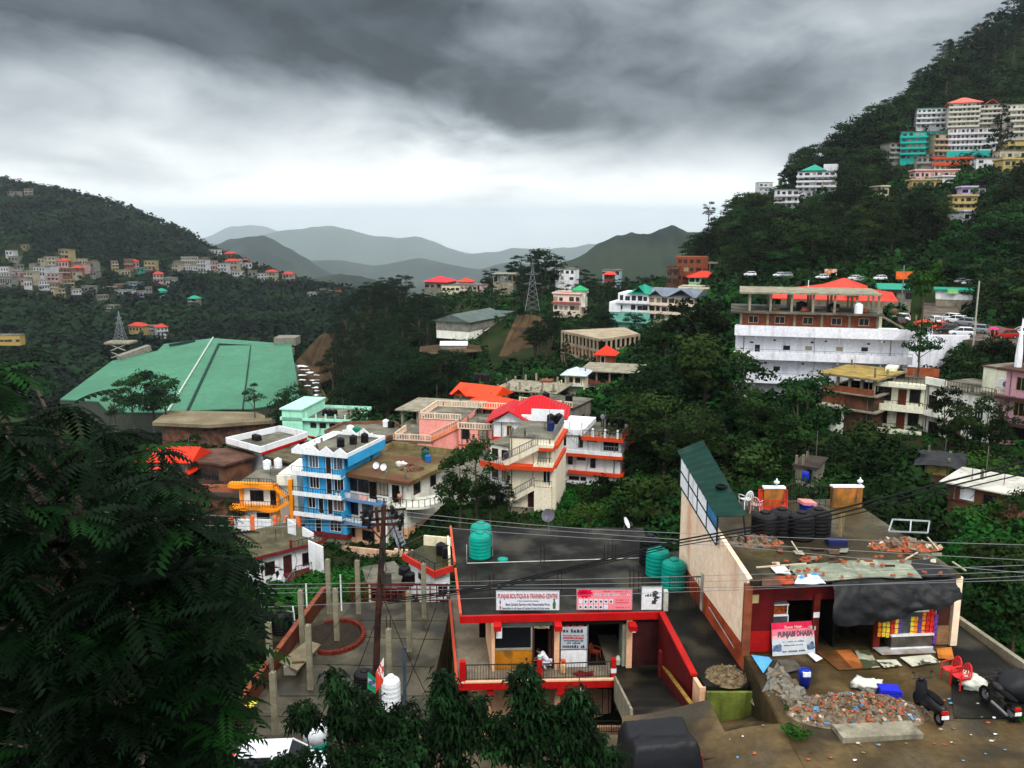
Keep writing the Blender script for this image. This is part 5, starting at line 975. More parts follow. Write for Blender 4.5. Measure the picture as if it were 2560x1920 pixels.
def skin(name, pts, edges, rad, m, parent, sub=1):
 me = bpy.data.meshes.new(name); me.from_pydata(pts, edges, []); o = bpy.data.objects.new(name, me); C.objects.link(o)
 md = o.modifiers.new('s','SKIN'); md.use_smooth_shade = True
 for i, r in enumerate(rad): me.skin_vertices[0].data[i].radius = (r, r) if not isinstance(r, tuple) else r
 me.skin_vertices[0].data[0].use_root = True
 s2 = o.modifiers.new('d','SUBSURF'); s2.levels = sub; s2.render_levels = sub
 bpy.context.view_layer.update(); dg = bpy.context.evaluated_depsgraph_get(); nm = bpy.data.meshes.new_from_object(o.evaluated_get(dg)); bpy.data.objects.remove(o)
 nm.materials.clear(); nm.materials.append(m); nm.name = name; r_ = bpy.data.objects.new(name, nm); C.objects.link(r_); r_.parent = parent; return r_
skinm = mat('brown_skin', (.28,.13,.07), .6, .1, 5); hairm = mat('black_hair', (.01,.008,.007), .6)
def person(loc, rz, label, shirt, pants, pose='stand', sleeve=True):
 c = empty('person', loc, rz, label, 'person')      # faces +y locally
 if pose == 'crouch':
  hip = (0,0,.55); ch = (0,.38,.93); nk = (0,.5,1.02); hd = (0,.62,1.12); el = [(s*.27,.55,.72) for s in (-1,1)]; ha = [(s*.13,.8,.6) for s in (-1,1)]; kn = [(s*.14,.42,.55) for s in (-1,1)]; an = [(s*.12,.12,.09) for s in (-1,1)]
 else:
  hip = (0,0,.93); ch = (0,.03,1.3); nk = (0,.03,1.48); hd = (0,.06,1.62); el = [(s*.25,-.02,1.12) for s in (-1,1)]; ha = [(s*.27,.1,.86) for s in (-1,1)]; kn = [(-.1,.05,.5),(.1,-.02,.5)]; an = [(-.1,.04,.08),(.1,-.08,.08)]
 sh = [(s*.18,ch[1],ch[2]+.08) for s in (-1,1)]; hp = [(s*.1,hip[1],hip[2]-.04) for s in (-1,1)]; ft = [(a[0],a[1]+.16,.04) for a in an]
 V = [hip, ch, nk, (hd[0],hd[1],hd[2]-.04), (hd[0],hd[1]+.01,hd[2]+.08)]+sh+el+ha+hp+kn+an+ft
 E = [(0,1),(1,2),(2,3),(3,4),(1,5),(1,6),(5,7),(6,8),(7,9),(8,10),(0,11),(0,12),(11,13),(12,14),(13,15),(14,16),(15,17),(16,18)]
 Rr = [(.15,.12),(.16,.12),.055,.09,.085,.06,.06,.045,.045,.032,.032,.09,.09,.06,.06,.04,.04,.035,.035]
 o = len(V)
 for s, h in zip((-1,1), ha):      # five fingers
  e0 = V.index(h)
  for k in range(4): V.append((h[0]+s*(k-1.5)*.018, h[1]+.09+.01*(1.5-abs(k-1.5)), h[2]-.05)); E.append((e0, len(V)-1)); Rr.append(.009)
  V.append((h[0]-s*.045, h[1]+.05, h[2]-.01)); E.append((e0, len(V)-1)); Rr.append(.01)
 skin('body', V, E, Rr, skinm, c)
 skin('shirt', [hip, ch, (nk[0],nk[1],nk[2]-.03)]+sh+el, [(0,1),(1,2),(1,3),(1,4),(3,5),(4,6)], [(.19,.15),(.19,.145),.07,.085,.085,.07,.07], shirt, c)
 skin('trousers', [(hip[0],hip[1],hip[2]-.02)]+hp+kn+an, [(0,1),(0,2),(1,3),(2,4),(3,5),(4,6)], [(.17,.14),.11,.11,.08,.08,.06,.06], pants, c)
 MB().blob((hd[0],hd[1]-.015,hd[2]+.09),(.1,.11,.1),3,10,.05).build('hair', hairm, c, smooth=True)
 f = MB(); f.blob((0,hd[1]+.1,hd[2]+.0),(.018,.03,.025),1,6,0); f.build('nose', skinm, c)
 for s in (-1,1): MB().blob((s*.035,hd[1]+.088,hd[2]+.035),(.014,.01,.009),1,6,0).build('eye', hairm, c)
 MB().box(-.03,hd[1]+.08,hd[2]-.045,.03,hd[1]+.098,hd[2]-.035).build('mouth', mat('lip', (.2,.05,.04), .6), c)
 return c
wp = Z(1372,1676,zf); person(Vector((wp.x,wp.y,zf+.0)), R(80), 'person in a white shirt bending down in the boutique doorway', mat('white_shirt', '#dfe0ee', .8, .03), mat('white_trousers','#c9cad8',.8), 'crouch')
p = Z(1346,1690,zf); tag(MB().lathe([(.1,0),(.13,.2),(.05,.26)],(0,0,0),10).build('steel_jug', mat('pale_teal_jug','#a9d8d4',.3)), 'pale teal jug on top of the middle red balcony post', 'jug').location = Z(1349,1700,zf)+Vector((0,0,1.25))
ch2 = mat('dark_orange_chair', (.2,.03,.012), .5); chair_set('plastic_chair', Z(1492,1668,zf)+Vector((0,1.0,0)), R(60), ch2, 'dark red brown chair inside the open shop')
cb = empty('gas_cylinder', Z(1408,1682,zf), 0, 'orange and cream striped container by the balcony column', 'container'); MB().lathe([(.17,0),(.2,.1),(.2,.55),(.12,.68)],n=14).build('drum_body', mat('cream_drum','#d9b48a',.5,.3,6), cb, smooth=True); MB().lathe([(.13,.68),(.15,.78),(.05,.84)],n=12).build('cap', mat('orange_cap', (.75,.08,.02), .5), cb)
tag(MB().lathe([(.14,0),(.17,.3),(.12,.42),(.08,.5)],(0,0,0),12).build('paint_bucket', mat('pale_bucket','#b9bdb2',.5,.2,5)), 'pale bucket standing at the right of the open shop', 'bucket').location = Z(1545,1660,zf)
tag(MB().blob((0,0,.05),(.5,.25,.06),3,10,.6).build('red_cloth', mat('dark_red_cloth', (.15,.01,.01), .8)), 'dark red cloth lying on the balcony floor', 'cloth').location = Z(1457,1686,zf)
fl = empty('flag', Q(1448,43.5,zv(1705,43.5)), 0, 'black and white cloth hanging from a thin pole in front of the balcony', 'flag')
MB().cyl((0,0,-5),(0,0,.25),.025).build('pole', iron, fl); MB().grid(lambda a,b: (.05+.45*a*(.4+.6*b), -.05*math.sin(a*7+b*4), .1-1.4*b-.3*a), 8, 8).build('cloth', mat('white_grey_cloth','#bfc4c2',.9,.1,2,col2=(.01,.01,.01),c2s=1.6,c2r=(.47,.5)), fl, smooth=True)
# ================= VILLAGE =================
blue = mat('bright_blue_paint', '#35a3dc', .7, .08, .5, grime=.6); whitef = mat('white_window_frame', '#dfe0e6', .5, .02)
orange = mat('orange_paint', (.95,.3,.01), .6, .06, 1, grime=.15); creamw = mat('pale_cream_wall', '#ecece0', .75, .05, .5, grime=.5)
pinkw = mat('pink_plaster', '#f4a196', .75, .06, .5, grime=.5, gcol=(.5,.15,.06)); vermb = mat('vermilion_band', (.62,.06,.014), .6, .1, 1, grime=.3)
mossr = mat('mossy_brown_roof', (.13,.1,.04), .8, .4, .35, col2=(.11,.045,.025), c2s=.3, grime=.7)
mint = mat('mint_paint', '#a8ecd0', .7, .05, .5, grime=.4); brownw = mat('brown_mud_wall', (.14,.06,.035), .9, .35, .6, col2=(.05,.03,.02), c2s=.5, grime=.6)
slateb = mat('slate_blue_band', '#5f86b4', .7, .1, 1, grime=.4); greywall = mat('grey_cement_wall', '#7d7a70', .9, .2, .7, grime=.6); marb = mat('maroon_band', (.16,.02,.02), .7, .25, 1)
def tanks(b, lst, z=None):
 for (x, y, r, h, m, lab) in lst:
  p = b.w2(x*b.W, y*b.D, (b.H+.18) if z is None else z); tank(p, r, h, m, lab, None, 4)
b = B('blue_house', 'bright blue four storey house with white balconies and a zigzag parapet', 759, 107.5, 864, 105.5, 1128, 1330, 9, 4); b.base(); b.wall(blue)
b.box('plinth', marb, -.05,-.06,-.3, b.W+.06,b.D,.35)
for k in (1,2,3):
 b.slab(white, k*b.sh, 1.1, .12, -.9, b.W+.05, h=.55); b.rail(k*b.sh+.3, -.85, b.W, -1.08, .7, step=.35)
 b.box('balcony_wall', blue, b.W-.05,-1.1,k*b.sh,b.W+.05,-.0,k*b.sh+1.0)
b.roof(roofc, .0, .12); q = MB(); o=.9
q.box(-o,-o,b.H,b.W+o,-o+.15,b.H+.45).box(-o,-o+.15,b.H,-o+.15,b.D,b.H+.45).box(b.W+o-.15,-o+.15,b.H,b.W+o,b.D,b.H+.45).box(-o,b.D,b.H,b.W+o,b.D+.15,b.H+.45).box(-o,-o,b.H-.1,b.W+o,b.D+.15,b.H)
L_ = b.W+2*o
for i in range(4):
 x0 = -o+L_*i/4; q.add([(x0,-o,b.H+.45),(x0+L_/4,-o,b.H+.45),(x0+L_/8,-o,b.H+1.15),(x0,-o+.15,b.H+.45),(x0+L_/4,-o+.15,b.H+.45),(x0+L_/8,-o+.15,b.H+1.15)],[(0,1,2),(5,4,3),(0,2,5,3),(1,4,5,2)])
for i in range(2):
 x0 = .5+i*2.2; q.add([(x0,b.D,b.H+.45),(x0+2,b.D,b.H+.45),(x0+1,b.D,b.H+1.2),(x0,b.D+.15,b.H+.45),(x0+2,b.D+.15,b.H+.45),(x0+1,b.D+.15,b.H+1.2)],[(0,1,2),(5,4,3),(0,2,5,3),(1,4,5,2)])
q.build('zigzag_parapet', white, b.r); b.box('side_fascia', blue, b.W+o-.01,-o+.2,b.H-1.2,b.W+o+.04,b.D,b.H-.0)
for k in (3,2): b.wins([.28,.86],k,1.25,1.5,.75,fm=whitef,mull=3); b.door(.6,k,.7,2.0,fm=None) if 0 else b.win(.57*b.W,k*b.sh+.15,.7,2.05,whitef,dgl,mull=1,name='door')
b.wins([.2],1,.9,1.4,.75,fm=whitef,mull=2); b.wins([.84],1,1.4,1.4,.75,fm=whitef,mull=3)
for x in (.36,.58): b.win(x*b.W,b.sh+.15,.65,2.0,whitef,dgl,mull=1,name='door')
b.win(.27*b.W,.35,.75,2.0,whitef,dgl,mull=1,name='door'); b.win(.62*b.W,.7,1.5,1.2,whitef,dgl,mull=3); b.win(.08*b.W,1.9,.5,.35,blue,dgl,mull=1)
tanks(b, [(.62,.35,.5,1.25,black_pl,'black tank at the front corner of the blue house roof'),(.75,.55,.5,1.25,black_pl,'middle black tank on the blue house roof'),(.9,.7,.5,1.25,black_pl,'black tank at the rear of the blue house roof')], b.H+.12)
b = B('orange_banded_house', 'small white house with wavy orange balcony bands and an outdoor stair', 600, 111, 741, 110, 1207, 1318, 8, 2); b.base(); xs_ = b.W*.68
b.wall(creamw, x1=xs_); b.box('stair_wall', creamw, xs_,.6,0,b.W,b.D,b.H+1.3); b.roof(roofc, 0, .1, x1=xs_)
b.box('notched_parapet', creamw, xs_,-.05,b.H-.1,b.W-.5,.15,b.H+1.2); b.box('column', orange, b.W-.55,-1.1,-1,b.W,-.6,b.H+1.0)
for z in (b.H, b.sh):
 q = MB(); n = 24
 for i in range(n+1):
  x = -1.0+(xs_+1.0)*i/n; y = -1.1-.35*math.sin(i/n*9); q.v += [(x,y,z-.35),(x,y,z+.2),(x,0,z+.2),(x,0,z-.35)]
 q.f = [(4*i+k,4*(i+1)+k,4*(i+1)+(k+1)%4,4*i+(k+1)%4) for i in range(n) for k in range(4)]+[(0,1,2,3),(4*n+3,4*n+2,4*n+1,4*n)]; q.build('wavy_balcony', orange, b.r)
 b.rail(z+.2, -.9, xs_-.2, -1.1, .8, step=.35, m=iron)
q = MB(); q.obox((xs_,-1.0,b.H-.1),(b.W-.5,-1.0,b.sh+1.35),.15,.45).obox((b.W-.5,-1.2,b.sh+1.15),(xs_,-1.2,b.sh-.1),.15,.45); q.build('stair_band', orange, b.r)
q = MB(); rail(q,(xs_,-1.05,b.H),(b.W-.5,-1.05,b.sh+1.5),.7,step=.3,r=.02); rail(q,(b.W-.5,-1.2,b.sh+1.3),(xs_,-1.2,b.sh+.1),.7,step=.3,r=.02); rail(q,(b.W-.5,-1.1,1.6),(xs_,-1.1,.1),.8,step=.3,r=.02); q.build('stair_railing', iron, b.r)
for x in (.02, xs_-.3): b.box('pillar', orange, x+.2,-.3,0 if x < 1 else b.sh*.4,x+.55,-.02,b.H-.3)
b.win(.2*b.W,b.sh+.75,1.7,1.3,wood,dgl,mull=3); b.win(.3*b.W,.75,1.6,1.3,wood,dgl,mull=3); b.win(.56*b.W,b.sh+.3,.7,1.8,wood,dgl,mull=1,name='door'); b.box('dark_doorway', dark, b.W-1.3,.45,-.2,b.W-.6,.55,1.2)
fp = b.L(590,1300,'f',-3);
for (u0,u1,v0,v1) in ((585,628,1297,1345),(634,680,1297,1345),(716,742,1297,1335)):
 a_, c_2 = b.L(u0,v0,'f',-3), b.L(u1,v1,'f',-3); b.box('garden_wall', white, a_.x,-3.1,c_2.z-1,c_2.x,-2.9,a_.z)
for u in (577,631,687,716,747):
 p_ = b.L(u,1290,'f',-3.1); b.box('gatepost', mat('orange_gatepost', (.9,.16,.03), .6, .15, 2), p_.x-.22,-3.35,p_.z-2.6,p_.x+.22,-2.9,p_.z)
tank(b.w2(.16*b.W,.8*b.D,b.H+.1),.55,1.35,white_pl,'left white tank on the roof of the orange banded house','white tanks on the orange banded house',4); tank(b.w2(.32*b.W,.9*b.D,b.H+.1),.55,1.4,white_pl,'right white tank on the roof of the orange banded house','white tanks on the orange banded house',4)
tanks(b, [(.62,.95,.45,1.0,black_pl,'black tank behind the roof of the orange banded house')], b.H+.1)
b = B('veranda_house', 'two storey white house with blue balcony edges and a mossy brown roof', 866, 107, 1018, 103, 1178, 1352, 11, 3, zb=None); b.base(); wv = creamw
b.wall(peach, 0, b.sh, name='lower_wall'); b.wall(wv, b.sh, b.H); b.roof(mossr, 1.0, .14, .0)
q = MB(); q.box(-1,b.D+.9,b.H+.14,b.W+1,b.D+1.05,b.H+1.0).box(-1,3,b.H+.14,-.85,b.D+.9,b.H+.9); q.build('parapet', mat('mossy_parapet', '#7f744c', .9, .3, .8, grime=.6), b.r)
q = MB(); q.box(-1.0,-1.02,b.H-.35,b.W+1.0,-.9,b.H+.1).box(b.W+.9,-1.0,b.H-.35,b.W+1.02,b.D,b.H+.1); q.build('sloping_eave', mossr, b.r)
for k in (1,2):
 b.slab(slateb, k*b.sh, 1.5, .16, -1.6, b.W*(.78 if k == 2 else .5), h=.35); b.rail(k*b.sh, -1.5, b.W*(.78 if k == 2 else .5), -1.45, .9, step=.45, m=iron)
 b.box('balcony_panel', wv, -1.55,-1.42,k*b.sh,b.W*(.6 if k == 2 else .45),-1.38,k*b.sh+.55)
b.wins([.11,.3],2,1.5,1.6,.75,fm=wood,mull=3); b.wins([.61],2,1.6,1.6,.75,fm=wood,mull=3); b.wins([.11,.36],1,1.5,1.6,.7,fm=wood,mull=3); b.wins([.68],1,1.6,1.2,.9,fm=wood,mull=3)
for x in (.45,.82): b.win(x*b.W-.4,2*b.sh+.1,.9,2.1,wood,dark,mull=1,name='door')
b.wins([.09],0,.7,1.2,.8,fm=wood,mull=1); b.wins([.36,.72],0,1.7,1.2,.6,fm=wood,mull=1)
for i in range(4): b.box('veranda_post', wv, -1.4+i*b.W*.26,-1.45,2*b.sh,-1.28+i*b.W*.26,-1.3,b.H-.2) if i == 0 else None
st_ = b.W*.78; b.box('stair_flank', wv, st_-.1,-1.6,0,st_+.1,-.1,b.sh*2+.3)
q = MB(); q.obox((st_-.3,-1.5,2*b.sh),(st_+2.6,-2.4,.8),.12,.35).obox((st_-.3,-.6,2*b.sh),(st_+2.8,-1.3,.8),.12,.35);
for i in range(12): t=i/12; q.box(st_-.3+2.9*t,-1.5-.9*t,2*b.sh-.2-(2*b.sh-.9)*t,st_+.1+2.9*t,-.7-.7*t,2*b.sh-.1-(2*b.sh-.9)*t)
q.build('outdoor_stair', mat('blue_grey_stair', '#8b98a5', .8, .25, 2, grime=.6), b.r); q = MB(); rail(q,(st_-.3,-1.5,2*b.sh+.1),(st_+2.6,-2.4,.9),.8,step=.35,r=.02); q.build('stair_railing', iron, b.r)
q = MB(); qr = MB(); n = 14; cx_, cy_ = b.W-.4, 2.2; prv = None
for i in range(n+1):
 t = -math.pi*.62+math.pi*.95*i/n; x, y = cx_+3.6*math.cos(t), cy_+3.4*math.sin(t)*.95; q.v += [(x,y,2*b.sh-.25),(x,y,2*b.sh+.12)]
 if prv: qr.obox(prv,(x,y,2*b.sh+.95),.05,.05)
 qr.box(x-.03,y-.03,2*b.sh,x+.03,y+.03,2*b.sh+.95); prv = (x,y,2*b.sh+.95)
m0 = len(q.v); q.v += [(cx_,cy_,2*b.sh-.25),(cx_,cy_,2*b.sh+.12)]
for i in range(n): q.f += [(2*i,2*i+2,2*i+3,2*i+1),(2*i+1,2*i+3,m0+1),(2*i+2,2*i,m0)]
q.f += [(m0,0,1,m0+1),(m0+1,2*n+1,2*n,m0)]; q.build('corner_balcony', creamw, b.r); qr.build('corner_railing', iron, b.r)
b.win(1.6,2*b.sh+.8,1.4,1.6,wood,dgl,pl='r',mull=2); b.win(5.5,2*b.sh+.8,1.2,1.6,wood,dgl,pl='r',mull=2)
tanks(b, [(.62,.9,.5,1.3,black_pl,'black tank at the rear corner of the mossy roof'),(.7,.8,.48,1.3,mat('dark_green_tank', (.01,.09,.06), .4),'dark green tank on the mossy roof'),(.8,.72,.4,.9,mat('blue_tank', (.01,.12,.42), .4),'small blue barrel on the mossy roof beside the green tank')])
for x, y, lab in ((.42,.12,'left satellite dish on the mossy roof'),(.56,.1,'right satellite dish on the mossy roof')):
 p = b.w2(x*b.W,y*b.D,b.H+.15); dish(0,0,0,.33,white,0,lab,.5) if 0 else None
 d_ = empty('satellite_dish', p, 0, lab, 'satellite dish', 'dishes on the mossy roof'); MB().cyl((0,0,0),(0,0,.5),.03).build('mast', steel, d_); MB().lathe([(.05,-.1),(.25,-.05),(.42,.08),(.43,.08),(.25,-.07),(.05,-.13)],(0,0,0),14).build('reflector', white, d_).rotation_euler = (R(65),0,R(-20)); d_.children[1].location = (0,-.1,.75)
tag(MB().blob((0,0,.3),(.7,.4,.4),9,12,.4).build('sack', MC['white_sack'], None, smooth=True), 'white bundle lying on the mossy roof', 'sack').location = b.w2(.62*b.W,.4*b.D,b.H+.15)
pile('brush_pile', 'pile of reddish brush and sticks on the mossy roof', b.w2(.8*b.W,.35*b.D,b.H+.15), 1.6, .9, .5, 120, [mat('red_brown_twigs', (.1,.03,.02), .9, .3, 3), tim], .22, 44, cat='brush')
person(b.w2(.93*b.W,-.6,2*b.sh), b.yaw+R(200), 'person in a peach top standing at the head of the outdoor stair', mat('peach_shirt','#e09a78',.8,.05), mat('brown_trousers','#6b4a3c',.8))
for (x, lab, m_) in ((.06,'white cloth drying on the upper balcony rail','#c9cdd0'),(.2,'checked cloth drying on the upper balcony rail','#8d949c'),(.33,'pale pink cloth drying on the upper balcony rail','#d9a6a4')):
 tag(MB().grid(lambda a,c: (a*1.3, .03*math.sin(a*9+c*5), -.75*c), 8, 4).build('laundry', mat('laundry_'+m_[1:], m_, .9, .1, 2)), lab, 'laundry').matrix_basis = b.r.matrix_basis @ Matrix.Translation((x*b.W,-1.52,2*b.sh+.9))
a_, c_2 = b.w2(-.2,-1.6,0), P(1135,1400,92); rw_ = empty('scalloped_wall', a_, 0, 'long peach and white boundary wall with a scalloped top below the veranda house', 'wall')
q = MB(); A3 = Vector((a_.x,a_.y,0)); B3 = Vector((c_2.x,c_2.y,0)); n = 44
ztA, ztB = zv(1376,A3.y), zv(1408,B3.y)
for i in range(n):
 p_, p2_ = A3.lerp(B3,i/n), A3.lerp(B3,(i+1)/n); z_ = ztA+(ztB-ztA)*i/n+.7+(.35*abs(math.sin(i*1.57)) if i > 22 else 0); q.obox((p_.x,p_.y,(z_-6+z_)/2),(p2_.x,p2_.y,(z_-6+z_)/2),.25,6)
q.build('wall', mat('peach_white_wall', '#ecc9ae', .8, .1, .3, col2=(.75,.45,.3), c2s=.25, grime=.4), rw_, world=True)
b = B('grey_roof_house', 'white house with a broad grey concrete roof, half hidden by trees', 1082, 113, 1165, 109, 1180, 1268, 9, 2); b.base(d=8); b.wall(creamw); b.roof(mat('grey_concrete_roof','#807d70',.8,.25,.4,col2=(.14,.13,.1),c2s=.4,grime=.5), 1.0, .15)
b.wins([.3,.7],1,1.2,1.5,.7,fm=wood,mull=2); b.box('back_wall', greywall, -2,b.D+.9,b.H,b.W+.6,b.D+1.1,b.H+1.0)
b = B('pink_house', 'salmon pink house with white balustrades around its terraces', 1147, 122, 1231, 121, 1073, 1176, 10, 3, zb=None); b.base(d=6); b.wall(pinkw); b.roof(roofc,0,.1)
b.box('stair_wing', pinkw, -6.2,1.2,b.sh*1.3,0,b.D,b.H+.9); b.box('low_wing', pinkw, -9.8,.6,b.sh*1.05,-4.2,b.D,b.sh*1.85); b.box('low_wing_roof', roofc, -10,.4,b.sh*1.85,-4,b.D,b.sh*1.95); b.box('terrace_floor', roofc, -6.2,1.2,b.H+.9,0,b.D,b.H+1.0)
def balus(b, pts, m=None, h=.85, name='balustrade', z=0):
 q = MB()
 for i in range(len(pts)-1):
  p_, p2_ = Vector(pts[i]), Vector(pts[i+1]); q.obox(p_+Vector((0,0,h)), p2_+Vector((0,0,h)), .16, .12).obox(p_+Vector((0,0,.06)), p2_+Vector((0,0,.06)), .16, .1); L = (p2_-p_).length; n = max(2,int(L/.38))
  for k in range(n+1): c = p_.lerp(p2_,k/n); w_ = .12 if k % 6 == 0 else .055; q.box(c.x-w_,c.y-w_,c.z,c.x+w_,c.y+w_,c.z+h+(.1 if k%6==0 else 0))
 return q.build(name, m or mat('cream_balustrade','#e8cbb4',.8,.08,2,grime=.3), b.r)
balus(b, [(0,0,b.H+.1),(b.W,0,b.H+.1),(b.W,b.D,b.H+.1)]); balus(b, [(-6.1,1.2,b.H+1.0),(0,1.2,b.H+1.0)]); balus(b, [(-6.1,1.2,b.H+1.0),(-6.1,b.D,b.H+1.0)]); balus(b, [(-6.1,b.D,b.H+1.0),(b.W,b.D,b.H+1.0)])
balus(b, [(-9.8,.5,b.sh*1.95),(-4.3,.5,b.sh*1.95)]); balus(b, [(-9.8,.5,b.sh*1.95),(-9.8,b.D*.6,b.sh*1.95)])
q = MB(); q.obox((-.2,1.0,b.H+.2),(-4.6,1.0,b.sh*1.95),.2,.5); q.build('stair_band', mat('orange_pink_band', (.85,.25,.12), .7), b.r); q = MB(); rail(q,(-.2,.95,b.H+.4),(-4.6,.95,b.sh*2.05),.8,step=.35,r=.03,top=.06); q.build('stair_railing', MC['cream_balustrade'], b.r)
b.wins([.2,.72],2,1.1,1.35,.7,fm=wood,mull=2); b.wins([.3,.7],1,.9,.8,.9,fm=wood,mull=1); b.box('string_course', vermb, -.06,-.08,b.sh*2-.35,b.W,-.0,b.sh*2-.15)
b.win(-9.2,b.sh*1.15,.8,1.0,wood,dgl,mull=1,off=.6); b.win(-7.6,b.sh*1.15,1.2,1.1,wood,dgl,mull=1,off=.6)
tanks(b, [(.92,.2,.5,1.2,black_pl,'black tank at the right front of the pink house terrace')])
b = B('crimson_roof_house', 'white house under a big crimson sheet roof', 1234, 116, 1405, 115, 1047, 1100, 8, 1); b.base(d=6); b.wall(white); b.box('red_plinth', mat('pure_red_band', (.8,.02,.02), .6), -.04,-.05,-.1,b.W*.35,-.0,.5)
b.hip(crimroof, 2.2, .5, z=b.H+.3, x0=b.W*.2, x1=b.W+.3, y0=1, y1=b.D-.5, gable=0); b.gfront(crimroof, 1.7, -.4, b.W*.5, -.6, b.D*.8, b.H-.3, .6)
b.box('upper_wall', white, b.W*.3,.05,b.H,b.W,b.D-.1,b.H+.5); MB().add([(b.W*.02,-.5,b.H-.3),(b.W*.48,-.5,b.H-.3),(b.W*.25,-.5,b.H+1.2),(b.W*.02,-.3,b.H-.3),(b.W*.48,-.3,b.H-.3),(b.W*.25,-.3,b.H+1.2)],[(0,1,2),(5,4,3),(0,2,5,3),(1,4,5,2),(0,3,4,1)]).build('gable_wall', white, b.r)
b.wins([.55],0,.8,1.0,1.3,fm=wood,mull=2); b.win(.2*b.W,.4,.55,1.6,mat('yellow_frame','#c9962e',.6),dgl,mull=2)
b = B('cream_stair_house', 'tall cream house with an outdoor stair and vermilion bands', 1275, 100, 1383, 99, 1093, 1266, 8.5, 3); b.base(d=4); cw2 = mat('warm_cream_plaster','#e8dfc6',.8,.04,.5,grime=.4)
b.wall(cw2); b.roof(roofc, .1, .1); b.box('band', vermb, -.3,-.9,b.H-1.1,b.W+.3,b.D,b.H-.75) if 0 else None
zb1, zb2 = b.H*.62, b.H*.9
b.box('lower_band', vermb, -.9,-1.2,zb1-.35,b.W+.15,.02,zb1+.12); b.box('lower_band', vermb, b.W+.0,.02,zb1-.3,b.W+.35,b.D,zb1+.1); b.box('upper_band', vermb, b.W*.6,-1.1,zb2-.35,b.W+.15,.02,zb2+.05); b.box('upper_band', vermb, b.W,.02,zb2-.3,b.W+.5,b.D,zb2+.15)
b.box('balcony_floor', cw2, b.W*.58,-1.1,zb1+.12,b.W+.1,0,zb1+.4); b.rail(zb1+.3, b.W*.68, b.W, -1.05, .9, step=.3)
b.rail(b.H+.1, .0, b.W*.68, -.05, .9, m=steel); b.rail(b.H-.6, b.W*.68, b.W, -1.05, .9, m=steel); b.rail(b.H+.1, 0, b.D, side=b.W+.0, m=steel); b.box('landing', cw2, b.W*.66,-1.1,zb2+.02,b.W+.1,0,zb2+.3)
q = MB(); q.obox((b.W*.68,-1.0,zb2+.1),(-.5,-1.0,zb1+.25),.25,.7).obox((b.W*.6,-1.0,b.H*.34),(.1,-1.0,b.H*.12),.25,.6); q.build('stair_flight', cw2, b.r)
q = MB(); rail(q,(b.W*.68,-1.12,zb2+.4),(-.5,-1.12,zb1+.6),.85,step=.3,r=.025,top=.05); rail(q,(b.W*.6,-1.12,b.H*.34+.3),(.1,-1.12,b.H*.12+.3),.85,step=.3,r=.025,top=.05); q.build('stair_railing', steel, b.r)
b.box('entrance_block', cw2, b.W*.6,-1.15,0,b.W-.05,0,b.H*.34); b.rail(b.H*.34, b.W*.6, b.W, -1.1, .8, step=.3); b.box('doorway', wood, b.W*.42,-.04,.1,b.W*.58,-.0,2.1)
b.win(b.W*.78,b.H*.38,.75,1.9,whitef,dgl,mull=2,name='door'); b.win(b.W*.66,zb1+.3,.9,2.0,mat('grey_door','#aaa69a',.7),mat('grey_door2','#a29e92',.7),mull=1,name='door')
b.box('corner_buttress', cw2, b.W,0,-1,b.W+.3,b.D,zb1-.3); b.box('rear_tower', white, b.W*.2,b.D,b.H,b.W,b.D+.2,b.H+1.6)
tanks(b, [(.72,.85,.5,1.3,black_pl,'left black tank on the cream house terrace'),(.9,.9,.5,1.3,black_pl,'right black tank on the cream house terrace'),(.82,.45,.45,1.2,mat('navy_tank', (.01,.02,.09), .4),'navy blue tank standing forward on the cream house terrace')], b.H+.1)
for i, x in enumerate((1219,)):
 b2 = B('balcony_house', 'narrow white house with a rounded vermilion balcony left of the cream stair house', 1222, 107, 1276, 105, 1108, 1262, 7, 3); b2.base(d=4); b2.wall(creamw); b2.roof(roofc, .2, .12)
 for k in (1,2): b2.slab(vermb if k == 2 else white, k*b2.sh+.3, 1.2, .3, -.5, b2.W+.1, h=.5); b2.rail(k*b2.sh+.7, -.4, b2.W, -1.15, .8, step=.3, m=steel)
 b2.wins([.3,.75],2,.8,1.2,.9,fm=wood); b2.wins([.3,.75],1,.8,1.2,.9,fm=wood); b2.wins([.5],0,1.2,1.3,.6,fm=wood)
b = B('white_banded_house', 'white three storey house with vermilion floor bands and a railed roof terrace', 1390, 111, 1550, 108.5, 1086, 1206, 8, 3); b.base(d=4); b.wall(white); b.roof(roofc,.15,.1)
b.box('stair_tower', white, -.1,-.05,b.H,b.W*.42,b.D,b.H+.8)
for k, z in ((2,b.sh*1.95),(1,b.sh*.78)): b.box('band', vermb, -.2 if k == 2 else b.W*.2,-1.1 if k == 2 else -.5,z-.2,b.W+.5,.0,z+.22); b.box('band', vermb, b.W,0,z-.2,b.W+.45,b.D,z+.22)
b.box('roof_band', vermb, b.W*.42,-.9,b.H-.25,b.W+.5,0,b.H+.15); b.box('roof_band', vermb, b.W,0,b.H-.25,b.W+.45,b.D,b.H+.15)
b.slab(white, b.sh*1.95+.22, 1.0, .1, -.1, b.W+.4, h=.6)
b.box('open_balcony', dark, b.W*.74,-.02,b.sh*2.25,b.W*.97,.0,b.H-.5); b.rail(b.sh*2.15, b.W*.73, b.W+.3, -.95, 1.0, m=steel); b.rail(b.sh*2.15,-.95,b.D*.5,side=b.W+.4,m=steel)
for x, z, w_, h_ in ((.36,2.35,.45,1.5),(.02,2.4,1.1,1.2),(.5,2.75,1.1,.3)): b.win(x*b.W,z*b.sh,w_,h_,wood,dgl,mull=1)
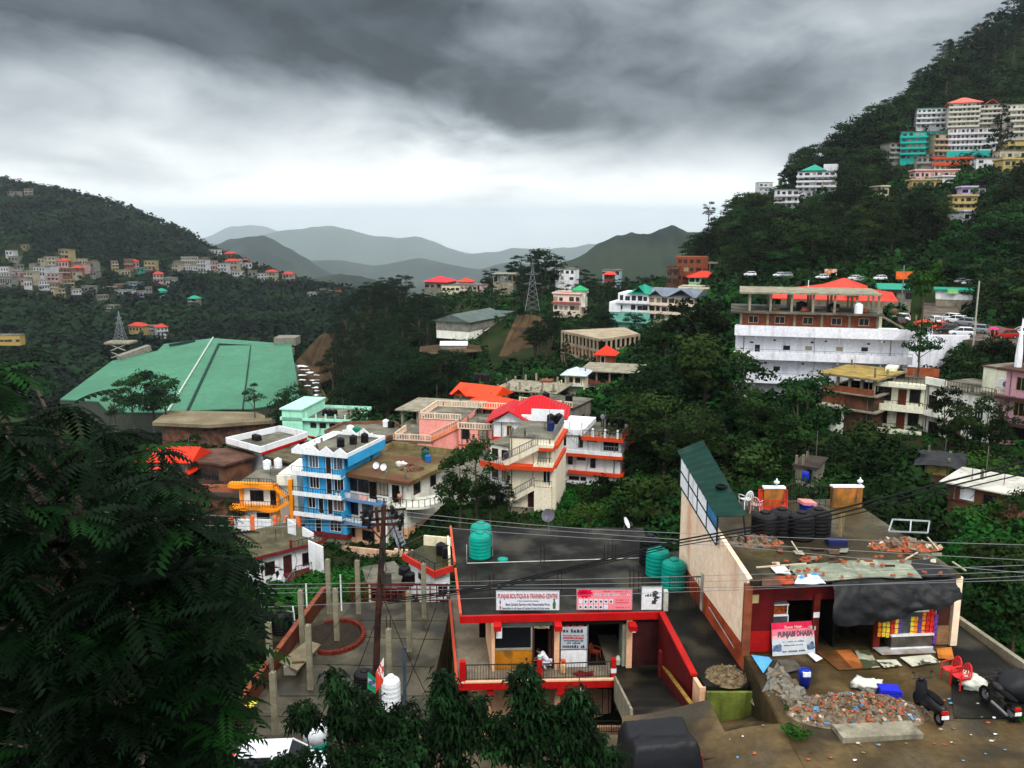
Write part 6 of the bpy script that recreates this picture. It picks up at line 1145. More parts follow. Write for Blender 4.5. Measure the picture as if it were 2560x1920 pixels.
for x, z, w_, h_ in ((.02,1.2,.9,1.6),(.2,1.25,.5,1.3),(.34,1.55,1.0,.4),(.55,1.15,.55,1.4)): b.win(x*b.W,z*b.sh,w_,h_,wood,dgl,mull=1)
for x, z, w_, h_ in ((.22,.3,1.2,.35),(.4,.3,.6,.35)): b.win(x*b.W,z*b.sh,w_,h_,wood,dgl,mull=2)
b.win(b.W*.68,.05,1.3,1.3,creamw,dark,mull=1); q = MB(); rail(q,(b.W*.1,-.6,b.H+.5),(b.W*.38,-.6,b.H-1.2),.8,step=.4,r=.02) ; q.build('stair_railing', steel, b.r)
for (x0,x1,y) in ((.0,b.W*.42,0),): b.rail(b.H+.8, x0, x1, y, .9, step=1.0, m=white)
b.rail(b.H+.1, b.W*.44, b.W+.4, -.85, .95, step=.4, m=iron); b.rail(b.H+.1,-.8,b.D,side=b.W+.4,m=iron)
for i in range(6): b.box('roof_post', white, b.W*(.02+.19*i)-.1,-.3 if i < 3 else -.85,b.H+.1,b.W*(.02+.19*i)+.12,-.1 if i < 3 else -.65,b.H+1.9-(i>2)*.6)
tanks(b, [(.62,.7,.5,1.4,black_pl,'black tank third from the right on the white banded house'),(.75,.75,.5,1.4,black_pl,'black tank second from the right on the white banded house'),(.88,.7,.5,1.4,black_pl,'black tank at the right end of the white banded house roof'),(.72,-.2,.0001,.0001,black_pl,'x')][:3])
tag(MB().blob((0,0,0),(.3,.05,.3),3,12,0).build('wall_dish', steel), 'small round dish on the roof of the white banded house', 'satellite dish').location = b.w2(.66*b.W,.3*b.D,b.H+2.2)
MB().cyl((0,0,-2.1),(0,0,-.1),.03).build('mast', steel, bpy.data.objects['wall_dish'])
b = B('mint_house', 'pale mint green house with a square tower and long low wing', 713, 152, 872, 150, 1050, 1100, 10, 2); b.base(d=5); b.wall(mint); b.roof(roofc,.6,.15,.5,mint); b.box('tower', mint, -.2,-.6,0,b.W*.3,b.D,b.H+2.0); b.box('tower_roof', mint, -.5,-.9,b.H+2.0,b.W*.3+.2,b.D,b.H+2.25)
b.win(.03*b.W,.8*b.sh,1.1,1.6,wood,dgl,mull=1,off=.6); b.win(.2*b.W,b.H+.2,.8,1.6,wood,dgl,mull=1,off=.6); b.wins([.45,.6,.75,.88],1,1.0,.8,.7,fm=wood,mull=1)
tanks(b, [(.5,.4,.5,1.2,black_pl,'left black tank on the mint house'),(.58,.4,.5,1.2,black_pl,'middle black tank on the mint house'),(.66,.4,.5,1.2,black_pl,'right black tank on the mint house')])
for i in range(5): b.box('roof_stub', mint, b.W*(.35+.15*i),-.5,b.H+.6,b.W*(.35+.15*i)+.25,-.25,b.H+1.4)
def poly_roof(name, label, pts, v_or_z, th, m, wallm, wb, inset=.7, par=None, cat='house', zz0=None):
 z0 = v_or_z; P_ = [Z(u, v, z0) for u, v in pts]; c = sum(P_, Vector())/len(P_); e_ = empty(name, (c.x,c.y,wb), 0, label, cat)
 MB().slab([tuple(p) for p in P_], th).build('roof', m, e_, world=True)
 I = [c+(p-c)*(1-inset/max((p-c).length,1)) for p in P_]; FOOT.append((c.x, c.y, max((p-c).length for p in P_)*.8, min(p[0] for p in pts), min(p[1] for p in pts), max(p[0] for p in pts), max(p[1] for p in pts)+30, min(p.y for p in P_))); MB().prism([(p.x,p.y) for p in I], wb, z0-th).build('wall', wallm, e_, world=True)
 if par:
  q = MB(); n = len(P_)
  for i in range(n): q.obox(P_[i]+Vector((0,0,par[1]/2)), P_[(i+1)%n]+Vector((0,0,par[1]/2)), .18, par[1])
  q.build('parapet', par[0], e_, world=True)
 return e_, P_, I
def fwin(e_, p, q_, xs_, zc, w, h, fm=None, gm=None, name='window', off=.03):      # windows on wall line p->q in world coords
 p, q_ = Vector(p), Vector(q_); d = (q_-p); L = d.length; d.normalize(); n_ = Vector((d.y,-d.x,0)); inv = e_.matrix_basis.inverted()
 for t in xs_:
  c = p+d*L*t; f = MB();
  def ring(x0,x1,z0,z1,o): a = c+d*x0+n_*o; b_ = c+d*x1+n_*o; return a, b_
  for (x0,x1,z0,z1) in ((-w/2-.07,-w/2,-h/2-.07,h/2+.07),(w/2,w/2+.07,-h/2-.07,h/2+.07),(-w/2,w/2,h/2,h/2+.07),(-w/2,w/2,-h/2-.07,-h/2),(-.03,.03,-h/2,h/2)):
   a = c+d*x0; b_ = c+d*x1; f.prism([(a.x,a.y),(b_.x,b_.y),(b_.x+n_.x*.08,b_.y+n_.y*.08),(a.x+n_.x*.08,a.y+n_.y*.08)][::-1], zc+z0, zc+z1)
  fo = f.build(name, fm or wood, e_, world=True); g = MB(); a = c-d*w/2; b_ = c+d*w/2
  g.prism([(a.x,a.y),(b_.x,b_.y),(b_.x+n_.x*off,b_.y+n_.y*off),(a.x+n_.x*off,a.y+n_.y*off)][::-1], zc-h/2, zc+h/2); g.v = [tuple(inv@Vector(v_)) for v_ in g.v]; g.build('pane', gm or dgl, fo)
e_, P_, I = poly_roof('white_parapet_house', 'white house with a pointed white parapet around a grey roof', [(566,1108),(652,1132),(768,1094),(700,1078)], zv(1130,122), .3, roofc, white, -41, 1.6, (white,.9))
fwin(e_, I[1], I[2], [.12,.24], -34.3, .9, 1.7); MB().obox(P_[1]+Vector((.2,-.15,-.1)),P_[2]+Vector((0,-.15,-.1)),.1,.35).build('red_edge', red, e_, world=True)
tanks_ = [(648,1107,'left'),(656,1109,'right')]
for u, v, s in tanks_: tank(Z(u-10,v-8,P_[0].z), .5, .9, black_pl, s+' black tank on the white pointed roof', None, 3)
e_, P_, I = poly_roof('brown_roof_house', 'low house with a patchy brown flat roof between the white and blue houses', [(655,1137),(757,1163),(770,1118),(715,1104)], zv(1160,117), .25, mat('patchy_brown_roof', (.13,.11,.06), .85, .35, .4, col2=(.05,.04,.03), c2s=.4), brownw, -42, .8)
fwin(e_, I[0], I[1], [.3,.7], -35.2, 1.1, 1.2)
e_, P_, I = poly_roof('curved_roof_house', 'wide house with a dark flat roof edged by a brown curved eave', [(812,1082),(860,1096),(945,1104),(1020,1082),(985,1058),(860,1060)], zv(1098,134), .35, roofc, mat('dull_pink_wall','#b98a80',.85,.12,.6,grime=.6), -40, 1.0, (mat('brown_parapet', (.2,.09,.05), .85, .3, 1.5),.45))
fwin(e_, I[1], I[2], [.2,.5,.8], P_[0].z-1.9, 1.3, 1.0); fwin(e_, I[2], I[3], [.3,.6], P_[0].z-1.9, 1.0, 1.3)
tank(Z(876,1082,P_[0].z),.6,1.3,white_pl,'white tank beside a green one on the dark curved roof',None,4); tank(Z(892,1084,P_[0].z),.65,1.15,mat('bright_green_tank', (.0,.2,.11), .4),'green tank on the dark curved roof',None,4); tank(Z(965,1067,P_[0].z),.55,1.3,white_pl,'white tank at the rear of the dark curved roof beside a black one',None,4); tank(Z(978,1068,P_[0].z),.55,1.2,black_pl,'black tank at the rear of the dark curved roof',None,4)
for u, v, lab in ((900,1098,'short pillar at the front of the dark curved roof'),(930,1102,'short pillar right of the front of the dark curved roof'),(860,1094,'short pillar at the left of the dark curved roof')):
 p = Z(u,v,P_[0].z); tag(MB().box(-.18,-.18,0,.18,.18,1.2).build('roof_pillar', creamw), lab, 'pillar').location = p
for (u0,v0,u1,v1,lab) in ((742,1088,765,1106,'red sloping stair roof beside the white pointed roof'),(772,1090,798,1100,'red tin sheet right of the stair roof')):
 a, b_ = Z(u0,v0,-32.2), Z(u1,v1,-33.4); tag(MB().obox(a, b_, 1.6, .15).build('red_sheet', MC['vermilion_band']), lab, 'roof sheet')
e_, P_, I = poly_roof('brown_shack_row', 'row of brown tin roofed shacks left of the orange banded house', [(470,1150),(560,1162),(640,1140),(610,1118),(500,1122)], zv(1158,119), .3, mat('rusty_tin', (.1,.05,.035), .8, .4, .6), brownw, -42, .6)
fwin(e_, I[0], I[1], [.2,.45,.7], P_[0].z-1.8, 1.1, 1.5)
e_, P_, I = poly_roof('brown_shack', 'lower brown shack with a terracotta wall beside the orange banded house', [(492,1232),(600,1246),(612,1206),(500,1196)], zv(1240,113), .3, mat('dark_tin', (.04,.03,.025), .8, .3, .6), brownw, -43, .5)
MB().obox(P_[0]+Vector((0,-.3,.8)),P_[1]+Vector((0,-.3,1.4)),.2,1.0).build('terracotta_wall', mat('terracotta_wall', (.3,.1,.05), .85, .3, 1), e_, world=True)
b = B('red_roof_house', 'grey house with a bright red gabled sheet roof behind the big tree', 376, 120, 468, 119.5, 1150, 1195, 4.6, 1); b.base(d=6); b.wall(greywall)
b.hip(redroof, 1.5, .9, gable=1, x0=-1.0, x1=b.W+.2); b.wins([.25,.65],0,1.0,1.0,.7,fm=wood); b.win(2,.6,1.2,1.0,wood,dgl,pl='r')
MB().obox((b.W+.2,-1,b.H-1.6),(b.W+2.2,6,b.H-.4),1.4,.1).build('lean_to_roof', redroof, b.r)
p = P(372,1176,112); tag(MB().obox(p,p+Vector((1.6,.4,.3)),1.6,.1).build('red_sheet', redroof), 'small orange red sheet roof below the grey house', 'roof sheet')
b = B('maroon_trim_house', 'white house with maroon eaves and an outdoor stair among the trees', 648, 94, 792, 98.5, 1390, 1478, 7.5, 1.6); b.base(d=5); b.wall(white); b.roof(mat('olive_roof', (.09,.08,.045), .8, .35, .5, grime=.6), .7, .12)
b.box('eave', marb, -.75,-.78,b.H-.12,b.W+.75,-.7,b.H+.25); b.box('roof_post', marb, b.W*.5,-.75,b.H,b.W*.5+.25,-.5,b.H+1.2); b.box('roof_post', marb, b.W+.5,-.75,b.H,b.W+.75,-.5,b.H+1.3); b.rail(b.H+.15, b.W*.5, b.W+.6, -.65, .8, step=.5)
for x, w_, nm in ((.1,1.1,'window'),(.42,.9,'door'),(.75,1.1,'window')): b.win(x*b.W,1.35 if nm == 'door' else 1.7,w_,2.0 if nm == 'door' else 1.4,marb,dark if nm == 'window' else wood,mull=1,name=nm)
b.slab(marb, 1.3, 1.2, .2, b.W*.4, b.W+.4, h=.3); b.rail(1.4, b.W*.55, b.W+.4, -1.15, .9, m=iron); q = MB(); q.obox((b.W*.5,-1.2,1.2),(b.W*.12,-1.6,-1.2),.5,.3); q.build('stair_flight', marb, b.r); q = MB(); rail(q,(b.W*.5,-1.4,1.3),(b.W*.12,-1.8,-1.1),.9,step=.3,r=.02); q.build('stair_railing', steel, b.r)
b.box('basement_wall', white, b.W*.3,-.3,-3,b.W+.2,0,.9); b.win(b.W*.8,-1.3,1.3,1.4,marb,dark,mull=1,off=.32)
for (u0,v0,u1,v1,Y,lab) in ((718,1297,745,1335,101,'white slanted wall panel below the orange banded house'),(755,1318,788,1352,100,'tall white wall beside the maroon trimmed roof'),(770,1352,812,1388,97,'white stepped wall right of the maroon trimmed house')):
 a, c_2 = P(u0,v0,Y), P(u1,v1,Y); q = MB(); q.add([(a.x,Y,a.z),(c_2.x,Y-.8,a.z-.5),(c_2.x,Y-.8,c_2.z-3),(a.x,Y,c_2.z-3),(a.x,Y+.25,a.z),(c_2.x,Y-.55,a.z-.5),(c_2.x,Y-.55,c_2.z-3),(a.x,Y+.25,c_2.z-3)],[(3,2,1,0),(4,5,6,7),(0,1,5,4),(1,2,6,5),(2,3,7,6),(3,0,4,7)]); tag(q.build('white_wall', white), lab, 'wall')
e_, P_, I = poly_roof('red_banded_house', 'small white house with a red parapet band and a wet olive roof beside the boutique', [(1009,1388),(1087,1432),(1132,1417),(1128,1368),(1060,1362)], zv(1432,77), .25, mat('wet_olive_roof', (.035,.035,.012), .4, .4, .5, wet=.15), white, -37.5, .5)
q = MB(); q.obox(P_[0]+Vector((-.05,-.1,-.1)),P_[1]+Vector((-.05,-.1,-.1)),.2,.6).obox(P_[1]+Vector((.02,-.1,-.1)),P_[2]+Vector((0,-.1,-.1)),.2,.6); q.build('red_band', mat('deep_red_band', (.55,.03,.02), .65, .15, 1), e_, world=True)
q = MB(); rail(q,P_[0]+Vector((0,0,.2)),P_[1]+Vector((0,0,.2)),.7,step=.8,r=.02,top=.04,rails=(.35,)); rail(q,P_[1]+Vector((0,0,.2)),P_[2]+Vector((0,0,.2)),.7,step=.8,r=.02,top=.04,rails=(.35,)); rail(q,P_[0]+Vector((0,0,.2)),P_[4]+Vector((0,0,.2)),.8,step=.8,r=.02,top=.04,rails=(.4,)); q.build('parapet_railing', iron, e_, world=True)
fwin(e_, I[1], I[2], [.5], P_[0].z-2.2, 1.2, 1.1, whitef); fwin(e_, I[0], I[1], [.45], P_[0].z-1.4, .4, .4)
tank(Z(1103,1386,P_[0].z),.5,1.25,black_pl,'left black tank on the wet olive roof','black tanks on the wet olive roof',4); tank(Z(1118,1394,P_[0].z),.5,1.25,black_pl,'right black tank on the wet olive roof','black tanks on the wet olive roof',4)
MB().obox(P_[2]+Vector((-.3,0,.6)),P_[3]+Vector((-.3,0,.6)),.2,1.2).obox(P_[4]+Vector((0,0,.5)),P_[3]+Vector((0,0,.5)),.2,1.0).build('cream_wall', cream, e_, world=True)
e_, P_, I = poly_roof('slate_roof_house', 'cream house with a cracked grey slab roof behind the terrace columns', [(905,1418),(915,1455),(1000,1462),(1010,1428),(985,1402)], zv(1455,73), .2, mat('cracked_slab_roof','#6c6a5e',.85,.25,.5,col2=(.07,.065,.05),c2s=.5,grime=.5), cream, -37.5, .7)
fwin(e_, I[1], I[2], [.15,.4,.65,.9], P_[0].z-1.3, .7, 1.2)
tank(Z(1012,1452,-31.8),.55,1.5,black_pl,'taller black tank at the corner between the grey slab roof and the red banded house','black tanks beside the grey slab roof',4); tank(Z(1024,1462,-32),.5,1.3,black_pl,'shorter black tank in front of the taller one by the grey slab roof','black tanks beside the grey slab roof',4)
def slabframe(name, label, u0,Y0,u1,Y1,vt,vb,D,cols=5,storeys=1,m=None,stub=0,wallm=None,wz=0):
 b = B(name, label, u0,Y0,u1,Y1,vt,vb,D,storeys,'building'); b.base(d=7)
 for k in range(storeys): b.box('floor_slab', m or conc, -.6,-.6,(k+1)*b.sh-.2,b.W+.6,b.D+.6,(k+1)*b.sh)
 for i in range(cols):
  for y in (.2, b.D-.3):
   x = .1+(b.W-.5)*i/(cols-1); b.box('column', conc, x,y,0,x+.32,y+.32,b.H-.2+(stub*(1+.4*((i*7)%3)) if stub else 0))
 if wallm: b.box('infill_wall', wallm, .4,b.D*wz,0,b.W-.4,b.D-.4,b.H-.25)
 return b
b = slabframe('concrete_frame_house', 'open concrete frame with a weathered slab left of the orange roofs', 1000, 139, 1165, 136, 1022, 1062, 9, 5, wallm=dark, wz=.5)
b = B('orange_hip_house', 'cream house with an orange hipped roof in front of a larger orange roof', 1180, 148, 1254, 147, 1016, 1048, 5, 1); b.base(d=7); b.wall(cream); b.hip(mat('orange_sheet_roof', (.85,.06,.008), .45, .1, .6, grime=.45, gcol=(.3,.03,.01), ribs=.75), 1.7, 1.7); b.wins([.3,.75],0,1.3,1.5,.7,fm=wood); oroof = MC['orange_sheet_roof']
b = B('orange_roof_house', 'building with a long jagged orange sheet roof behind the hipped one', 1135, 158, 1230, 154, 984, 1012, 6, 1); b.base(d=7); b.wall(greywall); b.hip(oroof, 1.6, .6, gable=1); b.gfront(oroof, 1.2, .5, b.W*.35, -.6, b.D*.6, b.H)
tanks(b, [(.15,1.0,.6,1.5,black_pl,'left black tank behind the jagged orange roof'),(.27,1.0,.6,1.5,black_pl,'middle black tank behind the jagged orange roof'),(.4,1.0,.6,1.5,black_pl,'right black tank behind the jagged orange roof')], b.H+1.6)
b = slabframe('concrete_frame_house', 'open concrete frame with a row of column stubs, right of the orange roofs', 1240, 164, 1385, 160, 972, 1012, 10, 6, stub=1.0, wallm=dark, wz=.5)
b = B('terrace_house', 'low house with a balustraded flat roof behind the crimson roof', 1300, 138, 1430, 134, 1008, 1045, 8, 1); b.base(d=6); b.wall(greywall); b.roof(roofc,.3,.12); balus(b, [(0,0,b.H+.12),(b.W,0,b.H+.12)]); tanks(b, [(.3,.5,.6,1.2,black_pl,'black tank on the balustraded roof, left'),(.75,.5,.6,1.2,black_pl,'black tank on the balustraded roof, right')])
# ================= RIGHT SIDE AND FAR BUILDINGS =================
b = B('long_white_building', 'long white building with a bare brick storey and open concrete frame on top', 1836, 134, 2268, 128, 830, 1002, 11, 3, 'building'); b.base(d=6); wh2 = mat('bright_white_wall', '#e6e8f0', .7, .03, .3, grime=.35, gs=(.9,.9,.12)); b.wall(wh2)
for k, x1 in ((3,b.W+1.0),(2,b.W+.3),(1,b.W*.55)):
 z = b.H if k == 3 else k*b.sh; q = MB(); q.box(-.2,-1.5,z-.25,x1,0,z-.05).box(-.2,-1.6,z-.3,x1,-1.4,z+(1.25 if k == 3 else .85)); q.build('balcony', wh2, b.r)
 if k < 3: b.rail(z+.3, 0, x1, -1.45, .95, step=.8, m=steel)
 for x in (.12,.36,.6,.84): b.box('bracket', wh2, x*b.W-.12,-1.3,z-.75,x*b.W+.12,0,z-.3) if x*b.W < x1 else None
blw = mat('black_window', (.02,.02,.025), .4, .2, 1)
def pw(u0,v0,u1,v1,m_=None,nm='window',mull=1,fm=None): a, c_2 = b.L(u0,v0), b.L(u1,v1); b.win(a.x, c_2.z, max(.3,c_2.x-a.x), max(.25,a.z-c_2.z), fm or wh2, m_ or blw, mull=mull, name=nm)
for (x0,y0,x1,y1) in ((352,612,384,682),(548,618,594,652),(1088,630,1132,660),(480,762,524,792),(885,770,930,795),(318,592,342,602),(738,590,758,604),(1125,602,1148,614),(415,732,434,746),(675,738,690,752),(835,588,848,596),(478,582,496,588),(1232,588,1250,600),(555,872,578,886)): pw(1760+x0/2.765,640+y0/2.765,1760+x1/2.765,640+y1/2.765)
for (x0,y0,x1,y1) in ((700,622,745,652),(914,628,960,658)): pw(1760+x0/2.765,640+y0/2.765,1760+x1/2.765,640+y1/2.765, mat('tan_curtain','#9a917c',.6))
for (x0,y0,x1,y1) in ((308,612,340,665),(542,765,582,815),(1170,760,1228,780)): pw(1760+x0/2.765,640+y0/2.765,1760+x1/2.765,640+y1/2.765, mat('pale_shutter','#cfd2da',.6), 'door')
for x0 in (632,650,668): pw(1760+x0/2.765,640+882/2.765,1760+(x0+12)/2.765,640+915/2.765)
bx1 = b.L(2197,800).x; bh = 3.0; b.box('brick_storey', brick, .5,.3,b.H,bx1,b.D,b.H+bh)
for i in range(6): x = .5+(bx1-.8)*i/5; b.box('brick_pier', conc, x,.1,b.H,x+.35,.3,b.H+bh)
for x in (.09,.28,.48,.68,.87): b.win(x*bx1,b.H+1.5,1.3,.95,mat('pale_frame','#b8aa98',.7),blw,mull=2,off=.31)
b.box('roof_slab', roofc, -.9,-.9,b.H+bh,bx1+.6,b.D+.8,b.H+bh+.25)
fx0 = b.L(1872,760).x; zt = b.H+bh+2.9
for i in range(7):
 x = fx0+(bx1-.3-fx0)*i/6
 for y in (.0,b.D*.5,b.D-.4): b.box('frame_column', conc, x,y,b.H+bh+.25,x+.32,y+.32,zt)
b.box('frame_slab', conc, fx0-1.4,-.6,zt,bx1+.2,b.D+.5,zt+.25)
tank(b.w2(bx1-2.9,-.2,b.H+bh+.25),.6,1.6,white_pl,'white tank at the right end of the open frame on the long white building',None,4)
tank(b.w2(bx1*.47,3,b.H+bh+.25),.8,1.4,black_pl,'black tank inside the open frame, left of the middle',None,4); tank(b.w2(bx1*.7,3,b.H+bh+.25),.9,1.2,black_pl,'wide black tank inside the open frame',None,4)
for i in range(5): tag(MB().blob((0,0,.3),(.6,.5,.4),i,8,.3).build('cement_bags', MC['loose_red_brick'] if i%2 else tim), ['brick stack inside the open frame, first from the left','timber stack inside the open frame, second from the left','brick stack in the middle of the open frame','timber stack in the open frame, fourth from the left','brick stack at the right of the open frame'][i], 'building materials').location = b.w2(fx0+4+i*4.2,1.5,b.H+bh+.25)
q = MB(); q.obox((bx1+.3,-.5,b.H+bh),(bx1+5,-1,b.H+.4),1.2,.2); q.build('stair_flight', conc, b.r)
a, c_2 = b.w2(b.W+.5,0,0), P(2410,900,140)
a2, c2 = P(2262,838,128), P(2425,838,142); rw2 = empty('white_retaining_wall', a2, 0, 'long white retaining wall below the car park, running right from the long white building', 'wall')
MB().add([tuple(a2),tuple(c2),tuple(Vector((c2.x,c2.y,c2.z-2.5))),tuple(Vector((a2.x,a2.y,a2.z-8))),(a2.x,a2.y+.5,a2.z),(c2.x,c2.y+.5,c2.z),(c2.x,c2.y+.5,c2.z-2.5),(a2.x,a2.y+.5,a2.z-8)],[(3,2,1,0),(4,5,6,7),(0,1,5,4),(1,2,6,5),(2,3,7,6),(3,0,4,7)]).build('wall', wh2, rw2, world=True)
b = B('orange_roof_hall', 'hall with a broad vermilion hipped roof and a small dormer behind the open frame', 1950, 160, 2205, 154, 742, 770, 16, 1, 'building', zb=-21); b.wall(cream); hz_ = 2.2
b.hip(redroof, hz_, 2.2, y0=-1); b.hip(redroof, 1.9, 1.0, z=b.H+1.2, x0=b.W*.42, x1=b.W*.8, y0=2, name='upper_roof')
MB().add([(b.W*.62,-1.4,b.H+.7),(b.W*.78,-1.4,b.H+.7),(b.W*.7,-1.4,b.H+1.9),(b.W*.7,2.5,b.H+2)],[(0,1,2),(0,2,3),(1,3,2),(0,3,1)]).build('dormer', redroof, b.r); MB().add([(b.W*.65,-1.43,b.H+.8),(b.W*.75,-1.43,b.H+.8),(b.W*.7,-1.43,b.H+1.55)],[(0,1,2)]).build('dormer_opening', dark, b.r)
b.wins([.1,.3,.5,.7,.9],0,1.5,1.3,2.2,fm=wood); p = P(2018,762,152); tag(MB().cyl((0,0,-3),(0,0,4.2),.07).build('flagpole', white), 'thin white pole in front of the vermilion roof', 'pole').location = p
b = B('red_roof_kiosk', 'small white kiosk with a red sheet roof beside the car park', 2288, 139, 2332, 138, 813, 842, 4, 1, 'kiosk'); b.base(d=4); b.wall(white); b.hip(redroof, .8, .5); b.wins([.5],0,.8,1.0,.5,fm=wood)
b = B('green_roof_shop', 'low building with a long green roof behind the pine', 2202, 197, 2280, 195, 722, 752, 8, 1, 'building'); b.base(d=4); b.wall(greywall); b.hip(mat('emerald_roof', (.0,.25,.16), .5, .1, 1), 1.0, .8, gable=1); b.wins([.15,.4,.65,.9],0,1.2,1.2,.6,fm=wood)
b = B('roadside_shop', 'pale roadside shop with a green sign board, right of the pine', 2340, 197, 2432, 194, 726, 748, 7, 1, 'building'); b.base(d=4); b.wall(white); b.roof(mat('emerald_roof'," "),.5,.3) if 0 else b.roof(MC['emerald_roof'],.5,.3); b.box('sign_board', mat('light_green_board','#8fd08a',.5), b.W*.3,-.8,b.H-.6,b.W*.6,-.7,b.H+.5)
p = P(2252,775,190); sg = empty('hoarding', p, 0, 'orange hoarding on a tall pole near the car park', 'sign'); MB().cyl((0,0,-2),(0,0,9.5),.12).build('pole', steel, sg); MB().box(-1.6,-.1,6.6,1.8,.1,8.2).build('board', mat('orange_board', (.75,.14,.03), .5, .3, .8), sg)
p = P(2076,690,230); sg = empty('hoarding', p, 0, 'small orange and white hoarding on the upper road', 'sign'); MB().cyl((0,0,-2),(0,0,2),.1).build('pole', steel, sg); MB().box(-1.6,-.1,.2,1.6,.1,1.8).build('board', mat('orange_white_board', (.6,.2,.06), .5, .4, .8, col2=(.6,.6,.55), c2s=.8), sg)
q = MB(); rdm = mat('brown_car_park', (.1,.075,.055), .75, .3, .4, wet=.35)
pts = [(2200,-19.3,128),(2262,0,150),(2300,0,205),(2420,0,205),(2425,0,172),(2560,0,150),(2750,0,140),(2750,0,128)]
tag(MB().slab([tuple(Q(u,Y,-18.9)) for u,_,Y in [(2270,0,134),(2300,0,160),(2310,0,215),(2390,0,215),(2400,0,178),(2560,0,150),(2900,0,140),(2900,0,126),(2560,0,134),(2420,0,141)]][::-1], 3).build('car_park', rdm), 'wet brown road widening into a car park on the hillside', 'road', kind='structure')
carc = {'w':carw,'s':mat('silver_car', '#9aa2a8', .3, .05, 1, metal=.4),'r':mat('red_car', (.4,.015,.01), .3, .1, 1),'k':mat('black_car', (.015,.016,.02), .25, .1, 1, spec=.5),'b':mat('blue_car', (.02,.06,.25), .3)}
for (u,v,rz,m_,lab) in ((2338,809,80,'w','white car standing alone in the middle of the car park'),(2376,802,120,'w','white car farthest up the right hand row of parked cars'),(2390,808,130,'w','white car second in the right hand row'),(2412,814,130,'s','silver car third in the right hand row'),(2440,832,140,'s','grey white car lower in the right hand row beside the pole'),
 (2404,840,160,'w','white car nearest the white retaining wall'),(2348,826,100,'r','red car behind the small kiosk'),(2252,802,100,'w','white car at the left edge of the car park'),(2240,812,100,'k','black car left of the small kiosk'),(2512,846,185,'r','red car parked at the far right beyond the pink umbrella'),(2556,840,170,'w','white car cut by the right edge of the photo'),
 (2372,834,150,'k','dark car between the red car and the white wall')):
 p = Z(u,v,-18.9); car(p, R(rz), carc[m_], lab, 'cars in the hillside car park')
for i,(u,v,m_) in enumerate(((1875,690,'w'),(1948,692,'w'),(1965,692,'s'),(2055,697,'w'),(2136,700,'w'),(2150,704,'s'),(2200,700,'w'),(2402,708,'s'),(2420,712,'w'))):
 Y = 232-i*3; p = P(u,v,Y); car(p, R(170+i*4), carc[m_], ['leftmost white car on the upper road','white car second from the left on the upper road','silver car beside a white one on the upper road','white car beside the small orange hoarding','white car above the vermilion roof, left of a silver one','silver car above the vermilion roof','white car above the green roofed shop','silver car on the upper road right of the pine','white car on the upper road near the light green board'][i], 'cars on the upper road').scale = (.8,)*3
tag(MB().cyl((0,0,-3),(0,0,9.5),.12).build('utility_pole', mat('pale_pole_grey','#a5a39a',.8)), 'grey pole at the edge of the car park', 'pole').location = Z(2434,853,-18.9)
wire([(2434,752,146),(2560,758,130),(2900,775,110)], .03, 'dark wire running right from the car park pole', iron)
up2 = Z(2482,848,-18.9); um = empty('umbrella', up2+Vector((0,0,.9)), 0, 'bright pink umbrella at the right end of the car park', 'umbrella'); MB().lathe([(.75,.75),(.7,.85),(.4,1.0),(.03,1.1)],n=10).build('canopy', mat('hot_pink', (.8,.02,.2), .5), um); MB().cyl((0,0,0),(0,0,1),.02).build('shaft', iron, um)
person(up2+Vector((-.2,0,0)), R(180), 'person in dark red under the pink umbrella', mat('dark_red_shirt', (.3,.02,.03), .8), dark); person(up2+Vector((.7,.3,0)), R(190), 'person in bright red beside the pink umbrella', mat('red_shirt', (.55,.02,.02), .8), dark)
b = slabframe('brick_parapet_house', 'unfinished house with an open upper floor, brick parapets and white lower wall', 2056, 121, 2184, 116, 932, 1050, 9, 5, 3, wallm=None); b.box('lower_wall', creamw, 0,.0,-2,b.W*.45,b.D,b.sh*1.2); b.box('brown_wall', brownw, b.W*.45,.05,-2,b.W,b.D,b.sh*2.0); b.box('brick_parapet', brick, 0,-.45,b.sh*2,b.W,-.25,b.sh*2.35); b.box('slab_edge', mat('ochre_slab','#9a8448',.85,.3,.6,grime=.5), -.62,-.64,b.H-.05,b.W+.62,b.D+.6,b.H+.1); b.win(b.W*.2,.6,1.4,1.3,wood,dgl)
b.box('brick_wall', brick, -.02,-.1,b.sh*1.2,b.W*.45,b.D,b.sh*2.0)
cry = mat('pale_yellow_wall','#ecebd2',.75,.04,.4,grime=.45)
b = B('cream_balcony_house', 'cream two storey apartment block with deep balconies and dark red doors', 2190, 119, 2309, 116, 957, 1070, 9, 2, 'building'); b.base(d=5); b.wall(cry); b.roof(roofc,.2,.12)
b.box('roof_fascia', cry, -.3,-1.2,b.H-.2,b.W+.1,0,b.H+.35); b.rail(b.H+.35, -.2, b.W, -1.1, .9, step=.5); b.rail(b.H+.12, -.2, b.W, b.D, .9, step=.5)
for k in (0,1): b.slab(cry, k*b.sh+.1, 1.5, .3, -.6, b.W+.1, h=.75 if k else .55); b.rail(k*b.sh+.4, -.5, b.W, -1.45, .8, step=.5)
for k in (0,1):
 for x, w_ in ((.17,1.5 if k else .9),(.8,1.2)): b.wins([x],k,w_,1.7,.9,fm=wood,mull=2)
 b.win(.53*b.W-.4,k*b.sh+.4,.9,2.1,wood,mat('red_brown_door', (.16,.03,.012), .5, .2, 2),mull=1,name='door')
b.box('under_wall', greywall, .5,.3,-3.5,b.W-.3,.6,0)
p = b.w2(-.4,-1.7,.9); tag(MB().blob((0,0,0),(1.1,.5,.35),2,10,.2).build('orange_cover', mat('orange_cover', (.85,.2,.05), .6), None, smooth=True), 'orange cloth cover at the left end of the lower cream balcony', 'cover').location = p
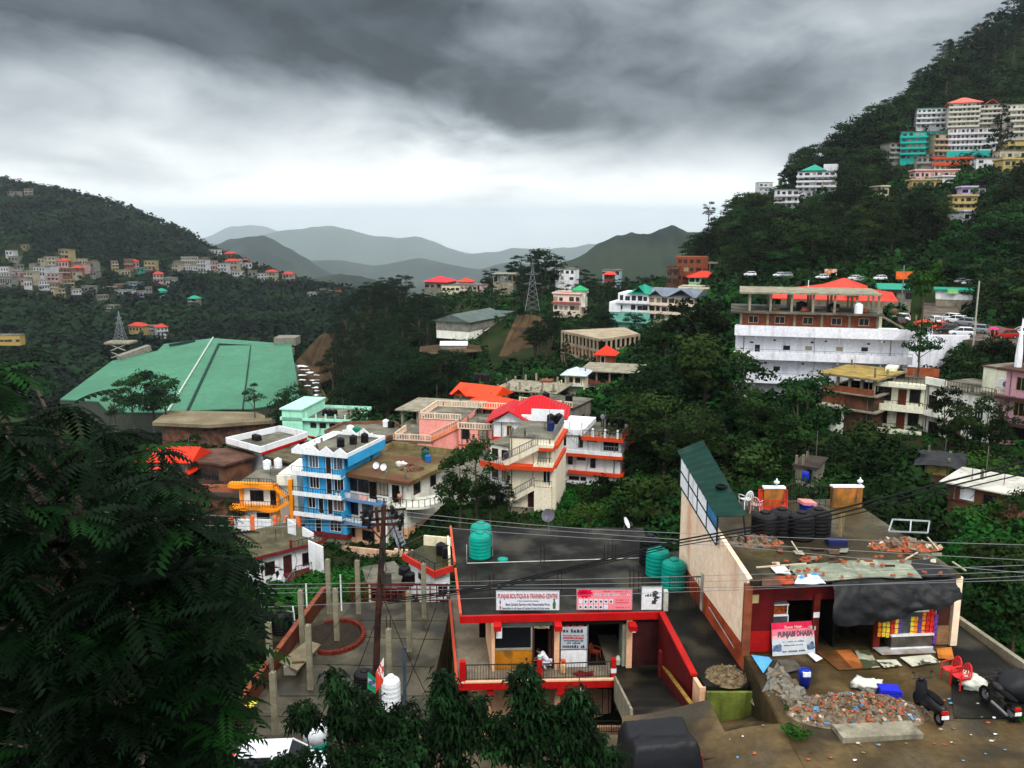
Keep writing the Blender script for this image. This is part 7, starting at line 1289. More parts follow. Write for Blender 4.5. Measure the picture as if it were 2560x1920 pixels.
tanks(b, [(.15,.55,.9,1.2,black_pl,'wide black tank at the left of the cream apartment roof'),(.35,.6,.7,1.2,black_pl,'black tank left of the brick red parapet')]); b.box('brick_parapet', mat('orange_brick_parapet', (.4,.1,.04), .85, .3, 1), b.W*.45,b.D-1,b.H+.1,b.W*1.15,b.D-.8,b.H+1.3)
b.box('stair_head', cry, b.W*.05,4,b.H+.1,b.W*.3,7,b.H+1.6)
b = B('cream_wing_house', 'cream apartment wing with a railed roof and a square roof room', 2311, 116, 2482, 107, 962, 1090, 9, 2, 'building'); b.base(d=5); b.wall(creamw); b.roof(roofc,.3,.15); b.slab(creamw, b.sh, 1.2, .25, 0, b.W*.35, h=.6); b.rail(b.sh+.3, 0, b.W*.35, -1.15,.8,step=.5); b.rail(b.H+.15, b.W*.3, b.W, -.25, 1.0, step=.4, m=iron)
b.box('roof_room', cry, b.W*.62,2.5,b.H+.15,b.W*1.08,8,b.H+3.2); b.box('roof_room_edge', mat('brown_edge', (.12,.06,.04), .8), b.W*.6,2.3,b.H+3.2,b.W*1.1,8.2,b.H+3.35); b.box('room_roof', roofc, b.W*.62,2.5,b.H+3.35,b.W*1.08,8,b.H+3.38)
b.box('front_parapet', creamw, -.1,-.25,b.H,b.W*.3,0,b.H+1.1)
for x in (.12,.55,.8): b.wins([x],1,1.1,1.7,.5,fm=whitef if x > .2 else wood,mull=3)
b.wins([.15,.5,.8],0,1.2,1.5,.7,fm=wood,mull=2); tank(b.w2(b.W*1.0,1.2,b.H+.9),.01,.01,white_pl,'x') if 0 else None
acu = empty('air_conditioner', b.w2(b.W*.98,2.3,b.H+.9), b.yaw, 'white air conditioning unit on the roof room wall', 'air conditioner'); MB().box(-.9,-.5,0,.9,0,1.3).build('case', white, acu); MB().cyl((.1,-.52,.65),(.1,-.5,.65),.42,n=16).build('fan_grille', mat('grille_grey','#6a6a70',.5), acu)
b = B('pink_balcony_house', 'mauve pink house with brown balconies cut by the right edge', 2508, 106, 2640, 101, 925, 1110, 9, 3); b.base(d=5); pk2 = mat('mauve_pink_wall','#d8a3b4',.75,.06,.5,grime=.4); b.wall(pk2); b.roof(mat('brown_roof', (.07,.035,.025), .8, .3, .6),.8,.3)
for k in (1,2): b.slab(mat('brown_slab', (.06,.03,.025), .8), k*b.sh, 1.3, .3, -.5, b.W, h=.15); b.rail(k*b.sh+.1, -.5, b.W, -1.25, .95, step=.3, m=mat('pink_rail','#b58a94',.6))
for k in (1,2): b.wins([.35],k,1.6,1.6,.8,fm=mat('yellow_frame'," ") if 0 else mat('mustard_frame','#b99a3e',.6),mull=3)
b.wins([.35],0,2.6,1.7,.8,fm=wood,mull=2); b.wins([.75],0,1.4,1.7,.8,fm=wood,mull=2)
sh_ = empty('temple_spire', b.w2(.5,1.5,b.H+.3), 0, 'slender white temple spire with a small flag on the pink house roof', 'spire'); MB().lathe([(.42,0),(.42,1.2),(.36,2.4),(.2,4.0),(.05,5.2),(.02,6.0)],n=8).build('spire', white, sh_); MB().add([(0,0,6.0),(.5,0,5.2),(.1,0,4.9),(0,.01,6.0),(.5,.01,5.2),(.1,.01,4.9)],[(0,1,2),(5,4,3)]).build('flag', white, sh_)
b = B('white_roof_hut', 'brick hut under a white sheet roof on the slope behind the shack', 2368, 76, 2550, 72, 1206, 1246, 5.5, 1, 'hut'); b.base(brownw,d=4); b.wall(mat('dark_brick_wall', (.13,.05,.03), .9, .35, .8)); MB().box(-.6,-.5,b.H,b.W+.4,b.D+.5,b.H+.1).build('roof', mat('dirty_white_sheet','#b9b7ad',.7,.2,.5,grime=.6), b.r); b.win(b.W*.2,.3,1.0,.9,white,white,mull=1,name='notice'); b.wins([.6],0,.9,.8,.2,fm=wood)
b = B('tarp_hut', 'yellow walled hut covered with black tarpaulin', 2312, 84, 2372, 83, 1160, 1184, 5, 1, 'hut'); b.base(brownw,d=4); b.wall(mat('ochre_yellow_wall','#a99a5a',.85,.2,.8,grime=.5)); MB().grid(lambda a,c: (-1+(b.W+2.4)*a, -1+(b.D+2)*c, b.H+.9*math.sin(math.pi*a)*math.sin(math.pi*min(1,c+.1))+.15*noise.noise(Vector((a*5,c*5,2)))), 14, 10).build('tarpaulin', MC['navy_black_tarp'], b.r)
b = B('grey_shed', 'small grey block shed with a blue barrel in front', 1988, 84, 2040, 83, 1163, 1196, 4, 1, 'shed'); b.base(d=3); b.wall(mat('grey_block_wall','#6f6c62',.9,.2,.8,grime=.7)); b.roof(mat('dark_tin'," ") if 0 else MC['dark_tin'],.3,.1); b.box('doorway', dark, b.W*.55,-.02,0,b.W*.8,.0,b.H*.8)
tag(MB().lathe([(.3,0),(.34,.3),(.34,.7),(.3,.95)],(0,0,0),12).build('barrel', mat('deep_blue_barrel', (.01,.03,.4), .4), None, smooth=True), 'blue barrel in front of the grey shed', 'barrel').location = P(2013,1203,82)
b = B('concrete_shell', 'unfinished three storey concrete shell with rows of empty openings', 1404, 262, 1505, 236, 845, 905, 2, 3, 'building'); rc_ = mat('tan_concrete','#a0917a',.9,.2,.3,grime=.5)
def shell(b, side=True):
 q = MB();
 return q
e_, P_, I = poly_roof('x', 'x', [(1405,826),(1504,848),(1598,834),(1560,818)], zv(846,236), .6, rc_, dark, -41, .8);
BL.remove(b); bpy.data.objects.remove(b.r); sh_e = e_; e_.name = 'concrete_shell'; e_['label'] = 'unfinished three storey concrete shell with rows of empty openings'; e_['category'] = 'building'
hh = P_[0].z+41
for (p0,p1,n) in ((P_[0],P_[1],11),(P_[1],P_[2],8)):
 for k in range(3): q = MB(); z_ = P_[0].z-.3-k*3.1; q.obox(Vector((p0.x,p0.y,z_)),Vector((p1.x,p1.y,z_)),.5,.7); q.build('floor_beam', rc_, e_, world=True)
 for i in range(n+1): p = p0.lerp(p1,i/n); MB().box(p.x-.28,p.y-.28,-41,p.x+.28,p.y+.28,P_[0].z-.3).build('column', rc_, e_, world=True)
 q = MB(); z_ = P_[0].z-4.6; q.obox(Vector((p0.x,p0.y+.4,z_)),Vector((p1.x,p1.y+.4,z_)),.2,1.4); q.obox(Vector((p0.x,p0.y+.4,z_-3.1)),Vector((p1.x,p1.y+.4,z_-3.1)),.2,1.4); q.build('infill_wall', brick, e_, world=True)
b = B('red_hip_tower', 'small brick tower with a bright red pyramid roof', 1492, 186, 1532, 185, 886, 912, 3.5, 1, 'tower'); b.base(d=4); b.wall(brick); b.hip(redroof, 1.8, .7); b.win(.9,.3,.8,1.6,creamw,dark,mull=1,name='door')
b = slabframe('grey_frame_house', 'open grey concrete frame house below the red pyramid roof', 1455, 175, 1592, 172, 925, 985, 10, 5, 2, wallm=dark, wz=.4); b.box('red_band', mat('brown_red_band', (.25,.06,.04), .8), -.3,-.7,b.sh-.2,b.W+.3,-.6,b.sh+.5); b.box('pale_wall', creamw, -.2,-.3,b.sh*.4,b.W,.0,b.sh-.2)
b = B('small_cream_house', 'small cream house with pale tin roofs and yellow stair left of grey frame', 1412, 170, 1458, 169, 936, 985, 5, 2); b.base(d=5); b.wall(cream); b.hip(mat('pale_tin','#b4bcc8',.5,.1,1), 1.2, .8); b.slab(MC['pale_tin'], b.sh, 1.2, .1, -.5, b.W+.3, h=.2); b.wins([.3,.7],1,.9,.9,.5,fm=wood); q = MB(); q.obox((-.3,-1,b.sh),(-3.6,-1.4,0),1.2,.3); q.build('stair_flight', cream, b.r); q = MB(); rail(q,(-.3,-1.5,b.sh+.3),(-3.6,-2,.3),.8,step=.5,r=.04); q.build('stair_railing', cream, b.r); b.box('brick_hut', brick, -5,-.5,b.sh*.5,-2.6,2,b.sh*1.3)
CUR = mat('tan_curtain','#9a917c',.6)
def fhouse(name, label, u0,u1,vt,vb,Y0,Y1,D,n,wm,nw=4,roof='flat',rm=None,led=None,rh=1.8,win='w',cat='building',dd=8,group=None,ww=None,detail=True,wh_=1.4,zb=None):
 b = B(name,label,u0,Y0,u1,Y1,vt,vb,D,n,cat,group); b.base(wm,d=dd); b.wall(wm)
 if roof == 'flat': b.roof(rm or roofc,.4,.2,.5 if Y0 < 340 else 0,wm)
 elif roof == 'hip': b.hip(rm, rh, .9)
 elif roof == 'gable': b.hip(rm, rh, .9, gable=1)
 if led is not None:
  for k in range(1,n): b.slab(led, k*b.sh, 1.1, .2, -.3, b.W+.3, h=.7)
 for k in range(n):
  for i in range(nw):
   rr = random.random(); wd = ww or min(2.2,b.W/nw*(.45+.35*random.random()))
   if rr > .06: b.wins([(i+.5+random.uniform(-.1,.1))/nw],k,wd,min(wh_,b.sh*.55)*random.uniform(.8,1.1),b.sh*.25,fm=wood if win == 'w' else wm,gm=dgl if rr < .7 else (blw if rr < .85 else CUR),mull=2 if detail else 1)
 return b
b = fhouse('green_gable_hotel', 'white hotel with emerald gabled roofs and teal lower floors', 1545,1622,732,778,287,283,12,2,white,5,'none',None,white); b.hip(MC['emerald_roof'],2.6,.8,x0=b.W*.4); b.gfront(MC['emerald_roof'],2.4,b.W*.5,b.W*.85,-.4,6,b.H); b.box('terrace_wall', white, -2.8,-.5,-.2,b.W*.1,b.D,b.sh)
tl = mat('teal_floor_paint','#6fae9f',.75,.1,.6,grime=.4); b.box('lower_storey', tl, -2.5,-.3,-6.5,b.W+.5,b.D,-.1); b.box('balcony_band', tl, -3,-1.5,-3.4,b.W+.6,-.3,-2.9); b.box('balcony_band', mat('dull_red_band', (.35,.08,.06), .7), -3,-1.5,-7,b.W+.6,-.3,-6.4)
for i in range(6): b.win(-1.8+i*1.9,-2.4,1.0,1.5,wood,dgl,mull=1,off=.31); b.win(-1.8+i*1.9,-5.8,1.0,1.5,wood,dgl,mull=1,off=.31)
b = fhouse('cream_gable_hotel', 'cream hotel with grey gabled roofs and orange framed windows', 1622,1735,738,802,284,276,12,3,mat('cream_pink_wall','#ead9c4',.75,.05,.5,grime=.3),7,'none',None,MC['cream_pink_wall'] if 'cream_pink_wall' in MC else None)
b.hip(mat('slate_grey_roof','#6d7683',.6,.12,.5),2.2,.9,gable=1); b.gfront(MC['slate_grey_roof'],2.4,b.W*.5,b.W*.98,-1,8,b.H,.6); b.gfront(MC['slate_grey_roof'],1.8,b.W*.05,b.W*.3,-1,6,b.H,.5)
fhouse('cream_block', 'cream blank walled block right of the grey gabled hotel', 1698,1790,722,770,300,296,10,2,cream,4)
fhouse('dark_long_house', 'long dark concrete house with a pale upper floor behind the cream block', 1782,1882,716,752,312,306,10,2,greywall,6,'flat',roofc,dd=10)
b = fhouse('brick_top_building', 'tall unfinished brick building above the red tent roof', 1690,1770,642,704,340,338,10,3,brick,5,'none',win='x'); b.box('roof_slab', conc, -.5,-.5,b.H,b.W+7,b.D,b.H+.3) if 0 else None
for i in range(5): b.box('frame_column', conc, b.W+.5+i*1.9,0,0,b.W+.85+i*1.9,.35,b.sh*2.2)
b.box('frame_slab', conc, b.W,-.5,b.sh*2.2,b.W+9.5,b.D,b.sh*2.2+.35); b.box('frame_slab', conc, b.W,-.5,b.sh*1.1,b.W+9.5,b.D,b.sh*1.1+.35); b.box('dark_interior', dark, b.W+.3,3,0,b.W+9,b.D-.5,b.sh*2.2)
b = fhouse('red_tent_building', 'pale green building under a low vermilion tent roof', 1722,1798,693,708,330,328,9,1,mat('pale_green_wall','#a9d3ae',.75),5,'hip',redroof,rh=2.2)
fhouse('brown_side_house', 'brown and cream house left of the red tent roof', 1668,1694,672,712,332,331,8,2,brownw,2,'flat')
fhouse('arched_villa', 'cream and red villa with arches on the wooded slope', 1383,1450,735,778,332,328,9,2,mat('villa_pink','#e6d0c0',.75,.05,.6),5,'flat',mat('villa_red', (.4,.1,.06), .7),MC['dull_red_band'])
b = B('green_dome_pavilion', 'green curved roof pavilion beside the villa', 1430, 330, 1464, 329, 726, 734, 6, 1, 'pavilion'); b.base(creamw,d=5); b.wall(creamw); b.hip(mat('green_dome', (.01,.3,.1), .5), 1.8, .6)
fhouse('ridge_white_house', 'white house half hidden by ridge trees, left of the pylon hill', 1388,1436,672,702,425,422,9,2,white,4,'flat')
fhouse('ridge_blue_house', 'pale blue flat house on the ridge', 1506,1550,676,690,428,426,9,1,mat('pale_blue_wall','#9fc0cc',.75),3,'flat'); b = fhouse('ridge_red_hut', 'small hut with a red roof in front of the pale blue house', 1510,1534,686,700,415,414,6,1,brick,2,'hip',redroof,rh=1.4)
b = fhouse('ridge_red_roof_house', 'house with a broad crimson roof on the ridge', 1062,1116,704,722,442,438,12,1,greywall,4,'hip',mat('crimson_ridge_roof', (.8,.015,.03), .5),rh=2.6)
fhouse('ridge_pink_house', 'pink and white two storey house on the ridge with a small red roof', 1150,1202,712,738,436,432,9,2,mat('pale_pink_wall','#e9c2c6',.75),5,'flat'); fhouse('ridge_red_cap_house', 'small house with an orange red cap roof left of the ridge pink house', 1148,1176,704,722,446,445,7,1,pinkw,2,'hip',redroof,rh=1.8); fhouse('ridge_cream_house', 'low cream house between the two red ridge roofs', 1104,1150,712,730,438,436,8,1,cream,4,'flat')
b = slabframe('ridge_frame_house', 'bare concrete frame on the ridge left of the pylon', 1232, 405, 1282, 403, 684, 706, 9, 5, 1)
b = B('green_side_shed', 'long shed with a sloping dark roof and green side wall on the cut slope', 1172, 318, 1262, 342, 806, 830, 14, 1, 'shed'); b.base(creamw,d=3); b.wall(greywall); b.hip(mat('grey_green_shed_roof','#4f5d58',.6,.2,.4),2.6,.8,gable=1); b.box('green_wall', MC['emerald_roof'], b.W,.2,0,b.W+8,.8,b.H+.6); MB().box(b.W,-.5,b.H+.6,b.W+8.4,b.D,b.H+.9).build('roof', MC['grey_green_shed_roof'], b.r)
for (u,v,w_,Y,lab) in ((1135,868,70,282,'white corrugated roofs of low sheds in the clearing'),(1060,905,30,268,'small pale tin roof among the trees left of the clearing')):
 p = P(u,v,Y); e2 = empty('tin_shed', p, 0, lab, 'shed'); x_ = w_/2217*Y/2; MB().add([(-x_,-2,.8),(x_,-2,.8),(x_,0,2),(-x_,0,2),(x_,2,.8),(-x_,2,.8)],[(0,1,2,3),(3,2,4,5)]).build('roof', mat('white_tin','#c9ced4',.5,.1,1), e2); MB().box(-x_+.3,-1.7,-2,x_-.3,1.7,.8).build('wall', greywall, e2)
earth = mat('cut_earth', (.075,.045,.02), .95, .35, .06, col2=(.03,.02,.01), c2s=.12, bump=.8, bs=.6); earth2 = mat('pale_earth', (.12,.09,.055), .95, .3, .08, col2=(.05,.05,.02), c2s=.1)
def cliff(name, label, top, bot, Yt, Yb, m, seed, amp=2.5):
 n = 40; rows_ = 18
 def fn(a, c):
  ut = np.interp(a*(len(top)-1), range(len(top)), [p[0] for p in top]); vt_ = np.interp(a*(len(top)-1), range(len(top)), [p[1] for p in top])
  ub = np.interp(a*(len(bot)-1), range(len(bot)), [p[0] for p in bot]); vb_ = np.interp(a*(len(bot)-1), range(len(bot)), [p[1] for p in bot])
  p = P(ut,vt_,Yt).lerp(P(ub,vb_,Yb), c); k = math.sin(math.pi*a)*.5+.5
  p.y += amp*noise.fractal(Vector((a*9+seed,c*3,seed)),1,2,4)-amp*.6*math.sin(math.pi*c); return p
 o = MB().grid(lambda a,c: fn(a,1-c), n, rows_); return tag(o.build(name, m, None, smooth=True), label, 'slope', kind='structure')
cliff('earth_slope', 'bare brown earth cutting below the lattice pylon', [(1290,790),(1320,786),(1350,792),(1372,815)], [(1215,960),(1270,965),(1330,958),(1395,950)], 322, 272, earth, 3, 4)
cliff('earth_slope', 'brown eroded bank beside the big green roof', [(800,838),(815,832),(835,838),(850,860)], [(738,905),(765,950),(800,960),(832,945)], 400, 350, earth, 7, 3)
cliff('earth_slope', 'pale cleared ground between trees above the brick village', [(1050,866),(1090,862),(1160,858),(1200,864)], [(1048,880),(1080,885),(1160,882),(1205,878)], 292, 272, earth, 5, .5)
cliff('earth_slope', 'debris strewn bare ground right of the big green roof', [(742,910),(755,920),(775,930),(790,935)], [(750,1000),(770,1020),(800,1020),(820,1000)], 380, 330, earth2, 11, .6)
for i in range(14):
 u, v = 748+random.uniform(0,44), 912+i*6+random.uniform(-8,8); p = P(u,v,352-i); tag(MB().blob((0,0,.4),(random.uniform(.6,1.6),random.uniform(.4,.9),.15),i,9,1.1).build('white_debris', white), 'scrap of white sheeting on the bare ground by the green roof', 'debris', 'white debris beside the green roof').location = p
def pylon(name, label, u, vt, vb, Y, wb, arms, base=0):
 p = P(u,vb,Y); h = zv(vt,Y)-p.z; e2 = empty(name, p, 0, label, 'pylon'); q = MB(); lv = 9; r = .09*Y/330
 def W_(t): return wb*(1-t)**1.25+.25 if t < .9 else .25
 for sx in (-1,1):
  for sy in (-1,1):
   for i in range(lv): t0, t1 = i/lv, (i+1)/lv; q.obox((sx*W_(t0)/2,sy*W_(t0)/2,h*t0),(sx*W_(t1)/2,sy*W_(t1)/2,h*t1),r,r)
 for i in range(lv):
  t0, t1 = i/lv, (i+1)/lv; a0, a1 = W_(t0)/2, W_(t1)/2
  for s in (-1,1): q.obox((-a0,s*a0,h*t0),(a1,s*a1,h*t1),r*.7,r*.7).obox((a0,s*a0,h*t0),(-a1,s*a1,h*t1),r*.7,r*.7).obox((s*a0,-a0,h*t0),(s*a1,a1,h*t1),r*.7,r*.7)
 q.build('lattice', steel, e2)
 for t, w_ in arms: MB().obox((-w_,0,h*t),(w_,0,h*t),r*1.3,r*1.3).obox((-w_,0,h*t),(0,0,h*(t+.05)),r,r).obox((w_,0,h*t),(0,0,h*(t+.05)),r,r).build('crossarm', steel, e2)
 return e2, h
pylon('lattice_pylon', 'grey lattice power pylon on the hill crest above the earth cutting', 1331, 655, 776, 332, 5.2, ((.55,3.2),(.75,2.6)))
e2, h = pylon('lattice_pylon', 'grey lattice pylon rising from a raised platform left of the big green roof', 302, 778, 853, 480, 5.5, ((.6,2.5),(.78,2)))
MB().box(-7,-5,-1,7,5,0).build('platform', conc, e2); q = MB()
for sx in (-1,1):
 for z_ in (-5,-9): q.obox((sx*5,-4,-1),(sx*5,-4,-12),.9,.9).obox((-5,-4,z_),(5,-4,z_),.7,.7)
q.obox((-5,-4,-5),(5,-4,-9),.4,.4).obox((5,-4,-5),(-5,-4,-9),.4,.4).obox((-5,-4,-1),(5,-4,-5),.4,.4).obox((5,-4,-1),(-5,-4,-5),.4,.4).build('platform_frame', mat('pale_concrete_frame','#aaa79c',.9), e2)
gp = {k: P(*v) for k, v in {'ridgeT':(533,845,470),'ridgeB':(420,1030,345),'L1':(410,860,470),'L2':(385,885,452),'L3':(280,902,440),'L4':(150,998,372),'L5':(245,1003,352),'B1':(272,1030,345),'B2':(555,1022,345),'B3':(625,1022,345),'R1':(752,1000,356),'R2':(735,905,410),'R3':(728,860,445),'R4':(700,858,450)}.items()}
gr = empty('green_market_hall', gp['ridgeB']+Vector((0,0,-16)), 0, 'huge market hall with folded green sheet roofs and a white ridge line', 'hall')
gm1 = mat('market_green_roof', (.042,.18,.10), .55, .12, .04, grime=.4, gs=(.15,.15,.15), spec=.15)
L_ = [gp[k] for k in ('ridgeB','ridgeT','L1','L2','L3','L4','L5','B1')]; R_ = [gp[k] for k in ('ridgeT','ridgeB','B2','B3','R1','R2','R3','R4')]
def fan(pts, th=.5):
 from mathutils.geometry import tessellate_polygon
 tri = tessellate_polygon([[Vector(p) for p in pts]]); q = MB(); n = len(pts); q.v = [tuple(p) for p in pts]+[(p[0],p[1],p[2]-th) for p in pts]
 q.f = [tuple(t) for t in tri]+[tuple(i+n for i in reversed(t)) for t in tri]+[(i,(i+1)%n,(i+1)%n+n,i+n) for i in range(n)]; return q
fan(L_).build('left_roof', gm1, gr, world=True); fan(R_).build('right_roof', gm1, gr, world=True)
MB().obox(gp['ridgeB']+Vector((0,0,.4)), gp['ridgeT']+Vector((0,0,.4)), .7, .5).build('ridge_cap', mat('pale_ridge','#a9b8ae',.7), gr, world=True)
def onR(u, v):       # point on the right roof plane
 n_ = (gp['R1']-gp['ridgeB']).cross(gp['ridgeT']-gp['ridgeB']).normalized(); d = ray(u, v); return d*(gp['ridgeB'].dot(n_)/d.dot(n_))
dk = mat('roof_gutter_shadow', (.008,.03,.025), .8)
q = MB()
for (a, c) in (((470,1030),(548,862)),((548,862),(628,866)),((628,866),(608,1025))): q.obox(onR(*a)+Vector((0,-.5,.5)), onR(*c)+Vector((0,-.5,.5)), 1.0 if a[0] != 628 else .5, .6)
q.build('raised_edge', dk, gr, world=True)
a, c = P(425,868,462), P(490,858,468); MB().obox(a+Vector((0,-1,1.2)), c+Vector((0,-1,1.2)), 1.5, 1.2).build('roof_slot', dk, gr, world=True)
q = MB();
for a_, c_ in (('L4','L5'),('L5','B1'),('B1','ridgeB'),('ridgeB','B2'),('B2','B3'),('B3','R1'),('R1','R2')): q.obox(gp[a_]+Vector((0,1,-4.5)), gp[c_]+Vector((0,1,-4.5)), 1, 8)
q.build('hall_wall', mat('hall_wall_green_grey',(.05,.06,.045),.9), gr, world=True)
MB().obox(gp['L3']+Vector((3,1,1)), gp['L2']+Vector((-3,2,3)), 4, 3).build('rear_parapet', greywall, gr, world=True)
a = gp['R4']; tag(MB().box(-6,-3,-2,5,8,2).box(-6,-14,-6,5,-6,-2.5).build('annex_block', greywall), 'grey annex at the right rear corner of the green market hall', 'annex').location = gp['R3']+Vector((-3,4,1))
pt = [Z(380,1052,-76), Z(400,1030,-76), Z(640,1026,-76), Z(668,1045,-76), Z(560,1056,-76)]
poly_roof('curved_slab_building', 'low building with a wide pale curved concrete roof in front of the market hall', [(380,1056),(520,1062),(690,1050),(640,1030),(420,1026)], zv(1045,318), 1.2, mat('pale_brown_concrete','#80745c',.9,.25,.1,grime=.5), brownw, -85, 3, cat='building')
b = fhouse('yellow_arcade', 'yellow arcaded building at the far left edge', -30,50,838,860,560,560,6,1,mat('yellow_wall','#a98f4c',.8,.1,.4),8,'flat',ww=2.2,dd=1)
# ================= HILLSIDE TOWNS =================
colr = {k: mat('wall_'+k, c, .8, .08, .2, grime=.35) for k, c in dict(white='#cfd0d4',cream='#bdb49b',greycream='#c2bfb2',pink='#dcb3b0',lilac='#c8b4da',yellow='#b8a468',turquoise='#23a69c',brickred='#8a4a36',orange='#a05a38',mint='#79c9a8',tan='#a8977c',blue='#6f9bc4',grey='#8f8f88').items()}
rred = mat('far_red_roof', (.4,.035,.02), .6); rgrn = MC['emerald_roof']; rora = mat('far_orange_roof', (.75,.12,.03), .6)
def hot(name,label,u0,u1,vt,vb,Y,n,nw,wall,roof='flat',rm=None,led=True,dv=0,D=10,win='x',rh=2.2,**k):
 Y = Yhit((u0+u1)/2, vb, 200, 700)-4
 return fhouse(name,label,u0,u1,vt,vb,Y,Y+dv,D,n,colr[wall],nw,roof,rm or roofc,(colr[wall] if led is True else led),rh,win,'building',10,detail=False,ww=None,**k)
b = hot('white_hotel','tall white hotel with a green pyramid roof at the left of the upper hill',1993,2090,430,480,352,4,6,'white',dv=-6); b.hip(rgrn,2.6,.6,z=b.H+.5,x0=b.W*.12,x1=b.W*.7); b.box('dark_floor',dark,-.2,-.15,b.sh*2.1,b.W+.1,-.02,b.sh*2.5); b.box('roof_room',colr['white'],b.W*.65,2,b.H,b.W,8,b.H+3)
hot('white_hotel_wing','lower white wing with red window panels left of the green pyramid roof',1938,1996,474,522,346,3,4,'white',dv=-2)
hot('small_white_villa','small white villa with a greenish roof on the skyline among trees',1897,1932,456,480,372,2,3,'white','flat',rgrn)
hot('turquoise_hotel','bright turquoise hotel, left one of the pair',2252,2313,330,400,372,5,4,'turquoise',dv=-3); hot('turquoise_house','darker turquoise building right of the turquoise hotel',2312,2368,330,382,378,4,4,'turquoise',dv=-3)
hot('thin_grey_house','narrow grey unfinished house left of the turquoise hotel',2224,2252,358,408,370,4,2,'grey')
hot('turquoise_trim_house','red brown house with turquoise trim above the turquoise hotel',2242,2272,302,330,398,2,2,'brickred',led=colr['turquoise'])
b = hot('stepped_white_hotel','white stepped hotel with a slim green roof on the upper terrace',2292,2376,272,322,402,4,7,'white','flat',rgrn,dv=-4)
b = hot('grey_grand_hotel','large pale grey hotel with a red hipped roof at the top of the town',2372,2448,258,330,398,6,7,'greycream','none',dv=-4); b.hip(mat('far_pink_red_roof', (.7,.12,.09), .6),2.6,1.2)
b = hot('grey_long_hotel','long pale grey hotel with a red dormer right of the grand hotel',2448,2512,262,322,396,5,6,'greycream','flat',dv=-3); b.gfront(MC['far_pink_red_roof'],2.2,b.W*.2,b.W*.7,-.5,6,b.H)
hot('right_edge_hotel','pale grey hotel with teal base at the right edge of the upper town',2514,2600,262,346,388,6,7,'greycream','flat',dv=-4)
b = hot('white_grand_hotel','white four storey hotel with a turquoise base in the middle of the town',2370,2478,322,378,366,4,10,'white',dv=-5); b.box('base_storey',colr['turquoise'],-.3,-1.2,-4.2,b.W,b.D,-.1); hot('narrow_white_annex','narrow white annex against the right side of the white hotel',2468,2492,318,372,368,4,2,'white')
hot('pale_infill_house','pale infill house between the turquoise house and the white hotel',2336,2372,335,392,373,4,3,'tan')
b = hot('vermilion_rail_house','cream house with vermilion roof edge and balcony on thin columns',2336,2428,398,412,352,1,7,'cream',led=None,dv=-3); b.box('roof_edge',MC['vermilion_band'],-1,-1.2,b.H,b.W+1,b.D,b.H+.7); b.slab(MC['vermilion_band'],0,1.4,.4,-1,b.W+1,h=.9)
for i in range(8): b.box('stilt', creamw, b.W*i/7,-.8,-3.5,b.W*i/7+.4,-.4,-.3)
b.box('under_floor', dark, .2,.5,-4,b.W,b.D,-.4)
b = hot('white_stilt_house','small white house on dark stilts at the right of the vermilion one',2441,2502,396,412,348,1,3,'white',dv=-2)
for i in range(5): b.box('stilt', creamw, b.W*i/4,-.5,-3.6,b.W*i/4+.4,-.1,-.1)
b.box('under_floor', dark, .2,.6,-4.5,b.W,b.D,-.1)
hot('yellow_terrace_house','pale yellow stepped house at the right edge of the town',2500,2600,376,398,352,1,6,'cream',dv=-3); hot('yellow_upper_house','pale yellow upper house behind the stepped one',2520,2610,352,376,362,2,5,'yellow',dv=-3); hot('yellow_lower_house','yellow lower storey with arches under the stepped house',2508,2600,400,417,346,1,5,'yellow',dv=-2)
hot('pink_long_house','long pink and white house with a red base below the vermilion one',2288,2396,428,446,340,1,9,'pink',led=None,dv=-3,rm=MC['dull_red_band']) ; hot('pale_green_house','pale lime house with a flat roof left of the pink long house',2280,2352,452,470,330,1,5,'yellow',dv=-2); hot('white_box_house','white box house under the right end of the pink house',2356,2384,443,460,334,1,2,'white')
hot('lilac_house','lilac house above the yellow tower house',2405,2464,470,486,326,1,3,'lilac',dv=-2); b = hot('yellow_tower_house','yellow three storey house among dark trees',2382,2442,492,540,320,3,4,'yellow',dv=-2); hot('white_low_house','small white house below the yellow tower house',2410,2442,530,552,316,1,2,'white'); hot('dark_stilt_house','dark unfinished concrete house below the turquoise hotel',2292,2362,392,424,358,2,5,'grey',dv=-3)
hot('cream_hidden_house','cream wall glimpsed between trees on the right hill',2203,2222,468,490,335,1,1,'cream')
hot('red_peak_house','dark house front with a tiled peak under the turquoise hotel',2305,2350,385,396,362,1,3,'tan')
colr2 = {k: mat('far_'+k, tuple(c*.62+.015 for c in lin(c0)), .8, .15, .2, grime=.5) for k, c0 in dict(white='#cfd0d4',cream='#b5aa92',greycream='#b2afa2',pink='#c4a09c',lilac='#b0a4be',yellow='#b09c66',turquoise='#2c9a90',brickred='#7d4a38',orange='#8f5a3c',mint='#79c9a8',tan='#8d7f66',blue='#6f8fae',grey='#85857e').items()}
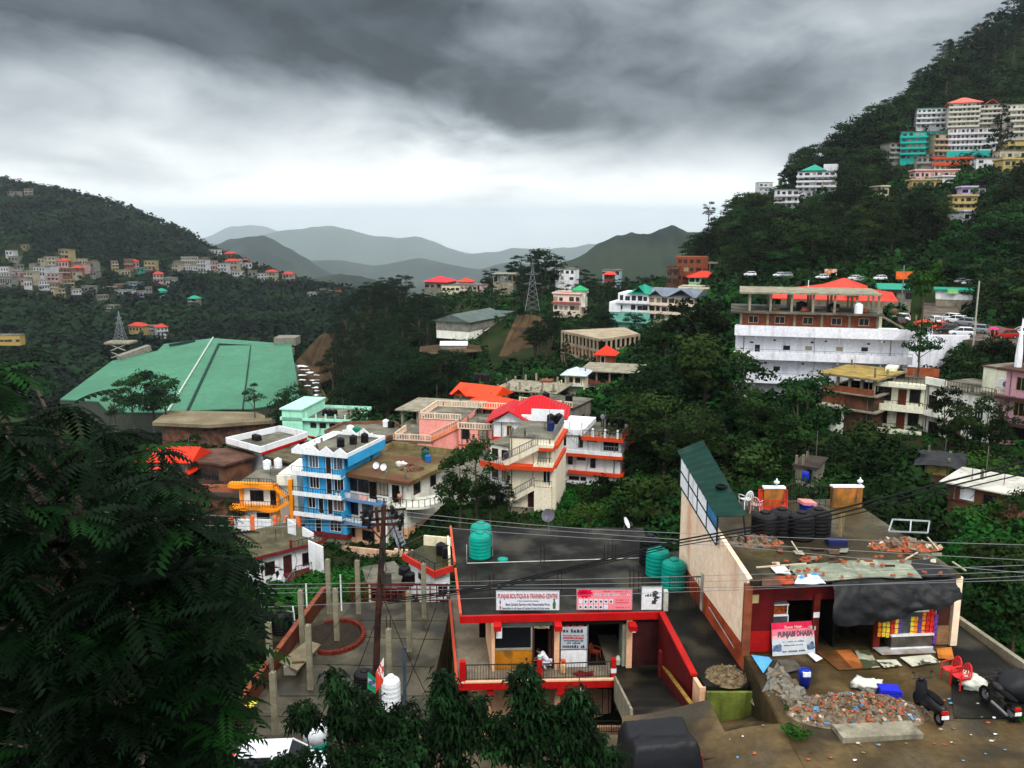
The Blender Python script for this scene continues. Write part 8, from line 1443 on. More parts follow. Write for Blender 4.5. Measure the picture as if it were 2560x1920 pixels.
LH = [(-10,22,662,706,'white',0,3,5,'white block at the far left edge of the left hill town'),(0,30,688,712,'grey',0,1,5,'grey wall below the left edge white block'),(30,55,672,692,'white',0,2,4,'white house second from the left edge'),(60,82,676,700,'cream',0,2,3,'cream house left of the red roofed one, in the dense cluster'),(84,112,664,690,'white',0,2,4,'white house under the first red roof'),
 (110,138,640,660,'cream',0,2,3,'cream house at the top of the dense cluster'),(153,172,622,645,'yellow',0,2,2,'yellow house highest in the dense cluster'),(146,170,650,668,'pink','r',1,3,'pink house with a red roof at the heart of the cluster'),(150,176,668,690,'orange',0,2,3,'orange house right of the red roof'),(176,198,668,686,'orange','r',1,2,'brick orange house at the right end of the cluster'),
 (192,218,646,662,'cream',0,1,4,'low cream house above the brick orange one'),(118,146,682,700,'pink',0,2,3,'pink house at the centre bottom of the cluster'),(98,124,700,722,'white',0,2,4,'white house low in the cluster'),(124,145,704,728,'tan',0,2,3,'tan house beside the lowest white one'),(146,163,720,741,'yellow',0,2,2,'bright yellow house lowest in the cluster'),(128,150,722,736,'white',0,1,3,'white low house left of the bright yellow one'),
 (160,186,698,716,'tan',0,2,3,'brown house right of centre in the cluster'),(182,204,722,734,'white',0,1,3,'small white house right of the bright yellow one'),(203,228,714,728,'grey',0,1,3,'grey house trailing right of the cluster'),(60,80,700,718,'white',0,1,3,'white house at the lower left of the cluster'),(20,44,640,652,'grey',0,1,3,'grey house high at the left edge'),
 (280,296,650,676,'yellow',0,3,2,'narrow yellow house left of the central group'),(310,332,646,670,'orange',0,2,3,'orange brick house in the central group'),(332,348,652,668,'pink','r',1,2,'pink house with a small red roof in the central group'),(342,360,668,680,'turquoise',0,1,2,'small teal house below the central group'),(361,388,648,686,'yellow',0,3,3,'ochre house tallest in the central group'),(364,382,674,690,'brickred',0,1,2,'brick house below the ochre one'),(304,326,674,688,'cream',0,1,3,'cream house below the orange brick one'),
 (383,408,682,706,'pink','r',2,3,'pink house with a red roof right of the ochre one'),(408,430,692,708,'grey',0,1,3,'grey roofed house right of the pink red roofed one'),(415,438,702,712,'white',0,1,3,'low white house below the grey roofed one'),
 (430,444,658,678,'cream',0,2,2,'cream house at the left end of the long row'),(442,494,662,676,'white',0,1,9,'long white building at the front of the row'),(452,494,640,660,'greycream',0,2,8,'long grey white building behind in the row'),(494,514,646,678,'white',0,3,3,'white tower house in the row'),(512,526,642,672,'orange',0,3,2,'brick orange house in the row'),(524,544,650,674,'pink',0,2,3,'pink house in the row'),(544,566,656,678,'white',0,2,3,'white house in the right part of the row'),
 (562,592,650,672,'cream','r',2,4,'cream house with a red roof near the crest'),(560,586,632,648,'brickred','r',1,3,'brick red house highest at the row end'),(590,606,646,666,'white',0,2,2,'white house just under the crest'),(604,620,650,662,'brickred','r',1,2,'brick house with a red roof at the crest'),(624,640,654,668,'cream',0,1,2,'small cream house beyond the crest'),(520,545,622,634,'white',0,1,3,'pale house high on the crest trees'),(580,600,676,688,'white',0,1,3,'small white house below the row'),
 (643,668,682,700,'white',0,2,3,'white house on the right descending spur'),(664,688,676,702,'cream','r',2,3,'cream house with a red gable on the spur'),(620,640,676,690,'grey',0,1,2,'grey house on the spur'),(706,731,682,706,'pink','r',2,3,'pale house with a steep red roof at the end of the spur'),
 (257,290,716,732,'pink',0,2,4,'pink house in the lower middle group'),(290,330,724,736,'white',0,1,5,'long white house in the lower middle group'),(315,350,704,718,'blue',0,2,4,'pale blue house with a white roof in the lower group'),(330,364,728,740,'lilac',0,1,5,'lilac house in the lower middle group'),(285,306,710,722,'orange',0,1,3,'orange house in the lower middle group'),(364,380,718,728,'grey',0,1,2,'small grey house right of the lower group'),(395,418,726,741,'mint','g',1,3,'turquoise house with a green roof'),(244,272,738,746,'grey',0,1,4,'low grey house left of the lower group'),
 (262,284,762,774,'grey',0,2,3,'dim grey house below the lower group'),(470,492,744,760,'tan','g',2,3,'small house with a green roof on the wooded slope'),(322,356,812,828,'yellow','r',1,4,'yellow house with a red roof behind the pylon'),(362,384,814,828,'grey',0,2,3,'grey house between yellow and white ones behind the pylon'),(392,420,816,838,'white','r',2,3,'white house with reddish roof right of the pylon'),
 (60,82,470,484,'tan',0,2,2,'small brown house on the skyline of the left hill'),(18,44,478,484,'grey',0,1,3,'grey house near the skyline at the left edge'),(790,815,722,734,'orange',0,1,3,'orange house low at the valley mouth'),(815,838,726,738,'cream',0,1,3,'cream house low at the valley mouth'),(838,860,730,740,'pink','r',1,3,'pink house lowest at the valley mouth'),(768,790,730,740,'white',0,1,3,'white house at the left of the valley mouth')]
for h in range(46):
 if h < 30: u = random.uniform(-5,230); v = 640+random.gauss(0,1)*22+u*.12+(20 if u < 80 else 0)
 else: u = random.uniform(420,620); v = 640+random.uniform(0,26)
 w_ = random.uniform(10,20); k = random.choice(['white','grey','tan','cream','tan','grey','pink'])
 LH.append((u,u+w_,v,v+random.uniform(8,14),k,0,1,2,('small %s house scattered in the dense left hill town' if h < 30 else 'small %s house packed into the long row on the left hill') % k))
for i,(u0,u1,vt,vb,wl_,rf,n,nw,lab) in enumerate(LH):
 Y = Yhit((u0+u1)/2, vb+3, 420, 1500)-6; b = B('hill_house', lab, u0, Y, u1, Y+random.uniform(-6,6), vt+(vb-vt)*.12, vb+2, 7, n, 'house', 'houses of the left hill town'); z0 = 0
 b.wall(colr2[wl_], -6);
 if rf: b.hip(rred if rf == 'r' else rgrn, 2.4, .8)
 else: b.roof(roofc, .4, .3)
 for k in range(n):
  for j in range(nw): x = (j+.5)/nw*b.W; b.box('window', dgl, x-b.W/nw*.24, -.06, k*b.sh+b.sh*.3, x+b.W/nw*.24, .0, k*b.sh+b.sh*.72)
  if k: b.box('ledge', colr2['white'], -.3,-.9,k*b.sh-.15,b.W+.3,0,k*b.sh+.25)
rc_rng = random.Random(77); pipem = mat('grey_drain_pipe', '#6f6c66', .7, .2, 2); stubm = mat('stub_concrete', '#77705f', .9, .3, 2, grime=.6)
for b in list(BL):
 if b.r.location.y > 170 or b.r.name.startswith('food_shack'): continue
 for t in (.03+rc_rng.random()*.1, .86+rc_rng.random()*.1): x = b.W*t; MB().cyl((x,-.09,.1),(x,-.09,b.H),.06,n=6).build('drain_pipe', pipem, b.r)
 for i in range(rc_rng.randint(2,5)):
  x, y = b.W*rc_rng.choice((.02,.34,.66,.97)), b.D*rc_rng.choice((.03,.5,.95)); h = rc_rng.uniform(.5,1.4)
  MB().box(x-.11,y-.11,b.H+.12,x+.11,y+.11,b.H+.12+h).build('roof_stub', stubm, b.r)
 x = b.W*rc_rng.uniform(.2,.8); MB().cyl((x,b.D*.7,b.H),(x,b.D*.7,b.H+rc_rng.uniform(1.8,3.2)),.03,n=5).build('antenna_mast', pipem, b.r)
 q = MB(); x0 = b.W*rc_rng.uniform(.3,.6); q.tube([(x0,-.12,b.H*.95),(x0+.3,-.14,b.H*.6),(x0-.1,-.13,b.H*.3)],.025,4).build('loose_cable', iron, b.r)
 if b.r.location.y < 130 and rc_rng.random() < .7:
  x = b.W*rc_rng.uniform(.2,.6); q = MB(); y = b.D*.35; q.box(x,y,b.H+.15,x+.05,y+.05,b.H+1.7).box(x+2.6,y,b.H+.15,x+2.65,y+.05,b.H+1.7).obox((x,y,b.H+1.6),(x+2.6,y,b.H+1.55),.02,.02); q.build('clothes_line', iron, b.r)
# ================= VEGETATION =================
leafd = mat('dark_tree_leaves', (.0065,.023,.005), .75, .55, .9, spec=.03, objrand=.75)
leafp = mat('pine_needles', (.005,.017,.007), .8, .5, .8, spec=.03, objrand=.35)
leafb = mat('fresh_shrub_leaves', (.011,.06,.008), .7, .5, .5, spec=.04, objrand=.4)
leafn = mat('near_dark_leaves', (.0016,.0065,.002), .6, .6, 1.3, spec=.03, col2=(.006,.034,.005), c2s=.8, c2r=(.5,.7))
bark = mat('grey_brown_bark', (.07,.055,.04), .9, .35, 3)
def leaves(cent, rad, n, size, rng, flat=.4, aspect=1.0):      # n leaf quads on the surface of clump blobs
 K = len(cent); idx = rng.randint(0, K, n); d = rng.normal(size=(n,3)); d /= np.linalg.norm(d, axis=1)[:,None]; d[:,2] = np.abs(d[:,2])*.75+d[:,2]*.25
 p = cent[idx]+d*rad[idx][:,None]*(rng.uniform(.55,1.05,n)[:,None])
 nn = d+rng.normal(size=(n,3))*.6; nn[:,2] += flat; nn /= np.linalg.norm(nn, axis=1)[:,None]
 t = np.cross(nn, rng.normal(size=(n,3))); t /= np.linalg.norm(t, axis=1)[:,None]+1e-9; bt = np.cross(nn, t)
 s = size*rng.uniform(.6,1.35,n)[:,None]; t = t*s; bt = bt*s*aspect
 V = np.stack([p-t, p-bt*.55, p+t, p+bt*.55], 1).reshape(-1,3); return V, np.arange(n*4).reshape(-1,4)
def make_proto(kind, seed):
 rng = np.random.RandomState(seed)
 if kind == 'tree':
  K = 24; a = rng.uniform(0,6.28,K); r = np.sqrt(rng.uniform(0,1,K))*.75; z = rng.uniform(.32,1.0,K); r *= np.clip(1.15-abs(z-.62)*1.5,.25,1)
  cent = np.stack([r*np.cos(a)*.5, r*np.sin(a)*.5, z],1); rad = rng.uniform(.1,.19,K); V, Fq = leaves(cent, rad, 2600, .026, rng); m = leafd
 elif kind == 'pine':
  K = 20; a = rng.uniform(0,6.28,K); z = rng.uniform(.5,.97,K); r = np.sqrt(rng.uniform(.1,1,K))*.42*np.clip(1.25-abs(z-.72)*2.6,.2,1)
  cent = np.stack([r*np.cos(a)*.6, r*np.sin(a)*.6, z],1); rad = rng.uniform(.06,.11,K); V, Fq = leaves(cent, rad, 2200, .02, rng, 0, .5); m = leafp
 elif kind == 'conifer':
  K = 60; z = rng.uniform(.08,1.0,K); a = rng.uniform(0,6.28,K); r = (1-z)*.2; cent = np.stack([r*np.cos(a), r*np.sin(a), z],1); rad = .03+.05*(1-z); V, Fq = leaves(cent, rad, 2200, .02, rng, 0, .6); m = leafp
 else:
  K = 12; a = rng.uniform(0,6.28,K); r = np.sqrt(rng.uniform(0,1,K))*.55; z = rng.uniform(.15,.7,K); cent = np.stack([r*np.cos(a), r*np.sin(a), z],1); rad = rng.uniform(.2,.34,K); V, Fq = leaves(cent, rad, 1300, .055, rng); m = leafb if kind == 'shrub' else leafd
 cr = quick_mesh('crown', V, Fq, m); q = MB()
 if kind in ('tree','pine','conifer'):
  q.tube([(0,0,-.15),(.01*(seed%3),.01,.25),(.015,0,.6),(0,0,.92)], [.026,.02,.012,.003] if kind != 'pine' else [.016,.013,.01,.003], 6)
  for i in range(6): c = cent[i*3%K]; q.tube([(0,0,max(.2,c[2]-.22)), (c[0]*.5,c[1]*.5,c[2]-.08), tuple(c)], [.009,.006,.002], 4)
 else:
  for i in range(4): c = cent[i]; q.tube([(0,0,-.1), tuple(c)], [.02,.006], 4)
 tr = q.build('trunk' if kind in ('tree','pine','conifer') else 'stem', bark); return cr, tr
PROTO = {k: [make_proto(k, 50+i*7+len(k)) for i in range(n)] for k, n in (('tree',8),('pine',6),('conifer',2),('shrub',3),('bush',3))}
used_proto = set(); NMAP = {'tree':'broadleaf_tree','pine':'pine_tree','conifer':'conifer','shrub':'shrub','bush':'bush'}; COUNT = {}
def plant(kind, p, h, rng, label, group=None, wide=1.0, scale_r=None):
 COUNT[kind] = COUNT.get(kind,0)+1
 k = rng.randint(len(PROTO[kind])); cr, tr = PROTO[kind][k]
 e_ = empty(NMAP[kind], p, 0, label, 'tree' if kind in ('tree','pine','conifer') else 'shrub', group); e_.rotation_euler = (0,0,rng.uniform(0,6.28)); e_.scale = (h*wide, h*wide, h)
 for o in (cr, tr):
  if (kind,k,o.name) in used_proto: o2 = o.copy(); C.objects.link(o2)
  else: o2 = o; used_proto.add((kind,k,o.name))
  o2.parent = e_
 return e_
rg = np.random.RandomState(5)
EXTRA = [(150,845,750,1028,345),(1225,800,1370,950,262),(738,838,835,930,340),(1028,850,1215,876,265),(2265,770,2430,850,128),(1690,700,2230,760,120),(1304,655,1355,770,320),(285,780,325,880,470),(1170,780,1290,832,300),(2190,700,2440,745,185),(740,900,830,1010,325),
   (1840,680,2450,712,200),(1010,815,1200,840,295)]
def blocked(u, vt, vb, ru, x, y, r, hide=.75):
 for (fx,fy,fr,u0,v0,u1,v1,Yb) in FOOT:
  if (x-fx)**2+(y-fy)**2 < (fr+r*.5)**2 and not (y > fy+fr): return True
  if y < Yb+2 and u+ru*.8 > u0 and u-ru*.8 < u1 and vt < v0+(v1-v0)*hide and vb > v0-2: return True
 for (u0,v0,u1,v1,Yb) in EXTRA:
  if y < Yb and u+ru*.7 > u0 and u-ru*.7 < u1 and vt < v1 and vt+(vb-vt)*.7 > v0: return True
 return False
def region(u0,u1,Y0,Y1,n,kind,h0,h1,label,group,wide=1.0,hide=.75,cond=None):
 c = 0; t = 0
 while c < n and t < n*9:
  t += 1; Y = math.exp(rg.uniform(math.log(Y0), math.log(Y1))); u = rg.uniform(u0,u1)
  z = H(xu(u,Y,-20)/1, Y); x = xu(u, Y, z); z = H(x, Y); h = rg.uniform(h0,h1); w_ = h*.42*wide
  if cond and not cond(u,Y): continue
  _, vt = px((x,Y,z+h)); _, vb = px((x,Y,z)); ru = w_/Y*F
  if blocked(u, vt, vb, ru, x, Y, w_, hide): continue
  plant(kind, (x,Y,z-.3), h, rg, label, group, wide*rg.uniform(.85,1.25)); c += 1
 return c
def single(kind, u, vt, vb, Y, label, wide=1.0):
 z = zv(vb, Y); h = zv(vt, Y)-z; return plant(kind, Q(u, Y, z), h, rg, label, None, wide)
SG = [('shrub',2308,640,765,124,'tall pine with a long bare trunk in front of the car park road',.62),('tree',2296,812,930,123,'lighter green tree below the tall pine',1),('conifer',1414,838,905,232,'dark cypress at the left front of the concrete shell',1.3),('conifer',2498,252,385,352,'tall dark conifer between the hillside hotels',1.3),
 ('tree',1192,1105,1290,97,'tree with thin foliage in front of the cream stair house',.72),('tree',1150,1150,1300,98,'low tree left of the thin one beside the grey roofed house',1),('conifer',1272,1190,1268,96,'small dark conifer at the foot of the cream stair house',1.2),('tree',1225,1210,1300,95,'bushy tree below the rounded balcony',1),
 ('pine',637,962,1045,318,'lone umbrella shaped pine in front of the green market roof',1.3),('tree',385,935,1062,330,'tallest of the round trees before the green market roof',1.1),('tree',335,952,1062,326,'left one of the round trees before the green market roof',1.1),('tree',415,950,1060,324,'right one of the round trees before the green market roof',1),('tree',290,985,1060,320,'small pale tree at the left of the round ones before the market roof',1),
 ('tree',742,972,1050,318,'bushy tree at the right corner of the green market hall',1.2),('tree',715,1000,1056,312,'dark tree at the lower right edge of the green market roof',1.3),
 ('pine',1770,506,570,420,'lone feathery pine on the skyline of the right hill',1.1),('pine',1330,626,690,425,'small round topped tree directly above the lattice pylon',1),('pine',1302,638,720,430,'flat topped pine group left of the crest pylon',1.6),('tree',1362,632,730,425,'rounded dark tree right of the crest pylon',1.2),
 ('tree',2319,182,250,428,'round dark tree leaning out on the steep skyline',1.5),('tree',2366,134,225,436,'tall rounded tree on the steep skyline',1.2),('tree',2345,165,240,430,'dark tree between the two rounded skyline trees',1.2),('tree',2392,138,215,440,'small open tree right of the rounded skyline trees',1.2),('tree',2268,240,330,418,'dark tree at the left end of the upper hotel terrace',1.2),('tree',2240,285,330,415,'small tree beside the turquoise trimmed house',1.3),
 ('pine',2110,322,430,402,'open crowned pine at the left of the skyline wood',1.6),('tree',2143,300,430,404,'dark tree in the skyline wood, second from the left',1.3),('tree',2180,290,420,404,'tall dark tree in the middle of the skyline wood',1.3),('tree',2210,284,410,402,'tallest dark tree of the skyline wood',1.2),('tree',2235,310,410,396,'dark tree at the right of the skyline wood',1.2),('tree',2120,385,480,385,'dark tree low in the skyline wood',1.3),('tree',2165,370,480,383,'broad dark tree below the skyline wood',1.4),
 ('tree',1742,776,1010,142,'tallest dark tree left of the long white building',1.0),('tree',1660,838,1000,140,'broad dark tree behind the red pyramid roof',1.1),('tree',1755,860,1120,122,'large leafy tree covering the lower left of the long white building',1.1),('tree',1850,905,1100,118,'leafy tree in front of the left end of the white building',1.1),('tree',1885,985,1130,112,'fresh leaved tree in front of the white building base',1),('tree',2010,955,1140,108,'dark leafy tree in front of the brick parapet house',1.1),('tree',1985,985,1160,104,'tree left of the dark leafy one near the brick parapet house',1.1),
 ('tree',1690,900,1130,125,'dark tree in the wood right of the grey frame house',1.1),('tree',1620,930,1140,120,'dark tree at the left of the wood behind the white banded house',1.2),('tree',1590,1000,1180,112,'slender dark tree right of the white banded house',1),('tree',1660,1010,1190,106,'dark tree behind the green canopy',1.2),('tree',1740,1040,1200,98,'dark tree right behind the green canopy',1.1),
 ('tree',2350,985,1140,103,'dark open tree in front of the cream wing house',.75),('tree',2410,1030,1180,96,'broad dark green tree in front of the cream wing house',1.1),('tree',2470,1000,1150,98,'rounded fresh green tree left of the mauve pink house',1),('shrub',2440,1240,1330,62,'bright leafy bush below the white roofed hut',1.2),('shrub',2500,1290,1420,58,'bright leafy shrub at the right edge beyond the shack roof',1.2),('tree',2530,1380,1620,52,'dark tree at the right edge beyond the forecourt',1.3),('tree',2470,1420,1640,52,'dark tree filling the slope right of the shack',1.2),('tree',2555,1230,1420,60,'dark tree at the right edge below the hut',1),
 ('tree',720,990,1100,300,'dark tree left of the wooded spur foot',1)]
for a in SG:
 e1 = single(*a)
 if a[1] == 2308: e1.name = 'pine_tree'; e1['category'] = 'tree'; MB().cyl((0,0,-1.15),(0,0,.5),.035,.022,7).build('trunk', bark, e1)
region(1880,2250,480,520,0,'tree',8,11,'','')
n1 = region(1560,2660,214,440,255,'tree',7,13,'dark leafy tree in the wood covering the right hill','trees of the right hill wood',1.25,cond=lambda u,Y: not (1800<u<2400 and 212<Y<240) and not (u < 1720 and Y > 290))
n1b = region(2430,2760,160,300,60,'bush',5,9,'rounded dark tree above the car park at the right edge','trees above the car park',1.0)
region(2230,2560,117,136,26,'bush',2.5,4.5,'dark bush on the bank below the car park','bushes below the car park',1.1)
region(2400,2760,330,520,60,'tree',9,13,'dark tree above and beside the upper hotels','trees around the upper hotels',1.2)
n2 = region(2150,2700,430,520,40,'pine',9,15,'dark pine high on the steep right hill','pines high on the right hill',1.5)
n3 = region(830,1560,185,450,240,'pine',9,15,'dark pine on the wooded ridge in the middle','pines of the middle ridge',1.55,cond=lambda u,Y: not (1000<u<1230 and 262<Y<330))
n4 = region(130,1000,150,335,120,'bush',4,8,'dark bushy tree on the slope between the village and the market hall','bushy trees above the village',.9)
n5 = region(1500,2300,66,118,46,'bush',3,6.5,'dark bush on the slope behind the near roofs','bushes behind the near roofs',1.0,.6)
n6 = region(1380,1720,84,104,26,'shrub',2,3.2,'bright green shrub on the grassy slope below the banded house','bright shrubs on the grassy slope',1.1,.5)
n7 = region(660,1000,68,92,22,'shrub',2,3.4,'green shrub on the slope behind the terrace columns','shrubs behind the terrace',1.0,.5)
n8 = region(2000,2600,56,104,34,'shrub',2,4,'green shrub on the slope around the white roofed hut','shrubs around the hut',1.1,.5)
n9 = region(-250,640,48,120,40,'bush',5,9,'dark bush on the shaded left slope','bushes of the left slope',1.0,.6)
HX = np.array([(f[0],f[1]) for f in FOOT if f[1] > 400])
def nearhouse(x, y): d = HX-np.array([x,y]); return bool(((np.abs(d[:,0]) < 9) & (d[:,1] > -8) & (d[:,1] < 22)).any())
def carpet(name, label, cat_, n, u0,u1,Y0,Y1, s0, s1, per, m, seed, cond=None, tall=.8):
 rng = np.random.RandomState(seed); P_ = []; S_ = []
 while len(P_) < n:
  Y = math.exp(rng.uniform(math.log(Y0), math.log(Y1))); u = rng.uniform(u0,u1); z = H(xu(u,Y,-20), Y); x = xu(u,Y,z); z = H(x,Y)
  if (cond and not cond(u,Y)) or (Y > 400 and u < 1000 and nearhouse(x,Y)): continue
  P_.append((x,Y,z)); S_.append(rng.uniform(s0,s1))
 P_ = np.array(P_); S_ = np.array(S_); N = n*per; idx = np.repeat(np.arange(n), per)
 d = rng.normal(size=(N,3)); d /= np.linalg.norm(d,axis=1)[:,None]; d[:,2] = np.abs(d[:,2])*tall*2
 p = P_[idx]+d*S_[idx][:,None]*rng.uniform(.5,1,N)[:,None]
 nn = d+rng.normal(size=(N,3))*.5; nn /= np.linalg.norm(nn,axis=1)[:,None]; t = np.cross(nn, rng.normal(size=(N,3))); t /= np.linalg.norm(t,axis=1)[:,None]+1e-9; bt = np.cross(nn,t)
 s = (S_[idx]*rng.uniform(.25,.5,N))[:,None]; V = np.stack([p-t*s,p-bt*s*.7,p+t*s,p+bt*s*.7],1).reshape(-1,3)
 return tag(quick_mesh(name, V, np.arange(N*4).reshape(-1,4), m), label, cat_, kind='stuff')
farm = mat('far_forest_leaves', (.006,.013,.008), .9, .6, .06, spec=.02, col2=(.010,.027,.010), c2s=.02, c2r=(.45,.6))
underm = mat('undergrowth_leaves', (.006,.024,.005), .8, .5, .3, spec=.03, col2=(.011,.058,.008), c2s=.09, c2r=(.5,.62))
grassm = mat('lush_grass_leaves', (.012,.085,.009), .75, .4, .4, spec=.03)
carpet('forest', 'continuous dark forest on the left valley side', 'forest', 13000, -400,1000,470,1500, 4,7, 16, farm, 1, cond=lambda u,Y: not (u < 260 and 640 < Y < 800 and random.random() < .6))
carpet('forest', 'distant forest on the rear slopes beyond the middle ridge', 'forest', 2500, 900,2700,470,1000, 4,7, 14, farm, 2)
carpet('undergrowth', 'scrub and undergrowth on the middle and right slopes', 'undergrowth', 15000, 200,2800,120,470, .9,2.6, 12, underm, 3, cond=lambda u,Y: not (2260<u<2430 and 126<Y<215) and not (2430<u<2700 and 126<Y<160) and not (1215<u<1385 and 268<Y<325))
carpet('undergrowth', 'dense low scrub on the slopes around the village', 'undergrowth', 9000, -300,2800,52,120, .3,.9, 12, underm, 4, cond=lambda u,Y: Y > 62 or u > 2300 or u < 640)
carpet('undergrowth', 'lush bright green growth on the slope below the banded house', 'undergrowth', 3500, 1370,1760,82,108, .2,.55, 12, grassm, 5)
carpet('undergrowth', 'lush green growth on the slope behind the terrace', 'undergrowth', 2200, 690,930,66,98, .2,.5, 12, grassm, 6)
carpet('undergrowth', 'leafy weeds on the slope by the white roofed hut', 'undergrowth', 2200, 1850,2600,60,86, .2,.5, 12, grassm, 7)
def pinnate(rng, tips, m_, name='crown', L0=.5, pairs=8):
 Vs = []
 for (c, out) in tips:
  nl = rng.randint(5,9)
  for k in range(nl):
   a = rng.uniform(0,6.28); el_ = rng.uniform(-.5,.5); d = np.array([math.cos(a)*math.cos(el_), math.sin(a)*math.cos(el_), math.sin(el_)])+np.array(out)*.5; d /= np.linalg.norm(d); L = L0*rng.uniform(.7,1.25)
   side = np.cross(d,[0,0,1.]); side /= np.linalg.norm(side)+1e-9; upv = np.cross(side,d); p = np.array(c,float); step = L/pairs; droop = rng.uniform(.05,.13)
   for i in range(pairs):
    d = d-np.array([0,0,droop]); d /= np.linalg.norm(d); p = p+d*step; w_ = L*.33*(1-.55*abs(i/pairs-.35))
    for s in (-1,1):
     o = (side*s*.92+d*.42-np.array([0,0,.28])); o /= np.linalg.norm(o); t = p+o*w_; wd = d*w_*.2; Vs += [p, p+o*w_*.45-wd+upv*.01, t, p+o*w_*.45+wd+upv*.01]
 V = np.array(Vs); return quick_mesh(name, V, np.arange(len(V)).reshape(-1,4), m_)
def inpoly(u, v, poly):
 c = False; n = len(poly)
 for i in range(n):
  (x1,y1),(x2,y2) = poly[i], poly[(i+1)%n]
  if (y1 > v) != (y2 > v) and u < (x2-x1)*(v-y1)/(y2-y1)+x1: c = not c
 return c
poly = [(-150,860),(60,880),(110,905),(135,975),(215,1000),(280,1005),(310,1060),(380,1120),(455,1170),(505,1195),(500,1270),(600,1370),(640,1470),(600,1560),(560,1640),(575,1750),(540,1850),(600,1960),(-200,1980)]
rng = np.random.RandomState(21); tips = []; tb_ = Vector((-6.2,12.5,-26)); big = empty('broadleaf_tree', tb_, 0, 'large dark tree with long feathery leaves filling the left foreground', 'tree')
while len(tips) < 480:
 u, v = rng.uniform(-200,660), rng.uniform(860,1960)
 if not inpoly(u,v,poly): continue
 if rng.uniform() > .45+.55*min(1,(v-860)/500): continue
 Y = rng.uniform(9.5,17); p = P(u,v,Y); o = Vector((rng.uniform(-.5,.8),-.4,0)); tips.append((tuple(p-tb_), tuple(o)))
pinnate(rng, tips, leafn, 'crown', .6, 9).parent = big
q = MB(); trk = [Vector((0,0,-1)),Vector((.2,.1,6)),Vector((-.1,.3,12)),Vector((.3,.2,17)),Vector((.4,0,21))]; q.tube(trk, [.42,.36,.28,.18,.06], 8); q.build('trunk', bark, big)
for i in range(0,len(tips),9):
 t = Vector(tips[i][0]); b0 = Vector((.1,.2,max(3,min(20,t.z-2.2)))); mid = b0.lerp(t,.55)+Vector((0,0,.5)); MB().tube([b0,mid,t], [.07,.04,.01], 5).build('branch', bark, big)
def feathery(lab, base, blobs, L0, dens):
 e_ = empty('broadleaf_tree', base, 0, lab, 'tree'); tips = []; q = MB(); q.tube([(0,0,-1),(.1,.1,4),(.2,0,9)], [.25,.2,.1], 7); q.build('trunk', bark, e_)
 for (u,v,Y,ru,rv) in blobs:
  c = P(u,v,Y); n = int(ru*rv*dens); MB().tube([Vector((0,0,2)), (c-base)*.6+Vector((0,0,-.5)), c-base], [.12,.07,.02], 5).build('branch', bark, e_)
  for i in range(n):
   k = rng.uniform(0,1)**.5; a = rng.uniform(0,6.28); p = P(u+ru*k*math.cos(a), v+rv*k*math.sin(a), Y+rng.uniform(-1.2,1.2)); tips.append((tuple(p-base), (0,-.3,0)))
 pinnate(rng, tips, leafn, 'crown', L0, 7).parent = e_
for (lab, bu, bY, bl) in (('feathery dark tree deep in shade at the lower left corner', 60, 20, [(60,1500,19,200,150),(30,1800,19,180,140),(120,1250,20,150,130)]),
 ('feathery dark tree in shade left of the terrace wall', 330, 23, [(330,1500,22,150,150),(420,1750,22,120,150),(250,1750,21,150,150)]),
 ('feathery dark tree between the wires and the terrace wall', 520, 27, [(520,1620,26,80,110),(500,1830,25,70,80),(560,1480,28,60,80),(540,1380,30,70,60)]),
 ('dark tree crown showing left of the maroon trimmed house', 560, 60, [(585,1380,60,40,40),(540,1290,62,50,50),(460,1200,62,70,50)])):
 feathery(lab, Q(bu, bY, -26 if bY < 40 else -37), bl, .55 if bY < 25 else (.7 if bY < 40 else 1.1), .0032)
def longleaf(rng, tips, m_, name='crown', L0=.36):
 Vs = []
 for (c, r) in tips:
  for k in range(rng.randint(12,18)):
   a = rng.uniform(0,6.28); d = np.array([math.cos(a), math.sin(a), rng.uniform(-.5,.6)]); d /= np.linalg.norm(d); L = L0*rng.uniform(.7,1.3); side = np.cross(d,[0,0,1.]); side /= np.linalg.norm(side)+1e-9
   p = np.array(c)+rng.normal(size=3)*r; m1 = p+d*L*.5+np.array([0,0,.02]); e1 = p+d*L*.85-np.array([0,0,L*.45]); w_ = side*L*.14
   Vs += [p, m1-w_, m1+np.array([0,0,-.015]), m1+w_]; Vs += [m1-w_, e1, m1+w_, m1+np.array([0,0,-.015])]
 V = np.array(Vs); return quick_mesh(name, V, np.arange(len(V)).reshape(-1,4), m_)
leafm = mat('mango_leaves', (.003,.013,.003), .6, .5, 1.5, spec=.04, col2=(.012,.042,.011), c2s=1.5, c2r=(.55,.72))
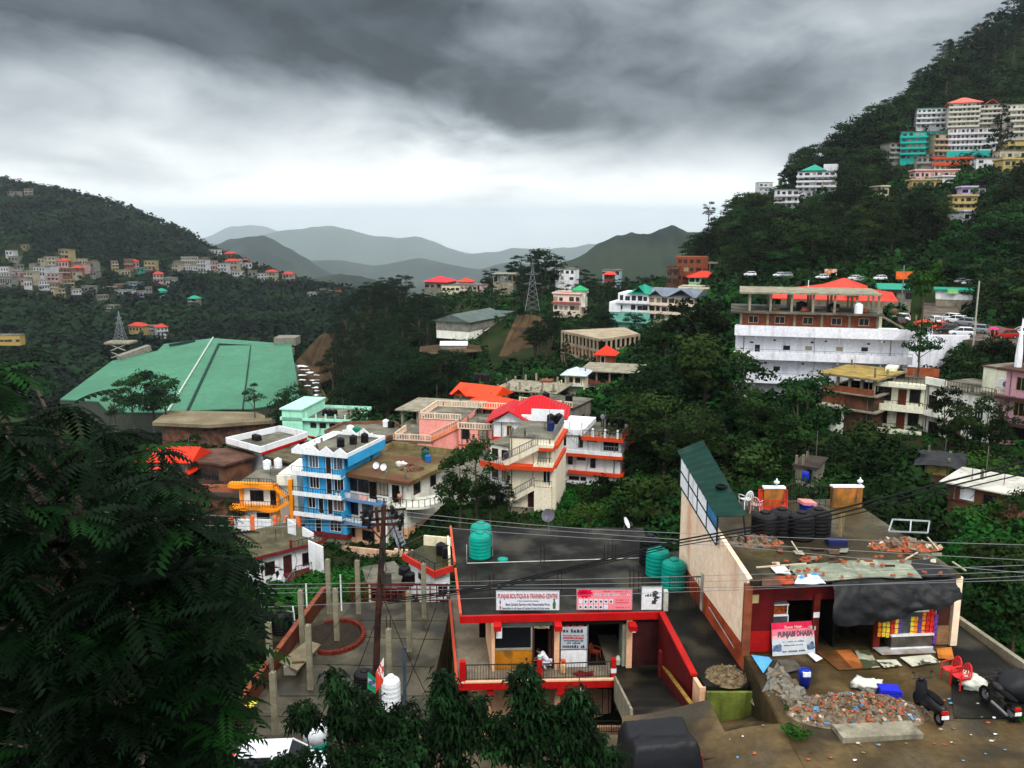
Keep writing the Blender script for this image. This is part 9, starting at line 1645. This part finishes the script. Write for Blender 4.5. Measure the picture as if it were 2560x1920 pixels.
for (lab, blobs, Yc) in (('leafy tree in front of the utility pole foot', [(880,1770,75,60),(930,1850,110,60),(760,1780,45,40),(840,1700,30,45),(1010,1790,50,50)], 28.3),
 ('leafy tree at the lower left of the red balcony', [(1110,1720,35,60),(1140,1800,60,60),(1090,1860,90,60),(1185,1760,30,40)], 27.6),
 ('tallest leafy tree rising in front of the red balcony', [(1310,1690,42,48),(1325,1760,45,50),(1295,1830,80,60),(1370,1850,70,60),(1230,1830,60,50)], 27.2),
 ('leafy tree right of the tallest one before the lower storey', [(1445,1760,40,60),(1400,1800,60,50),(1455,1850,60,60),(1500,1890,60,50)], 27.8),
 ('low leafy tree along the bottom edge behind the hatchback', [(820,1900,110,40),(960,1905,90,40),(690,1910,40,30)], 26.5)):
 tips = []; root = Q(np.mean([b_[0] for b_ in blobs]), Yc, -26.3); e_ = empty('broadleaf_tree', root, 0, lab, 'tree', None)
 for (u,v,ru,rv) in blobs:
  n = int(ru*rv/60)+6; v += 14; c = P(u,v,Yc); r = ru*.9/F*33; rz_ = rv*.9/F*33
  MB().tube([Vector((0,0,0)), (c-root)*.55+Vector((0,0,-.6)), c-root+Vector((0,0,-.2))], [.11,.06,.02], 6).build('branch', bark, e_)
  for i in range(n):
   d = rng.normal(size=3); d /= np.linalg.norm(d); k = rng.uniform(.35,1)**.5; tips.append(((c.x-root.x+d[0]*r*k, c.y-root.y+d[1]*r*k*.8, c.z-root.z+d[2]*rz_*k), .08))
 longleaf(rng, tips, leafm).parent = e_; MB().tube([Vector((0,0,-1)), Vector((.1,0,1.5)), Vector((0,.1,3))], [.16,.13,.08], 7).build('trunk', bark, e_)
fp_ = empty('flower', Z(625,1800,zl)+Vector((0,0,0)), 0, 'yellow and white flowers on a plant beside the near terrace column', 'flowers'); q = MB()
for i in range(5): q.blob((random.uniform(-.35,.35),random.uniform(-.2,.2),.9+random.uniform(-.1,.2)),(.14,.1,.08),i,7,.5)
q.build('blossom', mat('yellow_petals', (.8,.65,.05), .6), fp_); MB().cyl((0,0,0),(0,0,.85),.02).blob((0,0,.45),(.4,.3,.35),3,9,.6).build('stem', leafn, fp_)
for (u,v,z_,s,lab) in ((1990,1850,-21.0,.75,'dark green grass clump between the rubble and the dirt bank'),(1975,1795,-21.2,.5,'small conical weed beside the left yard edge'),(885,1815,zl,1.1,'pale weeds on the terrace below the white tank'),(2545,1800,ZF,.5,'small weed beside the motorcycle')):
 p = Z(u,v,z_); plant('shrub', p, s, rg, lab, None, 1.3)
cfr = pile('flower_rubbish', 'heap of dry leaves at the corner of the yard drop', Z(1905,1755,-22.3), .5,.5,.5, 150, [mat('dry_leaves', (.25,.22,.1), .9, .4, 4)], .08, 71, cat='leaf heap')
for k, lst in PROTO.items():
 for i, (cr, tr) in enumerate(lst):
  for o in (cr, tr):
   if (k,i,o.name) not in used_proto and o.parent is None: bpy.data.objects.remove(o)
print('TREES', COUNT, n1,n2,n3,n4,n5,n6,n7,n8,n9)
